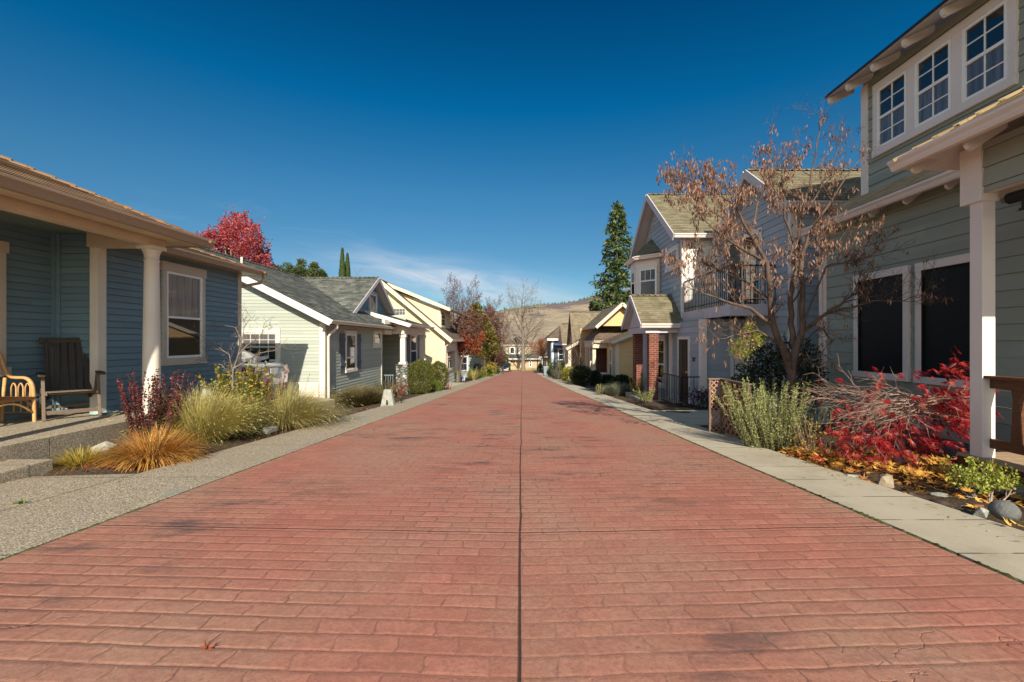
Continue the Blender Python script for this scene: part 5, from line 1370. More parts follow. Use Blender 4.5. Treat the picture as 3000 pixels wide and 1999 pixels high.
# pair of pale garden clogs left behind the armchair
gb = V((-6.15, 6.62, PZ))
gl_ = thing('garden_gloves', gb, 'pale mint garden gloves left on the porch floor behind the wooden armchair', 'gloves')
for k, (dx, dy, rt_) in enumerate(((0, 0, .5), (.07, .09, .9))):
    b = MB(); p = gb + V((dx, dy, .016)); d = V((math.cos(rt_), math.sin(rt_), 0)); sd = V((-d.y, d.x, 0))
    b.tube([p - d * .10, p - d * .02, p + d * .03], [.026, .028, .024], 8)
    for j in range(4): b.tube([p + d * .025 + sd * (.024 - j * .016), p + d * .10 + sd * (.03 - j * .02) + V((0, 0, .01 * (j % 2)))], [.010, .007], 6)
    b.tube([p - d * .01 + sd * .03, p + d * .04 + sd * .06], [.011, .008], 6)
    b.build('glove', M['mint'], gl_)

# ---------------------------------------------------------------- rocks
def hull_rock(name, c, size, seed, mat, label, n=16, rot=0.0, smooth=False, cat='rock', group=None):
    R = random.Random(seed); w = bmesh.new()
    for k in range(n):
        d = V((R.gauss(0, 1), R.gauss(0, 1), R.gauss(0, 1))).normalized() * R.uniform(.82, 1.08)
        w.verts.new((d.x * size[0], d.y * size[1], d.z * size[2]))
    bmesh.ops.convex_hull(w, input=w.verts)
    bmesh.ops.delete(w, geom=[v for v in w.verts if not v.link_faces], context='VERTS')
    if smooth:
        bmesh.ops.subdivide_edges(w, edges=w.edges, cuts=3, use_grid_fill=True, smooth=.9)
    else:
        bmesh.ops.bevel(w, geom=list(w.edges), offset=min(size) * .07, segments=1, affect='EDGES')
        bmesh.ops.triangulate(w, faces=w.faces)
        bmesh.ops.subdivide_edges(w, edges=w.edges, cuts=1)
        for v in w.verts: v.co += v.normal * min(size) * .06 * noise.noise(v.co * (4 / max(size)) + V((seed, 0, 0)))
    me = bpy.data.meshes.new(name); w.to_mesh(me); w.free(); me.materials.append(mat)
    if smooth:
        for p in me.polygons: p.use_smooth = True
    o = bpy.data.objects.new(name, me); COL.objects.link(o); o.location = c; o.rotation_euler = (0, 0, rot)
    return tag(o, label, cat, group)

def G(px, py):
    """point of the ground seen at this pixel of the photograph"""
    dx = (px - CX) / F; dz = (CY - py) / F
    y = 1.5
    for i in range(60):
        z = gz(dx * y, y); y = y + (z / dz - y) * .6
    return V((dx * y, y, gz(dx * y, y)))
def smooth_boulder(name, c, size, seed, mat, label):
    w = bmesh.new(); bmesh.ops.create_icosphere(w, subdivisions=4, radius=1)
    for v in w.verts:
        k = 1 + .07 * noise.noise(v.co * 1.3 + V((seed, 0, 0)))
        v.co = V((v.co.x * size[0] * k, v.co.y * size[1] * k, v.co.z * size[2] * k))
    me = bpy.data.meshes.new(name); w.to_mesh(me); w.free(); me.materials.append(mat)
    for p in me.polygons: p.use_smooth = True
    o = bpy.data.objects.new(name, me); COL.objects.link(o); o.location = c
    return tag(o, label, 'rock')

hull_rock('rock', V((-5.02, 5.45, -1.30)), (.15, .13, .125), 8, M['rock'], 'pale angular rock between the porch slab and the orange grass', 11)
hull_rock('standing_stone', V((-5.02, 7.3, -1.05)), (.15, .12, .36), 7, M['rock'], 'tall pale standing stone half hidden behind the green fountain grass', 16)
p = G(783, 1274); hull_rock('rock', p + V((0, .05, .06)), (.135, .12, .10), 12, M['rock'], 'blue grey angular rock beside the left sidewalk below the straw grass', 11, .4)
p = G(2612, 1424); hull_rock('rock', p + V((.03, .07, .015)), (.15, .09, .07), 21, M['rock_warm'], 'warm brown rugged rock in the soil bed by the right sidewalk', 18, .3)
p = G(2940, 1532); smooth_boulder('boulder', p + V((.10, .09, .052)), (.080, .088, .068), 5, M['rock_dark'], 'smooth round dark grey boulder beside the lime green shrub')
p = G(2880, 1518); hull_rock('rock', p + V((0, .03, .03)), (.07, .055, .05), 31, M['rock'], 'small grey angular rock next to the round boulder', 10, .2)
p = G(2872, 1492); hull_rock('rock', p + V((0, .02, .02)), (.045, .035, .032), 33, M['rock_red'], 'small orange red stone behind the grey angular rock', 12)
p = G(2755, 1450); hull_rock('flat_stone', p + V((0, .0, .0)), (.085, .06, .018), 35, M['rock'], 'flat pale stone lying in the soil bed below the lace maple', 12, .3)
p = G(2490, 1394); hull_rock('flat_stone', p + V((0, .0, .0)), (.10, .07, .02), 37, M['rock'], 'flat greenish stone at the edge of the right sidewalk', 12, .1)
p = G(2352, 1318); hull_rock('flat_stone', p + V((0, .05, .03)), (.13, .10, .04), 39, M['rock'], 'blue grey flat stone among the yellow fallen leaves', 12, .6)
# loose bark log edge of the bed
lg = MB(); pts = []; R0 = random.Random(17)
for k in range(12):
    t = k / 11; q = G(2660 + 190 * t, 1440 + 56 * t); pts.append(q + V((.03 + R0.gauss(0, .012), R0.gauss(0, .015), -.045 + R0.gauss(0, .008))))
lg.tube(pts, [.022 + .022 * R0.random() for k in range(12)], 7)
o = lg.build('rotten_branch', M['bark_dark'], None, org=pts[6]); tag(o, 'dark rotten branch lying along the right soil bed edge', 'branch')

# ---------------------------------------------------------------- stone block with a small lamp recess beside the left walk
p = G(1135, 1189); b = MB(); z0 = p.z - .05
b.hexa([V((p.x - .20, p.y - .02, z0)), V((p.x + .19, p.y - .02, z0)), V((p.x + .19, p.y + .22, z0)), V((p.x - .20, p.y + .22, z0)), V((p.x - .115, p.y + .03, z0 + .50)), V((p.x + .09, p.y + .03, z0 + .50)), V((p.x + .09, p.y + .17, z0 + .49)), V((p.x - .115, p.y + .17, z0 + .49))])
sb = thing('stone_marker', V((p.x, p.y + .1, z0)), 'pale granite wedge shaped stone marker beside the left sidewalk', 'stone marker')
b.build('block', M['rock'], sb, bevel=.018)
b = MB(); b.hexa([V((p.x - .035, p.y - .024, z0 + .07)), V((p.x + .03, p.y - .024, z0 + .07)), V((p.x + .03, p.y + .02, z0 + .07)), V((p.x - .035, p.y + .02, z0 + .07)), V((p.x - .03, p.y - .006, z0 + .20)), V((p.x + .0, p.y - .006, z0 + .22)), V((p.x + .0, p.y + .03, z0 + .22)), V((p.x - .03, p.y + .03, z0 + .20))]); b.build('lamp_recess', M['black_iron'], sb)

# ---------------------------------------------------------------- lattice screen, L-shaped
lp = V((3.33, 7.56, road_z(7.56))); zt = Zy(1113, 7.6)
ls = thing('lattice_screen', lp, 'brown wooden lattice privacy screen beside the right sidewalk', 'lattice screen')
def lattice_panel(fr, a0, a1, b0, b1, pitch=.105, w=.03):
    mb = MB(); H = b1 - b0; W = a1 - a0
    for sg, cc in ((1, .0), (-1, .009)):
        k = -H
        while k < W + H:
            # line a = a0 + k + sg*(b-b0)
            pts = []
            x_at0 = a0 + k if sg == 1 else a0 + k + H
            A = (x_at0, b0); B = (x_at0 + sg * H, b1)
            t0, t1 = 0.0, 1.0; dx = B[0] - A[0]
            for lim, s_ in ((a0, 1), (a1, -1)):
                tt = (lim - A[0]) / dx
                if s_ * dx > 0: t0 = max(t0, tt)
                else: t1 = min(t1, tt)
            if t1 - t0 > .03:
                P = fr.pt(A[0] + dx * t0, b0 + H * t0, cc); Q = fr.pt(A[0] + dx * t1, b0 + H * t1, cc)
                mb.bar(P, Q, .008, w, fr.n.cross((Q - P).normalized()) )
            k += pitch
    return mb
Xl = 3.33
mb = lattice_panel(wallYm(7.6), 3.145, Xl - .02, -1.53, zt - .02, .088, .017); mb.build('lattice_panel', M['lattice'], ls)
mb = lattice_panel(wallXm(Xl), 6.70, 7.56, -1.50, zt - .03, .15, .034); mb.build('lattice_panel', M['lattice'], ls)
mb = MB()
mb.box((3.115, 7.58, -1.62), (3.15, 7.62, zt)); mb.box((Xl - .03, 7.56, -1.62), (Xl + .03, 7.62, zt)); mb.box((Xl - .03, 6.66, -1.58), (Xl + .03, 6.71, zt - .02)); mb.build('post', M['lattice_post'], ls, bevel=.003)
mb = MB(); mb.box((3.10, 7.57, zt), (Xl + .035, 7.63, zt + .025)); mb.box((Xl - .045, 6.63, zt), (Xl + .035, 7.568, zt + .022)); mb.build('cap_rail', M['lattice_post'], ls, bevel=.003)
mb = MB(); mb.box((Xl + .035, 6.72, -1.5), (Xl + .05, 7.55, zt - .02)); mb.build('backing', M['lattice_post'], ls)
# meter box behind the lattice
o = MB(); o.box((3.62, 6.95, -1.5), (3.95, 7.45, -.85)); o.box((3.60, 7.0, -1.42), (3.615, 7.4, -.95)); ob_ = o.build('utility_box', M['grey_iron'], None, bevel=.01, org=(3.8, 7.2, -1.5)); tag(ob_, 'pale grey utility box hidden behind the brown lattice screen', 'utility box')

# ---------------------------------------------------------------- cars
def car(pos, ang, label, paint, L=4.5, W=1.76, H=1.45, suv=False, lower=None):
    rt_ = thing('parked_car', pos, label, 'car'); rt_.rotation_euler = (0, 0, ang)
    save = ORG[rt_]; ORG[rt_] = V((0, 0, 0))
    def sect(x, zb, zt, w, cr=.12, n=5, tuck=.05):
        pts = []
        h = w / 2
        base = [(-h + tuck, zb), (-h, zb + .22), (-h - .0, (zb + zt) / 2), (-h + .02, zt - cr)]
        top = [(-h + .02 + cr * (1 - math.cos(a)), zt - cr + cr * math.sin(a)) for a in [PI / 2 * k / 4 for k in range(1, 5)]]
        left = base + top
        pts = left + [(-y, z) for y, z in reversed(left)]
        return [V((x, y, z)) for y, z in pts]
    def loft(secs, name, mat, par):
        mb = MB(); n = len(secs[0])
        for s_ in secs: mb.v.extend([tuple(p) for p in s_])
        for i in range(len(secs) - 1):
            for k in range(n):
                a = i * n + k; b = i * n + (k + 1) % n
                mb.f.append((a, b, b + n, a + n)); mb.m.append(0); mb.uv.append(None); mb.sm.append(True)
        for base in (0, (len(secs) - 1) * n):
            mb.f.append(tuple(base + k for k in range(n))); mb.m.append(0); mb.uv.append(None); mb.sm.append(False)
        o = mb.build(name, mat, par)
        md = o.modifiers.new('Sub', 'SUBSURF'); md.levels = md.render_levels = 1
        return o
    belt = .92 if not suv else 1.02; zb = .22
    tail_h = .98 if not suv else 1.04
    # x: rear = 0, front = L
    body = [(0.0, .40, .80, W * .86), (.03, .34, .86, W * .93), (.14, .28, tail_h - .04, W * .97), (.35, zb, tail_h, W), (.8, zb, tail_h - .01, W), (L * .40, zb, belt, W), (L * .62, zb, belt - .02, W), (L * .78, zb, .86 if not suv else .95, W * .985), (L * .92, zb + .03, .74 if not suv else .85, W * .95), (L * .985, .30, .64 if not suv else .78, W * .86), (L, .38, .56 if not suv else .70, W * .78)]
    loft([sect(*q) for q in body], 'body', paint, rt_)
    if suv: cab = [(.10, .98, 1.0, W * .88), (.26, .95, H - .14, W * .84), (.55, .95, H, W * .82), (L * .5, .93, H, W * .82), (L * .60, .92, H - .06, W * .82), (L * .74, .92, .98, W * .88)]
    else: cab = [(.52, .93, .97, W * .86), (.95, .92, 1.25, W * .80), (1.35, .91, H - .03, W * .76), (L * .46, .91, H, W * .76), (L * .56, .90, H - .07, W * .76), (L * .73, .88, .92, W * .86)]
    loft([sect(x, z0, z1, w, .10, tuck=.0) for x, z0, z1, w in cab], 'cabin', paint, rt_)
    def quad_part(name, pts, mat, t=.012):
        mb = MB(); mb.face(pts); c = sum(pts, V()) / len(pts)
        n = (pts[1] - pts[0]).cross(pts[2] - pts[0]).normalized()
        q = [p + n * t for p in pts]; mb.face(q)
        for i in range(len(pts)):
            j = (i + 1) % len(pts); mb.face([pts[i], pts[j], q[j], q[i]])
        return mb.build(name, mat, rt_)
    # glass
    if suv:
        quad_part('rear_window', [V((.115, -W * .36, 1.04)), V((.115, W * .36, 1.04)), V((.245, W * .33, H - .16)), V((.245, -W * .33, H - .16))], M['glass'], .014)
        quad_part('windscreen', [V((L * .735, W * .38, 1.0)), V((L * .735, -W * .38, 1.0)), V((L * .605, -W * .34, H - .10)), V((L * .605, W * .34, H - .10))], M['glass'], .03)
    else:
        quad_part('rear_window', [V((.58, -W * .37, .995)), V((.58, W * .37, .995)), V((1.25, W * .32, H - .10)), V((1.25, -W * .32, H - .10))], M['glass'], .03)
        quad_part('windscreen', [V((L * .715, W * .38, .95)), V((L * .715, -W * .38, .95)), V((L * .575, -W * .33, H - .10)), V((L * .575, W * .33, H - .10))], M['glass'], .03)
    for sg in (-1, 1):
        y0, y1 = sg * (W * .437), sg * (W * .395)
        zt = H - .12
        for xa, xb, xc, xd in (((.95 if not suv else .4), L * .40, L * .40, (1.35 if not suv else .5)), (L * .42, L * .67, L * .56, L * .42)):
            pts = [V((xa, y0, .98)), V((xb, y0, .97)), V((xc, y1, zt)), V((xd, y1, zt))]
            if sg > 0: pts = pts[::-1]
            quad_part('side_window', pts, M['glass'], .02)
    # lamps, plate, bumper
    for sg in (-1, 1):
        tl = [V((.015, sg * W * .47, .66)), V((-.012, sg * W * .30, .68)), V((.03, sg * W * .29, .86)), V((.10, sg * W * .485, .90))] if not suv else [V((.0, sg * W * .47, .7)), V((-.01, sg * W * .38, .7)), V((.05, sg * W * .38, 1.0)), V((.07, sg * W * .47, 1.0))]
        mb = MB(); tl2 = [p + V((.38 if not suv else .05, sg * .035, .035)) for p in (tl[0], tl[3])]
        mb.face([p + V((-.02, 0, 0)) for p in tl]); mb.face([tl[0] + V((-.02, sg * .01, 0)), tl[3] + V((-.02, sg * .01, 0)), tl2[1], tl2[0] + V((-.10, 0, .02))]); mb.build('tail_lamp', M['tail'], rt_)
        hl = [V((L - .04, sg * W * .25, .60)), V((L - .12, sg * W * .44, .62)), V((L - .22, sg * W * .46, .76)), V((L - .10, sg * W * .26, .72))] if not suv else [V((L + .0, sg * W * .26, .62)), V((L - .06, sg * W * .42, .62)), V((L - .08, sg * W * .43, .80)), V((L - .03, sg * W * .26, .80))]
        mb = MB(); mb.face([p + V((.02, 0, 0)) for p in hl]); mb.face([p + V((-.03, 0, 0)) for p in hl]); mb.build('headlight', M['lamp_clear'], rt_)
        mb = MB(); mb.hexa([V((L * .66 + a, sg * (W / 2 + b), c)) for c in (.95, 1.07) for (a, b) in ((0, -.02), (.06, -.02), (.08, .14), (.0, .14))]); mb.build('wing_mirror', paint, rt_)
    pq = MB(); pq.box((-.035, -.16, .68), (-.025 if not suv else -.02, .16, .83)); pq.build('number_plate', M['plate'], rt_)
    pq = MB(); pq.box((-.03, -W * .27, .84), (.02, W * .27, .875)); pq.build('chrome_strip', M['alloy'], rt_)
    pq = MB(); pq.box((L - .02, -.16, .42), (L + .02, .16, .53)); pq.build('number_plate', M['plate'], rt_)
    bq = MB(); bq.box((L - .10, -W * .36, .60), (L + .005, W * .36, .72)); bq.build('grille', M['black_iron'], rt_)
    if lower:
        for x in (-.04, L - .12):
            bq = MB(); bq.box((x, -W * .46, .30), (x + .17, W * .46, .56)); bq.build('bumper', lower, rt_, bevel=.04)
    for x in (L * .18, L * .80):
        for sg in (-1, 1):
            y = sg * (W / 2 - .10)
            mb = MB(); mb.tube([V((x, y - .105, .33)), V((x, y - .08, .33)), V((x, y + .08, .33)), V((x, y + .105, .33))], [.29, .33, .33, .29], 28)
            wh = mb.build('wheel', M['rubber'], rt_)
            mb = MB(); mb.tube([V((x, y + sg * .09, .33)), V((x, y + sg * .112, .33))], [.21, .19], 20); mb.build('rim', M['alloy'], wh)
    ORG[rt_] = save
    return rt_
car(V((-6.42, 11.72, road_z(11.7) + .235)), PI + .0, 'white saloon car parked nose in between the blue cottage and the pale green cottage', M['car_white'], H=1.40)
cy = 78.0; car(V((Xy(1474, cy), cy + 4.3, road_z(cy + 2) + .0)), -PI / 2 + .03, 'dark blue estate car parked facing us at the far left end of the street', M['car_dark'], 4.4, 1.78, 1.55, True, M['car_silver'])

# ---------------------------------------------------------------- refuse bin, far right
p = G(1600, 1102); bn = thing('wheelie_bin', p, 'pale grey wheeled refuse bin standing at the right kerb', 'bin')
b = MB(); x, y, z = p; b.hexa([V((x - .24, y - .22, z + .05)), V((x + .24, y - .22, z + .05)), V((x + .24, y + .26, z + .05)), V((x - .24, y + .26, z + .05)), V((x - .31, y - .32, z + .98)), V((x + .31, y - .32, z + .98)), V((x + .31, y + .36, z + .98)), V((x - .31, y + .36, z + .98))]); b.build('body', M['bin'], bn, bevel=.03)
b = MB(); b.hexa([V((x - .34, y - .38, z + .985)), V((x + .34, y - .38, z + .985)), V((x + .34, y + .4, z + .985)), V((x - .34, y + .4, z + .985)), V((x - .30, y - .34, z + 1.05)), V((x + .30, y - .34, z + 1.05)), V((x + .30, y + .36, z + 1.09)), V((x - .30, y + .36, z + 1.09))]); b.build('lid', M['bin_lid'], bn, bevel=.02)
for sg in (-1, 1):
    b = MB(); b.tube([V((x + sg * .22, y + .30, z + .12)), V((x + sg * .28, y + .30, z + .12))], .12, 14); b.build('wheel', M['rubber'], bn)

# ---------------------------------------------------------------- blue and white plant stand by the rust coloured tree
p = G(1357, 1116); st = thing('plant_stand', p, 'white and blue striped wire plant stand by the rust red tree', 'plant stand')
b = MB()
for k in range(10):
    a = 2 * PI * k / 10; b.tube([V((p.x + .13 * math.cos(a), p.y + .13 * math.sin(a), p.z)), V((p.x + .30 * math.cos(a), p.y + .30 * math.sin(a), p.z + .95))], .018, 5, m=k % 2)
b.build('legs', [M['rackblue'], M['rackwhite']], st)
b = MB(); b.tube([V((p.x + .31 * math.cos(k * PI / 8), p.y + .31 * math.sin(k * PI / 8), p.z + .96)) for k in range(17)], .03, 6); b.build('rim', M['rackwhite'], st)
b = MB(); R0 = random.Random(3)
for k in range(14):
    a = R0.uniform(0, 6.28); b.tube([V((p.x, p.y, p.z + .9)), V((p.x + .25 * math.cos(a), p.y + .25 * math.sin(a), p.z + 1.4)), V((p.x + .35 * math.cos(a + .5), p.y + .3 * math.sin(a + .5), p.z + 1.75))], .014, 4)
b.build('wire_hoops', M['rackwhite'], st)

# ---------------------------------------------------------------- single fallen leaves on the road and walks
def palmate(mb, c, nrm, up, size, lobes=5, col=.5, curl=.15, dip=.34, wid=.5):
    nrm = nrm.normalized(); up = (up - nrm * up.dot(nrm)).normalized(); sd = nrm.cross(up)
    pts = []; n = lobes
    spread = 2.3
    for k in range(n):
        a = -spread / 2 * 1.25 + spread * 1.25 * k / (n - 1); L = size * (1 - .42 * abs(2 * k / (n - 1) - 1) ** 1.4)
        pts.append((a, L))
        if k < n - 1: pts.append((a + spread * 1.25 / (n - 1) / 2, size * dip))
    ring = [c + up * (L * math.cos(a)) + sd * (L * math.sin(a)) + nrm * (curl * L * L / size) for a, L in pts]
    base = c - up * size * .08
    for i in range(len(ring) - 1):
        mb.face([base, ring[i], ring[i + 1]], uv=[(col, 0)] * 3)
lc = V((-1.206, 1.735, road_z(1.735) + .012)); b = MB()
palmate(b, lc, V((.15, -.55, 1)), V((-.6, .2, -.3)), .026, 5, .5, .5); palmate(b, lc + V((.012, 0, .004)), V((.4, -.5, 1)), V((1, .1, .1)), .024, 5, .6, .5)
b.tube([lc, lc + V((-.012, .012, .022))], .001, 4)
o = b.build('fallen_leaf', M['lf_rust'], None, org=lc); tag(o, 'curled rust orange leaf lying alone on the red road in the foreground', 'leaf')
q = G(2018, 1267); b = MB(); palmate(b, q + V((0, 0, .02)), V((0, -.2, 1)), V((1, .3, 0)), .06, 5, .7, .3); o = b.build('fallen_leaf', M['litter'], None, org=q); tag(o, 'yellow leaf lying on the right sidewalk near the lattice screen', 'leaf')
# ================================================================ PLANTS
def rvec(R): 
    while True:
        v = V((R.uniform(-1, 1), R.uniform(-1, 1), R.uniform(-1, 1)))
        if .01 < v.length < 1: return v.normalized()

def leaf(mb, p, d, n, L, W, c, fold=.0):
    """one kite-shaped leaf, folded along its rib"""
    d = d.normalized(); sd = d.cross(n)
    if sd.length < 1e-4: sd = d.orthogonal()
    sd.normalize(); up = sd.cross(d)
    m = p + d * (L * .45); t = p + d * L
    k = len(mb.v); a = m + sd * (W / 2) + up * fold * W; b = m - sd * (W / 2) + up * fold * W
    mb.v.extend(((p.x, p.y, p.z), (a.x, a.y, a.z), (t.x, t.y, t.z), (b.x, b.y, b.z)))
    mb.f.append((k, k + 1, k + 2, k + 3)); mb.m.append(0); mb.uv.append(((c, 0),) * 4); mb.sm.append(False)

def blade(mb, p, d, L, w, bend, R, c, seg=4):
    """a narrow grass blade curving outwards and down"""
    h = V((d.x, d.y, 0))
    if h.length < 1e-4: h = V((1, 0, 0))
    h.normalize(); side = V((-h.y, h.x, 0))
    pts = []; q = V(p); dd = V(d).normalized()
    for i in range(seg + 1):
        pts.append(q.copy()); q = q + dd * (L / seg); dd = (dd + (h * .25 + V((0, 0, -1))) * (bend / seg)).normalized()
    k = len(mb.v)
    for i, a in enumerate(pts):
        ww = w * (1 - (i / seg) ** 2 * .9) / 2
        mb.v.append((a.x - side.x * ww, a.y - side.y * ww, a.z)); mb.v.append((a.x + side.x * ww, a.y + side.y * ww, a.z))
    for i in range(seg):
        b = k + 2 * i
        mb.f.append((b, b + 1, b + 3, b + 2)); mb.m.append(0); mb.uv.append(((c, 0),) * 4); mb.sm.append(True)
    return pts[-1], dd

def plant(name, p, label, cat, group=None): return thing(name, V(p), label, cat, group)

def grass(name, p, w, h, n, mat, label, seed, lean=(0, 0), bw=.006, bend=.9, spread=1.0, plume=0, pmat=None, cat='grass clump', base=.35, minl=.55):
    R = random.Random(seed); t = plant(name, p, label, cat); mb = MB(); pm = MB()
    for k in range(n):
        a = R.uniform(0, 2 * PI); rr = math.sqrt(R.random())
        o = V((math.cos(a), math.sin(a), 0))
        q = V(p) + o * (rr * w * base * .5) + V((0, 0, -.02))
        tilt = rr * spread * R.uniform(.55, 1.15)
        d = V((o.x * tilt + lean[0], o.y * tilt + lean[1], 1.0)) + rvec(R) * .16
        L = h * R.uniform(minl, 1.15) * (1 + .12 * tilt)
        c = min(.999, max(0, R.gauss(.48, .26)))
        e, dd = blade(mb, q, d, L, bw * R.uniform(.6, 1.3), bend * R.uniform(.5, 1.3) * (.35 + rr), R, c)
        if plume and R.random() < plume:
            for j in range(5): leaf(pm, e - dd * (.012 * j), (dd + rvec(R) * .25), rvec(R), .024, .007, R.uniform(.25, .75))
    mb.build('blades', mat, t)
    if pm.v: pm.build('seed_heads', pmat or mat, t)
    return t

def grow(mb, p, d, L, r, lvl, o, R, tips):
    seg = o['seg'][lvl]; pts = [V(p)]; rad = [r]; q = V(p); dd = V(d).normalized()
    taper = o.get('taper', .45); r = max(r, o.get('rmin', 0))
    for i in range(seg):
        dd = (dd + rvec(R) * o['jit'][lvl] + V((0, 0, o['up'][lvl]))).normalized()
        q = q + dd * (L / seg); pts.append(q.copy()); rad.append(r * (1 - (1 - taper) * (i + 1) / seg))
    mb.tube(pts, rad, o['sides'][lvl], cap=(lvl == 0))
    last = lvl >= len(o['n'])
    if last or lvl >= o.get('tipfrom', 9):
        tips.append((pts[-1], dd, lvl))
        if last and seg > 1: tips.append((pts[len(pts) // 2], dd, lvl))
    if last: return
    n = o['n'][lvl]; ph = R.uniform(0, 6.28); st = o['start'][lvl]
    for k in range(n):
        t = st + (1 - st) * (k + R.uniform(.2, .8)) / n
        x = t * seg; i = min(seg - 1, int(x)); f = x - i
        bp = pts[i].lerp(pts[i + 1], f); bd = (pts[i + 1] - pts[i]).normalized(); br = rad[i] + (rad[i + 1] - rad[i]) * f
        ph += 2.4 + R.uniform(-.5, .5)
        side = bd.orthogonal().normalized(); side = Matrix.Rotation(ph, 3, bd) @ side
        ang = math.radians(o['ang'][lvl] * R.uniform(.7, 1.25))
        nd = bd * math.cos(ang) + side * math.sin(ang)
        nl = L * o['lr'][lvl] * (1 - o.get('tl', .5) * (t - st) / (1 - st + 1e-6)) * R.uniform(.7, 1.2)
        grow(mb, bp, nd, nl, max(o.get('rmin', .0012), br * o['rr'][lvl]), lvl + 1, o, R, tips)

def tree(name, p, label, mat, leafmat, o, H, r, seed, d=(0, 0, 1), nleaf=0, lsize=.05, lspread=.15, cat='tree', keep=None, droop=0, leafw=.55, sprays=None, group=None):
    R = random.Random(seed); t = plant(name, p, label, cat, group); mb = MB(); tips = []
    grow(mb, V(p) - V((0, 0, .1)), V(d), H, r, 0, o, R, tips)
    mb.build('trunk', mat, t)
    if nleaf:
        lb = MB()
        for q, dd, lv in tips:
            if keep and not keep(q, R): continue
            for k in range(nleaf):
                e = q + rvec(R) * lspread * R.random()
                ld = (rvec(R) + V((0, 0, -droop)) + dd * .3)
                leaf(lb, e, ld, rvec(R), lsize * R.uniform(.6, 1.3), lsize * leafw * R.uniform(.8, 1.2), min(.999, max(0, R.gauss(.5, .27))), .15)
        lb.build('crown', leafmat, t)
    return t

def clumps(lb, cl, n, L, W, R, up=.3, shell=.55, inner=.15, cs=.26, cm=.5):
    """leaves spread through a set of overlapping ellipsoid clumps"""
    tot = sum(c[1][0] * c[1][1] + c[1][1] * c[1][2] + c[1][0] * c[1][2] for c in cl)
    for c, rad in cl:
        m = int(n * (rad[0] * rad[1] + rad[1] * rad[2] + rad[0] * rad[2]) / tot)
        bias = R.uniform(-.10, .10)
        for k in range(m):
            u = rvec(R); s_ = shell + (1.04 - shell) * R.random() ** .6 if R.random() > inner else R.random() * shell
            s_ *= 1 + .16 * noise.noise(V((u.x * 2.2 + c[0], u.y * 2.2 + c[1], u.z * 2.2 + c[2])))
            p = V((c[0] + u.x * rad[0] * s_, c[1] + u.y * rad[1] * s_, c[2] + u.z * rad[2] * s_))
            d = (u + V((0, 0, up)) + rvec(R) * .9)
            leaf(lb, p, d, u + rvec(R) * .6, L * R.uniform(.6, 1.35), W * R.uniform(.7, 1.25), min(.999, max(0, R.gauss(cm + bias, cs))), .12)

def hedge(name, p, rad, n, mat, label, seed, L=.04, W=.024, zoff=None, cat='shrub', lumps=5, stem=True, stemmat=None, cm=.5, flat=1.0, group=None):
    """bush: core clump plus lumps"""
    R = random.Random(seed); t = plant(name, p, label, cat, group); lb = MB()
    z = rad[2] * .96 if zoff is None else zoff
    c0 = V(p) + V((0, 0, z)); cl = [(c0, rad)]
    for k in range(lumps):
        u = rvec(R); u.z = abs(u.z) * .8 - .2
        s_ = R.uniform(.30, .45)
        cl.append((c0 + V((u.x * rad[0] * .68, u.y * rad[1] * .68, u.z * rad[2] * .68)), tuple(q * s_ for q in rad)))
    clumps(lb, cl, n, L, W, R, cm=cm, shell=.72, inner=.12)
    lb.build('foliage', mat, t)
    mb = MB()
    for k in range(6):
        a = R.uniform(0, 6.28); e = V((math.cos(a) * rad[0] * .6, math.sin(a) * rad[1] * .6, rad[2] * R.uniform(.8, 1.5)))
        mb.tube([V(p) + V((math.cos(a) * .04, math.sin(a) * .04, -.03)), V(p) + e * .5 + rvec(R) * .05, V(p) + e], [.014, .010, .004], 5)
    mb.build('stems', stemmat or M['bark_dark'], t)
    return t

# ---------------------------------------------------------------- left bed, near to far
p = G(238, 1368); grass('grass_tuft', p, .42, .26, 620, M['gr_orgreen'], 'small yellow and green grass tuft at the foot of the porch step', 1, bw=.009, bend=1.1, spread=1.3, base=.6)
p = G(448, 1350); grass('straw_grass', p, .52, .42, 3000, M['gr_orange'], 'big orange straw coloured grass clump at the sidewalk edge', 2, lean=(.05, -.05), bw=.0072, bend=1.5, spread=1.2, base=1.0, minl=.4)
# barberry: upright wands set with small purple leaves
def wands(name, p, label, mat, stem, n, h, spread, seed, L=.022, W=.016, dens=60, lean=(0, 0), lo=.18, cat='shrub', base=.12, whorl=False, cm=.45, cs=.28):
    R = random.Random(seed); t = plant(name, p, label, cat); mb = MB(); lb = MB()
    for k in range(n):
        a = R.uniform(0, 6.28); rr = math.sqrt(R.random())
        d = V((math.cos(a) * rr * spread + lean[0], math.sin(a) * rr * spread + lean[1], 1)).normalized()
        H = h * R.uniform(.45, 1.08); q = V(p) + V((math.cos(a), math.sin(a), 0)) * base * rr
        pts = [q]; dd = d.copy(); sg = 6
        for i in range(sg):
            dd = (dd + rvec(R) * .10 + V((0, 0, .05))).normalized(); q = q + dd * H / sg; pts.append(q.copy())
        mb.tube(pts, [.005 * (1 - i / (sg + 1.5)) + .0012 for i in range(sg + 1)], 4, cap=False)
        m = int(dens * H / h)
        for i in range(m):
            s_ = lo + (1 - lo) * (i + R.random()) / m; x = s_ * sg; j = min(sg - 1, int(x)); e = pts[j].lerp(pts[j + 1], x - j)
            wd = (pts[j + 1] - pts[j]).normalized()
            ld = (wd * (.9 if whorl else .35) + rvec(R)).normalized()
            leaf(lb, e + rvec(R) * (.002 if whorl else .012), ld, rvec(R), L * R.uniform(.6, 1.3), W * R.uniform(.7, 1.2), min(.999, max(0, R.gauss(cm, cs))), .1)
    mb.build('stems', stem, t); lb.build('foliage', mat, t); return t
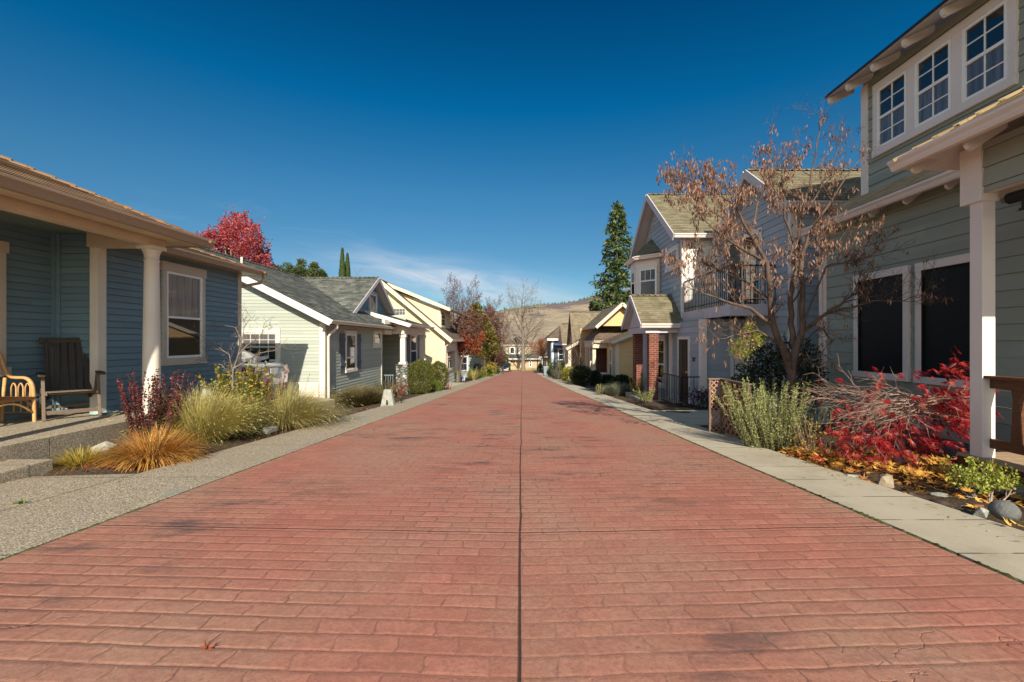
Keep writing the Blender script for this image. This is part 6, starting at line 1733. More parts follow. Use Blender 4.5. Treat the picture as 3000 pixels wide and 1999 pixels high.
p = V((-4.96, 6.12, gz(-4.9, 6.1))); wands('barberry', p, 'dark purple red barberry with upright wands in front of the porch column', M['lf_barb'], M['bark_dark'], 62, 1.0, .20, 5, .028, .021, 120, cat='shrub', base=.20)
p = V((-4.72, 6.72, gz(-4.6, 6.7))); grass('fountain_grass', p, .78, .78, 5200, M['gr_green'], 'pale green fountain grass with feathery plumes beside the barberry', 6, lean=(.12, -.06), bw=.0062, bend=.85, spread=.92, plume=.12, pmat=M['gr_straw'], base=.85, minl=.45)
p = V((-4.86, 7.9, gz(-5, 7.9))); wands('yellow_green_shrub', p, 'yellow green broadleaf shrub under the bare sapling', M['lf_yel'], M['bark'], 64, 1.12, .40, 7, .058, .036, 62, cat='shrub', base=.2)
p = V((-5.08, 7.95, gz(-5.05, 7.95))); t = plant('bare_sapling', p, 'leafless pale twigged sapling beside the blue corner', 'tree'); R0 = random.Random(81); mb = MB(); tips = []
def Q(px, py, dy=0): return at(px, py, 7.95 + dy)
o_sap = dict(n=[4, 2], seg=[4, 3, 2], jit=[.20, .2, .2], up=[.0, .0, .0], sides=[4, 3, 3], start=[.2, .2], ang=[45, 45], lr=[.55, .6], rr=[.7, .7], taper=.4, tl=.2, rmin=.0026)
for pts, rad in (([p - V((0, 0, .05)), Q(681, 1180), Q(682, 1090)], [.017, .015, .013]), ([Q(682, 1090), Q(672, 1040), Q(640, 1018), Q(612, 1005)], [.010, .008, .006, .003]), ([Q(682, 1090), Q(698, 1040), Q(708, 1000), Q(690, 960), Q(660, 955), Q(625, 965)], [.012, .010, .008, .006, .004, .003]),
    ([Q(698, 1040), Q(728, 1010, -.1), Q(765, 985, -.15), Q(775, 945, -.2)], [.012, .010, .007, .003]), ([Q(684, 1080), Q(720, 1060, -.2), Q(760, 1035, -.3), Q(805, 1028, -.4), Q(835, 1012, -.4)], [.014, .011, .008, .005, .003]), ([Q(708, 1000), Q(716, 960), Q(735, 930)], [.009, .006, .003]), ([Q(683, 1110), Q(650, 1070, .1), Q(618, 1062, .1), Q(600, 1045, .1)], [.010, .008, .005, .003]), ([Q(684, 1120), Q(720, 1090, -.1), Q(738, 1100, -.2), Q(770, 1070, -.2)], [.009, .007, .005, .003])):
    mb.tube(pts, rad, 6)
    if len(pts) == 3 and rad[0] > .02: continue
    for k in range(7):
        f = (k + R0.random()) / 7 * (len(pts) - 1); i = min(len(pts) - 2, int(f)); q = pts[i].lerp(pts[i + 1], f - i); bd = (pts[i + 1] - pts[i]).normalized()
        side = Matrix.Rotation(R0.uniform(0, 6.28), 3, bd) @ bd.orthogonal().normalized()
        grow(mb, q, bd * .7 + side, R0.uniform(.14, .32), .004, 0, o_sap, R0, tips)
mb.build('trunk', M['bark_grey'], t)
p = V((-4.78, 8.5, gz(-4.8, 8.5))); wands('flame_shrub', p, 'flame red leaved thin shrub in front of the white car', M['lf_flame'], M['bark_dark'], 40, 1.0, .36, 8, .040, .026, 48, cat='shrub', base=.12)
p = V((-4.42, 8.45, gz(-4.3, 8.45))); grass('straw_green_grass', p, 1.2, .86, 5200, M['gr_straw'], 'straw green mounded grass clump by the white downspout', 9, lean=(.02, 0), bw=.0065, bend=1.05, spread=1.35, plume=.06, base=.8, minl=.5)
p = V((-4.85, 7.35, gz(-4.8, 7.4))); hedge('low_green_shrub', p + V((.28, .2, 0)), (.24, .2, .2), 500, M['lf_bright'], 'small bright green shrub between the two pale grasses', 10, .04, .024)
p = V((-4.72, 9.4, gz(-4.7, 9.4))); wands('seed_stalk_plant', p, 'thin green stalks with dry seed heads behind the straw grass', M['gr_straw'], M['lf_ever'], 9, .95, .35, 11, .03, .012, 14, lo=.7)
p = G(1052, 1192); grass('lavender_mound', p + V((0, .1, 0)), .95, .62, 6500, M['gr_lav'], 'brown green lavender mound at the corner of the pale green cottage', 12, lean=(-.02, 0), bw=.011, bend=.12, spread=2.3, plume=.3, pmat=M['gr_lav'], base=.5, minl=.8, cat='lavender')
p = G(1128, 1166); wands('heather_bush', p, 'olive green heather bush behind the granite marker', M['lf_box'], M['bark'], 95, .66, .65, 13, .035, .014, 70, base=.3, whorl=True, lean=(0, 0))
p = G(1165, 1182); wands('small_sapling_shrub', p + V((.08, 0, 0)), 'tiny dark green sapling beside the granite marker', M['lf_dark'], M['bark_dark'], 7, .36, .35, 14, .05, .024, 22)
p = G(1172, 1164); wands('russet_shrub', p, 'russet red leaved shrub at the foot of the stone pier', M['lf_rust'], M['bark_dark'], 26, .68, .55, 15, .05, .03, 40, base=.15)
p = G(1200, 1157); hedge('glossy_shrub', p, (.24, .2, .25), 520, M['lf_bright'], 'fresh green leafy shrub between the stone pier and the big hedge', 16, .07, .04)
p = G(1228, 1156); hedge('clipped_hedge', p + V((0, .35, 0)), (.52, .50, .70), 15000, M['lf_box'], 'large clipped green hedge ball nearest to the stone pier', 17, .042, .024, lumps=0)
p = G(1281, 1145); hedge('clipped_hedge', p + V((.02, .3, 0)), (.44, .44, .68), 12000, M['lf_box'], 'tall clipped green hedge ball standing behind the largest hedge', 18, .042, .024, lumps=0)
p = G(1277, 1147); hedge('dwarf_hedge', p + V((-.02, -.25, 0)), (.32, .28, .26), 4200, M['lf_bright'], 'small soft bright green hedge ball between the two tall hedges', 19, .03, .012, lumps=0)
p = G(1312, 1143); wands('red_tip_plant', p, 'little plant with red tips at the edge of the concrete pad', M['lf_flame'], M['bark_dark'], 8, .36, .4, 20, .06, .03, 14)
p = V((-4.75, 25.0, gz(-4.7, 25))); hedge('purple_shrub', p, (.6, .4, .75), 900, M['lf_barb'], 'dull purple twiggy shrub against the cream house wall', 21, .07, .05)
# rust tree and company
o_dec = dict(rmin=.006, n=[8, 7, 5], seg=[6, 5, 4, 3], jit=[.05, .14, .18, .2], up=[.03, .05, .04, .03], sides=[8, 5, 4, 3], start=[.28, .2, .2], ang=[50, 45, 45], lr=[.62, .52, .5], rr=[.58, .55, .55], taper=.3, tl=.45)
p = G(1342, 1113); p = V((Xy(1342, 36.5), 36.5, gz(-5.1, 36.5)))
t = tree('rust_tree', p, 'young street tree with rust red leaves low and bare reddish twigs above', M['bark'], None, dict(o_dec, rmin=.008, start=[.36, .15, .15], n=[10, 8, 6]), 4.9, .12, 22, (.16, 0, 1))
R0 = random.Random(221)
for mt, n, L_, cs in (('lf_rust', 4200, .15, ((1348, 1002, 20), (1368, 1000, 22), (1338, 1018, 16), (1375, 1022, 20), (1392, 1010, 20), (1356, 1028, 18), (1404, 1000, 16), (1412, 985, 14), (1398, 1030, 12))),
                  ('lf_brownrust', 4600, .13, ((1340, 955, 18), (1350, 930, 16), (1375, 912, 14), (1420, 935, 12), (1355, 965, 20), (1378, 950, 22), (1398, 965, 22), (1372, 975, 20), (1345, 980, 14), (1392, 930, 16), (1410, 955, 14), (1365, 935, 16), (1388, 988, 20)))):
    lb = MB(); cl = []
    for x, y, r in cs: q = at(x, y, 36.5 + R0.uniform(-.6, .6)); rr = r * 36.5 / F; cl.append((q, (rr, rr, rr)))
    clumps(lb, cl, n, L_, L_ * .6, R0, shell=.15, inner=.45); lb.build('crown', M[mt], t)
o_bare = dict(rmin=.016, n=[13, 9, 6, 3], seg=[8, 6, 4, 3, 2], jit=[.04, .10, .14, .16, .2], up=[.02, .06, .06, .05, .03], sides=[7, 4, 3, 3, 3], start=[.22, .2, .2, .2], ang=[42, 40, 42, 40], lr=[.55, .48, .5, .5], rr=[.42, .5, .55, .6], taper=.22, tl=.5)
p = V((Xy(1370, 56), 56, gz(-6.7, 56))); tree('purple_twig_tree', p, 'tall bare purplish tree rising behind the rust tree', M['bark_purple'], M['lf_brownrust'], dict(o_bare, n=[15, 10, 7, 4]), 9.9, .17, 23, (-.02, 0, 1), 1, .13, .2, keep=lambda q, R: q.z < 4.2 and R.random() < .6)
p = V((Xy(1330, 50), 50, gz(-7, 50))); tree('purple_twig_tree', p, 'smaller bare purplish tree left of the tallest one by the cream dormer', M['bark_purple'], None, o_bare, 8.0, .13, 24, (-.05, 0, 1))
p = V((Xy(1452, 68), 68, gz(-4, 68))); tree('purple_twig_tree', p, 'bare purplish tree to the right of the magnolia', M['bark_purple'], M['lf_rust'], dict(o_bare, n=[15, 10, 7, 4]), 9.4, .16, 25, (0, 0, 1), 1, .14, .2, keep=lambda q, R: q.z < 0 and R.random() < .12)
# magnolia: tall crown of glossy green and gold leaves
R0 = random.Random(26); mp = V((Xy(1418, 46), 46, gz(-3.9, 46))); t = plant('magnolia_tree', mp, 'green and gold magnolia tree towering over the left walk', 'tree'); lb = MB(); cl = []
for (x, y, r) in ((1394, 905, 15), (1402, 930, 18), (1408, 962, 20), (1420, 940, 13), (1428, 985, 20), (1440, 1005, 17), (1412, 1000, 22), (1448, 1022, 12), (1424, 1030, 22), (1398, 980, 16), (1432, 960, 10), (1452, 1000, 9), (1400, 1028, 18)):
    q = at(x, y, 46 + R0.uniform(-.8, .8)); rr = r * 46 / F; cl.append((q, (rr, rr, rr * 1.05)))
clumps(lb, cl, 7500, .26, .12, R0, shell=.4, cs=.32, cm=.5); lb.build('crown', M['lf_magn'], t)
mb = MB(); mb.tube([mp, mp + V((.1, 0, 2.5)), mp + V((-.3, 0, 5.5))], [.16, .12, .05], 7); mb.build('trunk', M['bark_dark'], t)
# under-storey on the left, far
for k, (Y, blobs, mt, lab) in enumerate(((66, ((1455, 955, 20), (1440, 925, 17), (1464, 990, 18), (1448, 1000, 20), (1458, 1030, 18), (1432, 905, 12), (1470, 1050, 14)), 'lf_brownrust', 'hazy brown red tree crown right of the magnolia'), (62, ((1345, 1000, 26), (1370, 985, 28), (1395, 1020, 30), (1365, 1030, 30), (1340, 1040, 20)), 'lf_ever', 'dense dark evergreen mass behind the rust tree'), (72, ((1440, 1045, 18), (1450, 1062, 20), (1430, 1065, 20)), 'lf_orange', 'low rusty thicket left of the garage house'), (84, ((1478, 1056, 10), (1470, 1068, 12), (1486, 1072, 9)), 'lf_ever', 'dark bush beside the garage house, behind the parked car'))):
    R0 = random.Random(900 + k); q0 = V((Xy(blobs[0][0] + 20, Y), Y, gz(-4.5, Y))); t = plant('thicket', q0, lab, 'tree'); lb = MB(); cl = []; mb = MB()
    for x, y, r in blobs:
        q = at(x, y, Y + R0.uniform(-1, 1)); rr = r * Y / F; cl.append((q, (rr, rr, rr))); mb.tube([q0, q0.lerp(q, .5) + V((0, 0, .4)), q], [.12, .08, .03], 5)
    clumps(lb, cl, 2600, .26, .13, R0, shell=.3, cm=.35); lb.build('crown', M[mt], t); mb.build('trunk', M['bark_dark'], t)
for k, (x, yb, w, hh, Y, mt, lab) in enumerate(((1383, 1116, 24, 30, 39, 'lf_bright', 'rounded bright green bush right of the plant stand'), (1407, 1106, 18, 16, 44, 'lf_bright', 'low bright green bush, second from the plant stand'), (1418, 1104, 14, 32, 46, 'lf_yel', 'narrow yellow green bush on the left walk in front of dark shrubs'),
        (1432, 1102, 18, 20, 49, 'lf_bright', 'low round bush nearest to the parked dark car'), (1440, 1092, 30, 40, 55, 'lf_yel', 'loose yellow green shrub under the magnolia'), (1456, 1098, 16, 22, 62, 'lf_ever', 'dark green shrub behind the parked dark car'),
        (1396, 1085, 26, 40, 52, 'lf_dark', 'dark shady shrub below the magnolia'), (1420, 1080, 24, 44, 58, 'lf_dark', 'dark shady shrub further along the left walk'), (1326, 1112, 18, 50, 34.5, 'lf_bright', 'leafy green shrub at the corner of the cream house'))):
    sx = w * Y / F / 2; sz = hh * Y / F / 2; q = V((Xy(x, Y), Y, gz(Xy(x, Y), Y)))
    hedge('bush', q, (sx, sx, sz), 900, M[mt], lab, 300 + k, .13, .07, lumps=3)
q = V((Xy(1388, 37.5), 37.5, gz(-4, 37.5))); grass('pale_grass', q, .9, 1.1, 260, M['gr_straw'], 'pale grass clump behind the rounded bright bush', 27, bw=.022, bend=.8, spread=1.0)
# the great bare tree at the street end
p = V((Xy(1533, 96), 96, gz(.2, 96))); tree('great_bare_tree', p, 'great leafless grey tree at the far end of the street', M['bark_grey'], None, dict(o_bare, n=[18, 10, 6, 3], start=[.20, .15, .15, .2], ang=[46, 38, 38, 38], lr=[.56, .5, .5, .5], up=[.01, .05, .05, .04, .03]), 15.0, .46, 28, (.02, 0, 1))
for k, (x, Y, H) in enumerate(((1484, 118, 11), (1588, 122, 9), (1462, 128, 11))):
    p = V((Xy(x, Y), Y, -8)); tree('distant_bare_tree', p, ('bare grey tree behind the roof of the garage house, left of the great tree', 'bare grey tree behind the street end, right of the great tree', 'bare grey tree furthest left behind the garage house')[k], M['bark_grey'], None, dict(o_bare, n=[12, 7, 4], seg=[6, 4, 3, 2]), H, .28, 290 + k)
o_bush = dict(n=[9, 7, 4], seg=[5, 4, 3, 2], jit=[.06, .12, .16, .2], up=[.03, .06, .05, .04], sides=[6, 4, 3, 3], start=[.25, .2, .2], ang=[38, 36, 38], lr=[.75, .5, .5], rr=[.5, .5, .55], taper=.25, tl=.4)
p = V((Xy(1590, 74), 74, gz(3.3, 74))); tree('orange_tree', p, 'orange brown twiggy tree by the far right kerb', M['bark'], M['lf_orange'], o_bush, 4.2, .12, 30, (0, 0, 1), 7, .15, .3)
p = V((Xy(1574, 90), 90, gz(3, 90))); tree('orange_tree', p, 'smaller orange tree right of the great bare tree', M['bark'], M['lf_rust'], o_bush, 4.6, .12, 31, (0, 0, 1), 4, .16, .35)
q = V((Xy(1550, 93.5), 93.5, gz(1.4, 93.5))); grass('verge_grass', q, 5.5, .5, 700, M['gr_straw'], 'dry grass verge around the great bare tree', 32, bw=.05, bend=.8, spread=1.0, base=2.2)
# ---------------------------------------------------------------- right side, far to near
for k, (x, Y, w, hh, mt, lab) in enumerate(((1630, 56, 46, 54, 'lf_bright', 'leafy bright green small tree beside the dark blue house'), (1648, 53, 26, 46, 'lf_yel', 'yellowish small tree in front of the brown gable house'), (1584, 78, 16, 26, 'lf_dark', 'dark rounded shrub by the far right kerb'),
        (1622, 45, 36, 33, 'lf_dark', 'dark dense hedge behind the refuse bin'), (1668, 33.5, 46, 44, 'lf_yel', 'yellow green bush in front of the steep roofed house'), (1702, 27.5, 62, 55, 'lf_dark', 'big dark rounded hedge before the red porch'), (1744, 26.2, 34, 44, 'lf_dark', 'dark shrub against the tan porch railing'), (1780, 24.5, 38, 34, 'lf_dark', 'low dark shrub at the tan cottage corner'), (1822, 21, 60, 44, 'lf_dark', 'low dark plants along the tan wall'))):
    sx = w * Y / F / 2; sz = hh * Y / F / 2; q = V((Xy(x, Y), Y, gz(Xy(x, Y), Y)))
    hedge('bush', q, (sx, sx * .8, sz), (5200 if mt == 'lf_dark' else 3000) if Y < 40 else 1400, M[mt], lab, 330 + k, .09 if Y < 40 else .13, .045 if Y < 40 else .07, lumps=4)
q = V((Xy(1645, 39), 39, gz(3.4, 39))); grass('grey_lavender', q, 1.1, 1.15, 600, M['gr_lavgrey'], 'tall grey lavender beside the dark hedge on the far right', 34, bw=.022, bend=.45, spread=.8, base=.9, cat='lavender')
o_red = dict(n=[7, 6, 4], seg=[6, 5, 4, 2], jit=[.10, .16, .2, .2], up=[.03, .04, .03, .02], sides=[6, 4, 3, 3], start=[.25, .2, .2], ang=[46, 45, 42], lr=[.8, .55, .55], rr=[.55, .55, .6], taper=.3, tl=.4)
p = V((Xy(1706, 29.0), 29.0, gz(3.9, 29))); tree('red_twig_tree', p, 'small bare red twigged tree before the tan cottage porch', M['bark_purple'], M['lf_rust'], o_red, 2.9, .06, 35, (-.12, 0, 1), 1, .06, .1, keep=lambda q, R: R.random() < .1)
p = V((Xy(1672, 34.5), 34.5, gz(3.7, 34.5))); tree('red_twig_tree', p, 'slimmer bare red twigged tree in front of the steep roof', M['bark_purple'], None, o_red, 3.4, .055, 36, (-.05, 0, 1))
q = G(1810, 1158); grass('grey_lavender', q + V((0, .2, 0)), .8, .50, 1500, M['gr_lavgrey'], 'wide grey green lavender mound left of the brick column', 37, bw=.011, bend=.35, spread=1.25, base=1.0, minl=.75, cat='lavender')
q = G(1757, 1158); wands('sprig_plant', q, 'small grey green upright sprigs at the end of the lavender row', M['lf_rose'], M['bark'], 16, .42, .4, 38, .04, .009, 50, whorl=True, base=.12)
q = G(1890, 1180); wands('sage_bush', q, 'small grey green sage bush in front of the brick column', M['lf_rose'], M['bark'], 38, .46, .6, 39, .04, .012, 60, whorl=True, base=.15)
q = G(1878, 1164); wands('golden_shrub', q + V((-.05, .2, 0)), 'golden yellow leaved shrub beside the brick column', M['lf_yel'], M['bark'], 28, .78, .55, 40, .05, .03, 44, cm=.7)
q = V((4.75, 12.35, gz(4.7, 12.3))); hedge('magenta_bush', q, (.42, .25, .28), 900, M['lf_pink'], 'dark bush with dull magenta blossoms below the iron railing', 41, .045, .03)
q = V((5.2, 11.95, gz(5.2, 12))); hedge('dark_groundcover', q, (.5, .2, .16), 700, M['lf_dark'], 'low dark leafy plants along the porch edge right of the magenta bush', 42, .05, .03)
# conifers on the right
def conifer(name, p, H, Rb, label, seed, mat, n=34, dens=34, bare=.12, sz=.5, group=None):
    R = random.Random(seed); t = plant(name, p, label, 'tree', group); mb = MB(); lb = MB(); p = V(p)
    mb.tube([p, p + V((.1, 0, H * .5)), p + V((0, 0, H))], [H * .016, H * .010, .02], 8)
    for k in range(n):
        f = bare + (1 - bare) * (k + R.random() * .7) / n
        z = H * f; prof = (1 - f) ** .75 * (.55 + .45 * min(1, (f - bare + .12) / .2))
        for j in range(5):
            a = R.uniform(0, 6.28); L = Rb * prof * R.uniform(.6, 1.15) + .25
            d = V((math.cos(a), math.sin(a), .12)); q = p + V((0, 0, z))
            e = q + d * L + V((0, 0, -.10 * L))
            mb.tube([q, q.lerp(e, .5) + V((0, 0, .06 * L)), e], [.045, .03, .012], 3, cap=False)
            m = int(dens * (.35 + L / Rb))
            for i in range(m):
                s_ = .25 + .78 * R.random(); b = q.lerp(e, s_) + V((0, 0, .06 * L * (1 - abs(2 * s_ - 1))))
                b += V((R.gauss(0, .16), R.gauss(0, .16), R.gauss(0, .13))) * (.5 + L / Rb)
                leaf(lb, b, d * .8 + rvec(R) + V((0, 0, -.25)), rvec(R) + V((0, 0, 1)), sz * R.uniform(.6, 1.2), sz * .42, min(.999, max(0, R.gauss(.45, .26))), .1)
    mb.build('trunk', M['bark_dark'], t); lb.build('crown', mat, t); return t
p = V((Xy(1806, 60), 60, -4.5)); conifer('conifer', p, 22.6, 4.9, 'tall dark green conifer rising behind the grey house', 43, M['lf_conif'], 44, 40, .16, .62)
p = V((Xy(1742, 70), 70, -5)); conifer('conifer', p, 11.2, 3.6, 'lower dark conifer behind the tan cottage roof', 44, M['lf_conif'], 14, 40, .3, .6)
# left background trees
p = V((Xy(690, 36), 36, -3.2)); R0 = random.Random(45); t = plant('crimson_maple', p, 'crimson red maple crown above the cottage roofs', 'tree'); mb = MB(); lb = MB(); cl = []
for (x, y, r) in ((700, 655, 24), (672, 668, 24), (725, 668, 22), (655, 690, 26), (690, 695, 34), (740, 700, 26), (620, 690, 15), (597, 700, 18), (630, 715, 26), (670, 735, 36), (720, 735, 34), (760, 735, 26), (600, 740, 22), (640, 770, 36), (700, 775, 38), (755, 770, 32), (785, 785, 20), (778, 755, 16), (748, 668, 10), (690, 632, 8), (712, 636, 8), (655, 648, 8), (590, 712, 10), (765, 705, 9)):
    q = at(x, y, 36 + R0.uniform(-1.6, 1.6)); rr = r * 36 / F; cl.append((q, (rr, rr, rr * 1.15)))
    j = p.lerp(q, .55); j.x = p.x + (q.x - p.x) * .25; mb.tube([p + V((0, 0, 5)), j, q], [.14, .09, .03], 5)
mb.tube([p, p + V((0, 0, 5)), p + V((.2, 0, 11))], [.24, .2, .06], 8)
clumps(lb, cl, 11500, .17, .12, R0, shell=.3, inner=.3, cs=.27, cm=.52)
for k in range(34):
    q, r_ = R0.choice(cl); u = rvec(R0); u.z = abs(u.z)
    e = q + V((u.x * r_[0], u.y * r_[1], u.z * r_[2]))
    for j in range(26): leaf(lb, e + u * (.018 * j * R0.random()) + V((0, 0, .022 * j * R0.random())) + rvec(R0) * .07, rvec(R0), rvec(R0), .15, .10, R0.random())
mb.build('trunk', M['bark_grey'], t)
lb.build('crown', M['lf_red'], t)
for k, (x, y, r) in enumerate(((812, 800, 17), (846, 796, 20), (882, 788, 22), (918, 796, 20), (940, 806, 13))):
    Y = 46; q = at(x, y, Y); b = V((q.x, Y, -3.8)); R0 = random.Random(460 + k); t = plant('evergreen_tree', b, ('evergreen treetop next to the crimson maple', 'broad evergreen treetop, second from the maple', 'tallest evergreen treetop over the grey roof', 'yellowish evergreen treetop over the grey roof', 'smallest evergreen treetop left of the cypresses')[k], 'tree'); lb = MB(); rr = r * Y / F; cl = []
    for j in range(9): u = rvec(R0); cl.append((q + V((u.x * rr * .8, u.y * rr * .8, u.z * rr * 1.0 - rr * .2)), (rr * .42, rr * .42, rr * .5)))
    cl.append((q + V((0, 0, rr * .7)), (rr * .28, rr * .28, rr * .5))); cl.append((q - V((0, 0, rr * 1.2)), (rr, rr, rr * 1.3)))
    clumps(lb, cl, 1500, .24, .10, R0, shell=.4); lb.build('crown', M['lf_ever'], t)
    mb = MB(); mb.tube([b, q], [.18, .08], 6); mb.build('trunk', M['bark_dark'], t)
for k, (x, y, w) in enumerate(((1003, 731, 21), (1018, 747, 22))):
    Y = 47 + k * .6; top = at(x, y, Y); b = V((top.x, Y, -3.9)); H = top.z - b.z; wr = w * Y / F / 2 * 1.15; R0 = random.Random(470 + k); t = plant('cypress', b, ('taller slim green cypress, left of the pair', 'shorter slim green cypress, right of the pair')[k], 'tree', 'slim cypresses behind the grey roof'); lb = MB()
    for j in range(5200):
        f = 1 - R0.random() ** 1.5 * .55; rad = wr * min(1, ((1 - f) / .30) ** .72) * (1 + .16 * noise.noise(V((f * 30, k * 9, R0.random())))); a = R0.uniform(0, 6.28); s_ = R0.uniform(.7, 1.0)
        q = b + V((math.cos(a) * rad * s_, math.sin(a) * rad * s_, H * f)); leaf(lb, q, V((math.cos(a) * .4, math.sin(a) * .4, 1.2)) + rvec(R0) * .4, V((math.cos(a), math.sin(a), 0)), .20, .06, min(.999, max(0, R0.gauss(.5, .25))))
    lb.build('crown', M['lf_cyp'], t); mb = MB(); mb.tube([b, b + V((0, 0, H * .9))], [.12, .02], 5); mb.build('trunk', M['bark_dark'], t)
p = V((Xy(1052, 60), 60, -4)); tree('far_bare_treetop', p, 'thin bare treetop just right of the cypresses', M['bark_grey'], None, dict(o_bare, n=[10, 6, 4], seg=[6, 4, 3, 2]), 11.4, .15, 48)

# ---------------------------------------------------------------- right: tree hung with brown pods
p = V((4.05, 6.85, gz(4.05, 6.85))); t = plant('pod_tree', p, 'leafless spreading tree hung with dry brown seed pods by the sage house', 'tree')
R0 = random.Random(50); mb = MB(); tips = []
Yt = 6.85
def T(px, py, dy=0): return at(px, py, Yt + dy)
limbs = [
 ([V((4.05, Yt, p.z - .1)), T(2322, 1180), T(2318, 1100), T(2330, 1030)], [.080, .070, .064, .058]),
 ([T(2318, 1100), T(2292, 1020, -.1), T(2262, 950, -.15), T(2255, 860, -.15), T(2244, 770, -.2), T(2200, 690, -.3), T(2150, 600, -.35), T(2120, 530, -.4)], [.054, .05, .045, .038, .03, .022, .014, .006]),
 ([T(2330, 1030), T(2318, 950, .1), T(2312, 870, .1), T(2330, 810, .15), T(2335, 740, .2), T(2348, 640, .25), T(2372, 540, .3), T(2395, 420, .35), T(2410, 320, .4)], [.046, .042, .038, .034, .03, .024, .016, .010, .004]),
 ([T(2330, 1030), T(2352, 960, -.1), T(2350, 870, -.1), T(2346, 760, -.1), T(2372, 690, -.1), T(2420, 610, -.15), T(2480, 520, -.2), T(2540, 440, -.25)], [.048, .043, .038, .032, .024, .017, .011, .005]),
 ([T(2340, 985), T(2400, 930, -.25), T(2460, 895, -.45), T(2520, 850, -.6), T(2545, 800, -.7)], [.04, .032, .022, .013, .005]),
 ([T(2400, 930, -.25), T(2470, 905, -.5), T(2560, 885, -.7), T(2650, 880, -.9), T(2720, 860, -1.05)], [.024, .018, .012, .008, .003]),
 ([T(2335, 1000), T(2420, 780, -.5), T(2480, 770, -.65), T(2560, 745, -.8), T(2590, 700, -.9)], [.02, .016, .012, .008, .003]),
 ([T(2262, 950, -.15), T(2200, 905, -.3), T(2120, 880, -.5), T(2040, 850, -.6), T(2000, 800, -.65)], [.038, .03, .02, .012, .005]),
 ([T(2255, 880, -.15), T(2180, 820, .2), T(2100, 790, .4), T(2030, 760, .5)], [.032, .024, .015, .005]),
 ([T(2244, 770, -.2), T(2190, 740, -.5), T(2110, 690, -.7), T(2040, 620, -.8)], [.03, .022, .013, .005]),
 ([T(2200, 690, -.3), T(2220, 600, 0), T(2250, 520, .1), T(2262, 430, .2)], [.024, .018, .012, .005]),
 ([T(2335, 740, .2), T(2300, 640, .1), T(2290, 540, 0), T(2300, 450, 0)], [.026, .02, .013, .005]),
 ([T(2348, 640, .25), T(2400, 560, .5), T(2450, 450, .6), T(2470, 380, .7)], [.02, .016, .01, .004]),
 ([T(2150, 600, -.35), T(2080, 550, -.4), T(2010, 520, -.5)], [.016, .011, .004]),
 ([T(2200, 690, -.3), T(2120, 640, -.2), T(2030, 580, -.1), T(1985, 545, 0)], [.018, .014, .008, .003]),
 ([T(2292, 1020, -.1), T(2220, 970, -.4), T(2150, 985, -.6), T(2085, 1000, -.7)], [.022, .016, .01, .004]),
 ([T(2330, 1040), T(2400, 960, .2), T(2440, 1000, -.2), T(2385, 1050, -.3)], [.016, .012, .008, .003]),
 ([T(2312, 900, .1), T(2380, 800, .0), T(2450, 720, -.1), T(2500, 650, -.2)], [.018, .013, .009, .004]),
]
o_tw = dict(n=[6, 4], seg=[6, 5, 4], jit=[.22, .26, .26], up=[.07, .06, .05], sides=[4, 3, 3], start=[.12, .15], ang=[46, 46], lr=[.55, .55], rr=[.6, .65], taper=.3, tl=.3, rmin=.0021)
for li, (pts, rad) in enumerate(limbs):
    # smooth the limb and let it wander a little
    fine = []; fr_ = []
    for i in range(len(pts) - 1):
        for s_ in range(3):
            f = s_ / 3; q = pts[i].lerp(pts[i + 1], f)
            if fine: q = q + rvec(R0) * .014
            fine.append(q); fr_.append(rad[i] + (rad[i + 1] - rad[i]) * f)
    fine.append(pts[-1]); fr_.append(rad[-1])
    if li > 3: fr_ = [a * .78 for a in fr_]
    mb.tube(fine, fr_, 9 if li < 4 else 6)
    if li == 0: continue
    n = 20 if li in (1, 2, 3) else 12
    for k in range(n):
        f = .30 + .7 * (k + R0.random()) / n; x = f * (len(fine) - 1); i = min(len(fine) - 2, int(x)); q = fine[i].lerp(fine[i + 1], x - i); bd = (fine[i + 1] - fine[i]).normalized()
        side = Matrix.Rotation(R0.uniform(0, 6.28), 3, bd) @ bd.orthogonal().normalized(); ang = math.radians(R0.uniform(30, 70)); dd = bd * math.cos(ang) + side * math.sin(ang)
        grow(mb, q, dd, R0.uniform(.22, .48), max(.0032, min(.009, fr_[i] * .5)), 0, o_tw, R0, tips)
mb.build('trunk', M['bark'], t)
lb = MB()
for q, dd, lv in tips:
    if q.z > 2.9 and R0.random() < .35: continue
    # pods hang in the upper crown; lower and right-hand twigs are nearly bare
    pr = (.15 if q.x > 4.0 else .23) * sstep(.55, 1.6, q.z) * (1 - .85 * sstep(4.5, 4.8, q.x)) * (1 - .5 * sstep(2.3, 3.2, q.z)) + .05
    if R0.random() > pr: continue
    for k in range(R0.choice((1, 3, 4, 5))):
        leaf(lb, q + rvec(R0) * .035, V((R0.gauss(0, .3), R0.gauss(0, .35), -1)), rvec(R0),   .082 * R0.uniform(.6, 1.25), .020 * R0.uniform(.8, 1.3), min(.999, max(0, R0.gauss(.55, .25))), .25)
lb.build('pods', M['lf_pod'], t)
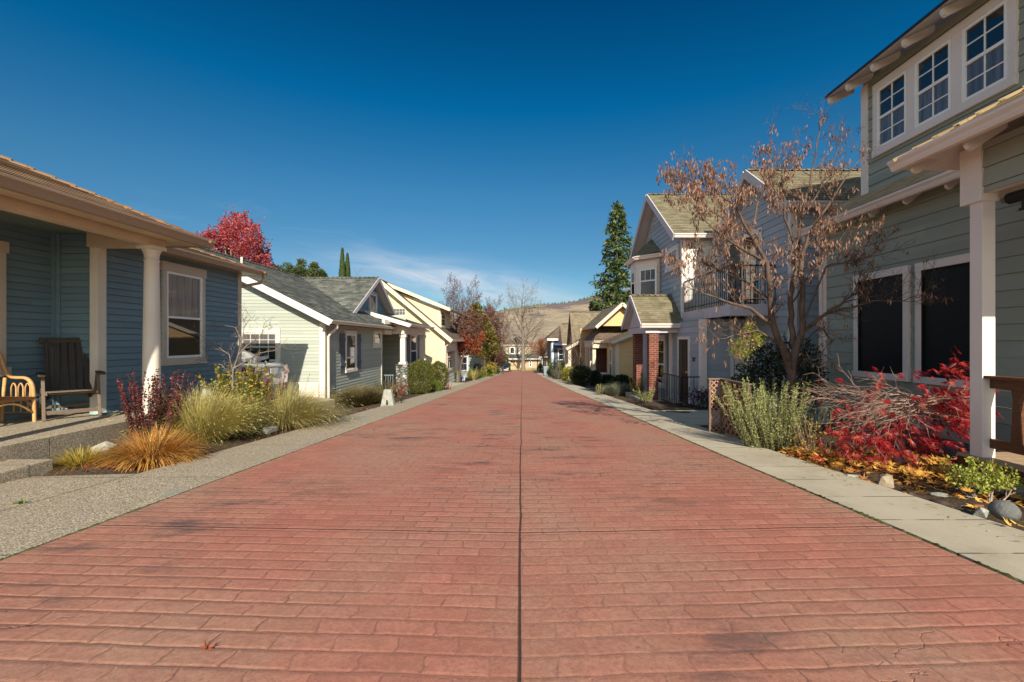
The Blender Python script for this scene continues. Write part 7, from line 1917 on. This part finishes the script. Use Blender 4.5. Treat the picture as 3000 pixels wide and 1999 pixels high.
# evergreen shrubs behind its trunk
p = V((4.55, 8.1, gz(4.6, 8.1))); R0 = random.Random(52); t = plant('dark_evergreen_shrub', p, 'big dark glossy evergreen shrub behind the pod tree trunk', 'shrub'); lb = MB(); cl = []
for (x, y, r) in ((2200, 1090, 42), (2250, 1060, 45), (2290, 1030, 45), (2350, 1050, 50), (2380, 1100, 36), (2320, 1110, 60), (2260, 1130, 55), (2200, 1150, 48), (2380, 1150, 40), (2165, 1130, 26)):
    q = at(x, y, 8.1 + R0.uniform(-.35, .35)); rr = r * 8.1 / F; cl.append((q, (rr, rr, rr)))
clumps(lb, cl, 5200, .07, .032, R0, shell=.35, cs=.3); lb.build('foliage', M['lf_dark'], t)
mb = MB()
for k in range(9): a = cl[k][0]; mb.tube([p + V((R0.gauss(0, .06), R0.gauss(0, .06), -.05)), p.lerp(a, .5) + rvec(R0) * .08, a], [.02, .014, .006], 5)
mb.build('stems', M['bark_dark'], t)
p = V((4.75, 9.3, gz(4.7, 9.3))); R0 = random.Random(53); t = plant('airy_yellow_shrub', p, 'airy yellow green shrub between the grey house and the pod tree', 'shrub'); lb = MB(); cl = []
for (x, y, r) in ((2165, 1015, 26), (2195, 985, 30), (2215, 1005, 26), (2180, 1040, 22), (2230, 990, 18), (2150, 1030, 14), (2200, 960, 16)):
    q = at(x, y, 9.2 + R0.uniform(-.2, .2)); rr = r * 9.2 / F; cl.append((q, (rr, rr, rr * .9)))
clumps(lb, cl, 1500, .055, .026, R0, shell=.2, inner=.3, cm=.6); lb.build('foliage', M['lf_lime'], t)
mb = MB()
for c, r in cl: mb.tube([p + V((0, 0, -.05)), p.lerp(c, .5) + rvec(R0) * .1, c], [.018, .012, .005], 5)
mb.build('stems', M['bark'], t)
# rosemary: stiff wands set with needles
p = V((3.38, 6.25, gz(3.4, 6.25) - .03)); wands('rosemary', p, 'grey green rosemary bush with tall wands by the lattice screen', M['lf_rose'], M['bark'], 160, .92, .38, 54, .034, .0068, 185, lean=(-.14, -.02), lo=.06, base=.30, whorl=True)
p = V((3.95, 6.55, gz(3.9, 6.5))); wands('rosemary', p, 'thinner dark rosemary in the shade at the pod tree trunk', M['lf_rose'], M['bark'], 34, 1.05, .30, 55, .030, .0055, 130, lean=(0, 0), lo=.10, base=.22, whorl=True, cm=.25)
p = V((3.78, 5.85, gz(3.7, 5.8))); wands('twiggy_rosemary', p, 'sparse rosemary caught full of fallen leaves beside the red lace maple', M['lf_rose'], M['bark_red'], 46, .60, .60, 56, .028, .006, 70, lo=.15, base=.30, whorl=True)
R0 = random.Random(57); lb = MB()
for k in range(80):
    q = p + V((R0.gauss(.02, .22), R0.gauss(-.05, .18), R0.uniform(.02, .42))); palmate(lb, q, rvec(R0), rvec(R0), R0.uniform(.03, .055), 5, R0.uniform(.3, 1), .3)
o = lb.build('caught_leaves', M['litter'], None, org=p); tag(o, 'dry leaves caught in the sparse rosemary beside the lace maple', kind='stuff')
# lace-leaf maple: arching bare branches to the left, scarlet leaves below and right
p = V((4.38, 5.28, gz(4.4, 5.3))); t = plant('lace_maple', p, 'low weeping Japanese maple with bare arching twigs and scarlet leaves', 'tree'); R0 = random.Random(58); mb = MB(); tips = []
Ym = 5.28
c0 = at(2655, 1210, Ym)
mb.tube([p - V((0, 0, .1)), at(2635, 1265, Ym), at(2648, 1235, Ym), c0, at(2675, 1180, Ym), at(2690, 1165, Ym)], [.055, .05, .046, .042, .036, .03], 9)
o_lm = dict(n=[5, 4], seg=[6, 5, 4], jit=[.13, .20, .22], up=[-.045, -.04, -.02], sides=[5, 4, 3], start=[.25, .2], ang=[28, 34], lr=[.55, .55], rr=[.65, .7], taper=.35, tl=.2, rmin=.0019)
for k in range(46):
    a = R0.choice((PI, PI, PI, PI, 0, 0)) + R0.gauss(0, .6)
    q = c0.lerp(at(2690, 1165, Ym), R0.random()) + V((R0.uniform(-.1, .15), R0.gauss(0, .06), R0.uniform(-.03, .05))); d = V((math.cos(a), math.sin(a) * .7 - .15, R0.uniform(-.25, .36)))
    L = R0.uniform(.55, .98) * (1.0 if math.cos(a) < 0 else .62)
    grow(mb, q, d, L, R0.uniform(.0045, .009), 0, o_lm, R0, tips)
mb.build('trunk', M['bark_rose'], t)
lb = MB()
def cluster(q, n, s0, s1):
    for k in range(1 if R0.random() < .55 else n):
        palmate(lb, q + rvec(R0) * .03, V((R0.gauss(0, .45), -.9 + R0.gauss(0, .35), .35)), V((R0.gauss(0, .6), 0, -1)), R0.uniform(s0, s1) * 1.45, 7, min(.999, max(0, R0.gauss(.5, .27))), .35, .13)
for q, dd, lv in tips:
    z = q.z - p.z
    if q.x > 4.95 and q.y > 5.3: continue
    pr = .07
    if q.x > 4.45: pr = .42
    if z < .36: pr = .62
    if R0.random() < pr: cluster(q, 2, .045, .075)
for k in range(150):
    x = R0.gauss(2625, 105); y = R0.gauss(1290, 32); cluster(at(x, y, 4.95 + R0.uniform(-.25, .3)), 2, .05, .085)
for k in range(80):
    x = R0.gauss(2775, 45); y = R0.gauss(1190, 55); cluster(at(x, y, 5.1 + R0.uniform(-.2, .2)), 2, .045, .08)
for k in range(14):
    x = R0.gauss(2790, 30); y = R0.gauss(1075, 14); cluster(at(x, y, 5.1), 2, .05, .08)
for k in range(6):
    mb2 = None
lb.build('leaves', M['lf_jmaple'], t)
# lime green little shrub by the deck
p = G(2905, 1478) + V((0, .02, -.02)); t = plant('lime_shrub', p, 'little lime green shrub with gnarled pale stem below the wooden deck', 'shrub'); R0 = random.Random(60); mb = MB(); tips = []
for d, L in (((-.75, 0, .75), .25), ((.6, .1, .85), .25), ((.15, .3, 1), .26), ((-.4, -.2, .8), .25), ((.9, 0, .5), .25), ((-.95, .1, .5), .28)):
    grow(mb, p + V((0, 0, -.02)), V(d), L, .010, 0, dict(n=[5, 4], seg=[4, 3, 3], jit=[.2, .22, .2], up=[.06, .05, .05], sides=[6, 4, 3], start=[.35, .2], ang=[42, 45], lr=[.7, .65], rr=[.6, .6], taper=.4, tl=.2), R0, tips)
mb.build('stems', M['bark_pale'], t); lb = MB()
for q, dd, lv in tips:
    if q.z < p.z + .17: continue
    for k in range(5): leaf(lb, q + rvec(R0) * .035, rvec(R0) + V((0, 0, .2)), rvec(R0), .036 * R0.uniform(.6, 1.3), .022, min(.999, max(0, R0.gauss(.48, .26))), .15)
lb.build('foliage', M['lf_lime'], t)
# ---------------------------------------------------------------- leaf litter, weeds (uncountable)
R0 = random.Random(70); lb = MB()
def litter(n, cx, cy, sx, sy, s0, s1, zmax=.05):
    for k in range(n):
        x = R0.gauss(cx, sx); y = R0.gauss(cy, sy)
        if x < 3.28 or x > 5.75: continue
        z = ground_z(x, y) + .012 + R0.random() * zmax
        palmate(lb, V((x, y, z)), V((R0.gauss(0, .45), R0.gauss(-.1, .45), 1)), rvec(R0), R0.uniform(s0, s1), R0.choice((5, 5, 7)), min(.999, max(0, R0.gauss(.55, .27))), R0.uniform(-.3, .5))
litter(900, 4.05, 5.45, .42, .55, .05, .105, .09); litter(420, 4.55, 4.9, .35, .4, .06, .115, .07); litter(230, 3.62, 5.75, .2, .42, .04, .085, .05); litter(30, 3.9, 4.2, .35, .3, .05, .09, .02); litter(40, 4.3, 3.7, .25, .3, .055, .10, .03); litter(60, 3.55, 5.2, .15, .5, .04, .07, .03)
for x, y in ((2640, 1398), (2705, 1395), (2795, 1410), (2850, 1490), (2930, 1490), (2980, 1545), (2960, 1550), (2560, 1365), (2880, 1505)):
    q = G(x, y); palmate(lb, q + V((0, 0, .02)), V((R0.gauss(0, .4), -.4, 1)), rvec(R0), R0.uniform(.05, .08), 5, R0.uniform(.5, .9), .5)
o = lb.build('fallen_leaves', M['litter']); tag(o, 'yellow orange fallen leaves covering the right soil bed', kind='stuff')
lb = MB()
for (cx, cy, sx, sy, n) in ((-4.15, 7.6, .12, .5, 60), (-4.3, 8.1, .3, .15, 110), (-4.4, 4.85, .3, .08, 90), (-4.1, 12.0, .15, .3, 40)):
    for k in range(n):
        x = R0.gauss(cx, sx); y = R0.gauss(cy, sy)
        if x > -3.95: continue
        z = ground_z(x, y) + .015; palmate(lb, V((x, y, z)), V((R0.gauss(0, .4), R0.gauss(-.1, .4), 1)), rvec(R0), R0.uniform(.03, .055), 5, R0.uniform(0, .6), R0.uniform(-.2, .5))
o = lb.build('rust_leaf_litter', M['lf_rust']); tag(o, 'rust brown leaf litter in the left bed', kind='stuff')
lb = MB()
for k in range(420):
    x = R0.uniform(-5.0, -3.97); y = R0.uniform(4.7, 9.5)
    if noise.noise(V((x * 2.2, y * 1.6, 4))) < .12: continue
    z = ground_z(x, y)
    for j in range(6): leaf(lb, V((x, y, z)), V((R0.gauss(0, 1), R0.gauss(0, 1), .5)), rvec(R0), .032, .016, R0.random())
q = G(57, 1478)
for j in range(16): leaf(lb, q + V((R0.gauss(0, .012), R0.gauss(0, .01), 0)), V((R0.gauss(0, .6), R0.gauss(0, .6), 1)), rvec(R0), .035, .018, R0.random())
o = lb.build('weeds', M['weed']); tag(o, 'small green weeds in the left bed', kind='stuff')
# dry twigs and straw bits in the beds and blown on to the walks
lb = MB()
for k in range(420):
    if R0.random() < .5: x = -3.9 + abs(R0.gauss(0, .25)) ; y = R0.uniform(2.5, 14)
    else: x = 3.25 - abs(R0.gauss(0, .18)); y = R0.uniform(2.4, 10)
    z = road_z(y) + .009; a = R0.uniform(0, 6.28); blade(lb, V((x, y, z)), V((math.cos(a), math.sin(a), R0.uniform(.0, .2))), R0.uniform(.015, .07), R0.uniform(.003, .012), .25, R0, R0.uniform(0, 1), 2)
for k in range(1500):
    x, y = (R0.uniform(-5.0, -3.93), R0.uniform(4.75, 12.5)) if R0.random() < .7 else (R0.uniform(3.3, 5.2), R0.uniform(2.6, 7.5))
    z = ground_z(x, y) + .008; a = R0.uniform(0, 6.28); blade(lb, V((x, y, z)), V((math.cos(a), math.sin(a), R0.uniform(.0, .25))), R0.uniform(.04, .13), .004, .25, R0, R0.uniform(.3, 1), 2)
o = lb.build('dry_straw', M['gr_straw']); tag(o, 'dry straw and twig bits strewn over the soil beds', kind='stuff')
# ================================================================ CAMERA, SUN, SKY
cam = bpy.data.cameras.new('camera'); co = bpy.data.objects.new('camera', cam); COL.objects.link(co)
cam.sensor_width = 36.0; cam.lens = 16.0; cam.shift_x = -.01; cam.shift_y = .0
cam.clip_start = .05; cam.clip_end = 20000
co.location = (0, 0, 0); co.rotation_euler = (PI / 2, 0, 0)
S.camera = co
EL, AZ = math.radians(30.2), math.radians(8.3)
d = V((-math.sin(AZ) * math.cos(EL), math.cos(AZ) * math.cos(EL), -math.sin(EL)))
sun = bpy.data.lights.new('sun', 'SUN'); so = bpy.data.objects.new('sun', sun); COL.objects.link(so)
sun.energy = 4.6; sun.angle = math.radians(.53); sun.color = (1.0, .90, .74)
so.rotation_euler = d.to_track_quat('-Z', 'Y').to_euler(); so.location = (20, -60, 40)
W = bpy.data.worlds.new('World'); S.world = W; W.use_nodes = True
nt = W.node_tree; nt.nodes.clear()
def wn(t, **kw):
    n = nt.nodes.new(t)
    for k, v in kw.items(): setattr(n, k, v)
    return n
out = wn('ShaderNodeOutputWorld'); bg = wn('ShaderNodeBackground'); nt.links.new(bg.outputs[0], out.inputs[0])
sky = wn('ShaderNodeTexSky', sky_type='NISHITA'); sky.sun_disc = False; sky.sun_elevation = EL; sky.sun_rotation = PI - AZ
sky.altitude = 600; sky.air_density = 1.0; sky.dust_density = .35; sky.ozone_density = 3.0
hs = wn('ShaderNodeHueSaturation'); hs.inputs['Saturation'].default_value = 1.0; hs.inputs['Value'].default_value = 1.0
nt.links.new(sky.outputs[0], hs.inputs['Color'])
# polarised deep blue opposite the sun; unseen sky behind kept brighter as shade fill
tc = wn('ShaderNodeTexCoord'); sp = wn('ShaderNodeSeparateXYZ'); nt.links.new(tc.outputs['Generated'], sp.inputs[0])
def mth(op, a, b=0.0, c=False):
    n = wn('ShaderNodeMath', operation=op, use_clamp=c)
    for i, v in enumerate((a, b)):
        if isinstance(v, bpy.types.NodeSocket): nt.links.new(v, n.inputs[i])
        else: n.inputs[i].default_value = v
    return n.outputs[0]
ux = mth('DIVIDE', sp.outputs[0], mth('MAXIMUM', sp.outputs[1], .05)); uz = mth('DIVIDE', sp.outputs[2], mth('MAXIMUM', sp.outputs[1], .05))
# band axis: from (-.30, .165) falling to (.17, .085)
ax_ = mth('ADD', mth('MULTIPLY', ux, .985), mth('MULTIPLY', uz, -.17)); ay_ = mth('ADD', mth('MULTIPLY', ux, .17), mth('MULTIPLY', uz, .985))
cv = wn('ShaderNodeCombineXYZ'); nt.links.new(mth('MULTIPLY', ax_, 3.2), cv.inputs[0]); nt.links.new(mth('MULTIPLY', ay_, 17.0), cv.inputs[1])
nz = wn('ShaderNodeTexNoise'); nt.links.new(cv.outputs[0], nz.inputs['Vector']); nz.inputs['Scale'].default_value = 1.5; nz.inputs['Detail'].default_value = 9; nz.inputs['Roughness'].default_value = .62; nz.inputs['Distortion'].default_value = .6
def ramp(fac, st):
    n = wn('ShaderNodeValToRGB'); nt.links.new(fac, n.inputs[0]); cr = n.color_ramp
    while len(cr.elements) > 1: cr.elements.remove(cr.elements[-1])
    cr.elements[0].position = st[0][0]; cr.elements[0].color = (st[0][1],) * 3 + (1,)
    for p, v in st[1:]:
        e = cr.elements.new(p); e.color = (v, v, v, 1)
    return n.outputs[0]
off = mth('ADD', ay_, 1.0)     # band centre ay ~ .105
band = ramp(off, [(1.045 - .0, 0.0), (1.085, 1.0), (1.105, 1.0), (1.165, 0.0)]) if 0 else None
def gauss(v, c, w): 
    q = mth('DIVIDE', mth('SUBTRACT', v, c), w); return mth('POWER', 2.718, mth('MULTIPLY', mth('MULTIPLY', q, q), -1.0))
bandm = mth('MULTIPLY', gauss(ay_, .100, .036), gauss(ax_, -.14, .26))
cl = mth('MULTIPLY', ramp(nz.outputs['Fac'], [(.30, 0.0), (.62, 1.0)]), bandm)
wis = mth('MULTIPLY', mth('MULTIPLY', ramp(nz.outputs['Fac'], [(.5, 0.0), (.8, .5)]), gauss(ay_, .15, .05)), gauss(ax_, -.55, .3))
cl = mth('ADD', cl, mth('MULTIPLY', wis, .35), True)
gr = wn('ShaderNodeValToRGB'); nt.links.new(sp.outputs[2], gr.inputs[0]); cr = gr.color_ramp
cr.elements[0].position = 0.0; cr.elements[0].color = (.31, .40, .42, 1); cr.elements[1].position = .95; cr.elements[1].color = (1, 1, 1, 1)
for p_, c_ in ((.175, (.205, .35, .39)), (.30, (.14, .37, .43)), (.45, (.006, .325, .455)), (.60, (0, .217, .345)), (.75, (.15, .40, .50))):
    e_ = cr.elements.new(p_); e_.color = (*c_, 1)
mn = wn('ShaderNodeMix', data_type='RGBA', blend_type='MULTIPLY'); nt.links.new(ramp(sp.outputs[1], [(0.0, 0.0), (.35, 1.0)]), mn.inputs[0]); nt.links.new(hs.outputs[0], mn.inputs[6]); nt.links.new(gr.outputs[0], mn.inputs[7])
mx = wn('ShaderNodeMix', data_type='RGBA'); nt.links.new(mth('MULTIPLY', cl, .95), mx.inputs[0]); nt.links.new(mn.outputs[2], mx.inputs[6]); mx.inputs[7].default_value = (3.5, 3.75, 4.1, 1)
wm = wn('ShaderNodeMix', data_type='RGBA', blend_type='MULTIPLY'); nt.links.new(ramp(sp.outputs[1], [(0.0, 1.0), (.30, 0.0)]), wm.inputs[0]); nt.links.new(mx.outputs[2], wm.inputs[6]); wm.inputs[7].default_value = (1.30, 1.05, .80, 1)  # warm tint added to the unseen sky behind, to warm the shade fill
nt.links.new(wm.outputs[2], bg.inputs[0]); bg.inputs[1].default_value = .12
S.view_settings.view_transform = 'Standard'; S.view_settings.look = 'None'; S.view_settings.exposure = 0.75; S.view_settings.gamma = 1.0
S.cycles.max_bounces = 6; S.cycles.transparent_max_bounces = 6
S.cycles.use_denoising = True

# kinds that stand more than once carry one group phrase
GROUPS = {'clipped_hedge': 'clipped hedge balls by the stone pier', 'purple_twig_tree': 'bare purplish trees on the left of the street', 'orange_tree': 'orange autumn trees at the far right', 'distant_bare_tree': 'bare trees behind the street end',
          'red_twig_tree': 'small red twigged trees before the right hand houses', 'evergreen_tree': 'evergreen treetops behind the grey roof', 'rosemary': 'rosemary bushes by the lattice screen', 'grey_lavender': 'grey lavender mounds along the right walk',
          'rock': 'rocks in the garden beds', 'flat_stone': 'flat stones in the right bed', 'parked_car': 'parked cars', 'thicket': 'thickets at the far left', 'conifer': 'conifers on the right', 'fallen_leaf': 'single leaves on the paving', 'bush': 'bushes along the street'}
for o in list(COL.objects):
    b = o.name.split('.')[0]
    if o.parent is None and b in GROUPS and 'group' not in o: o['group'] = GROUPS[b]
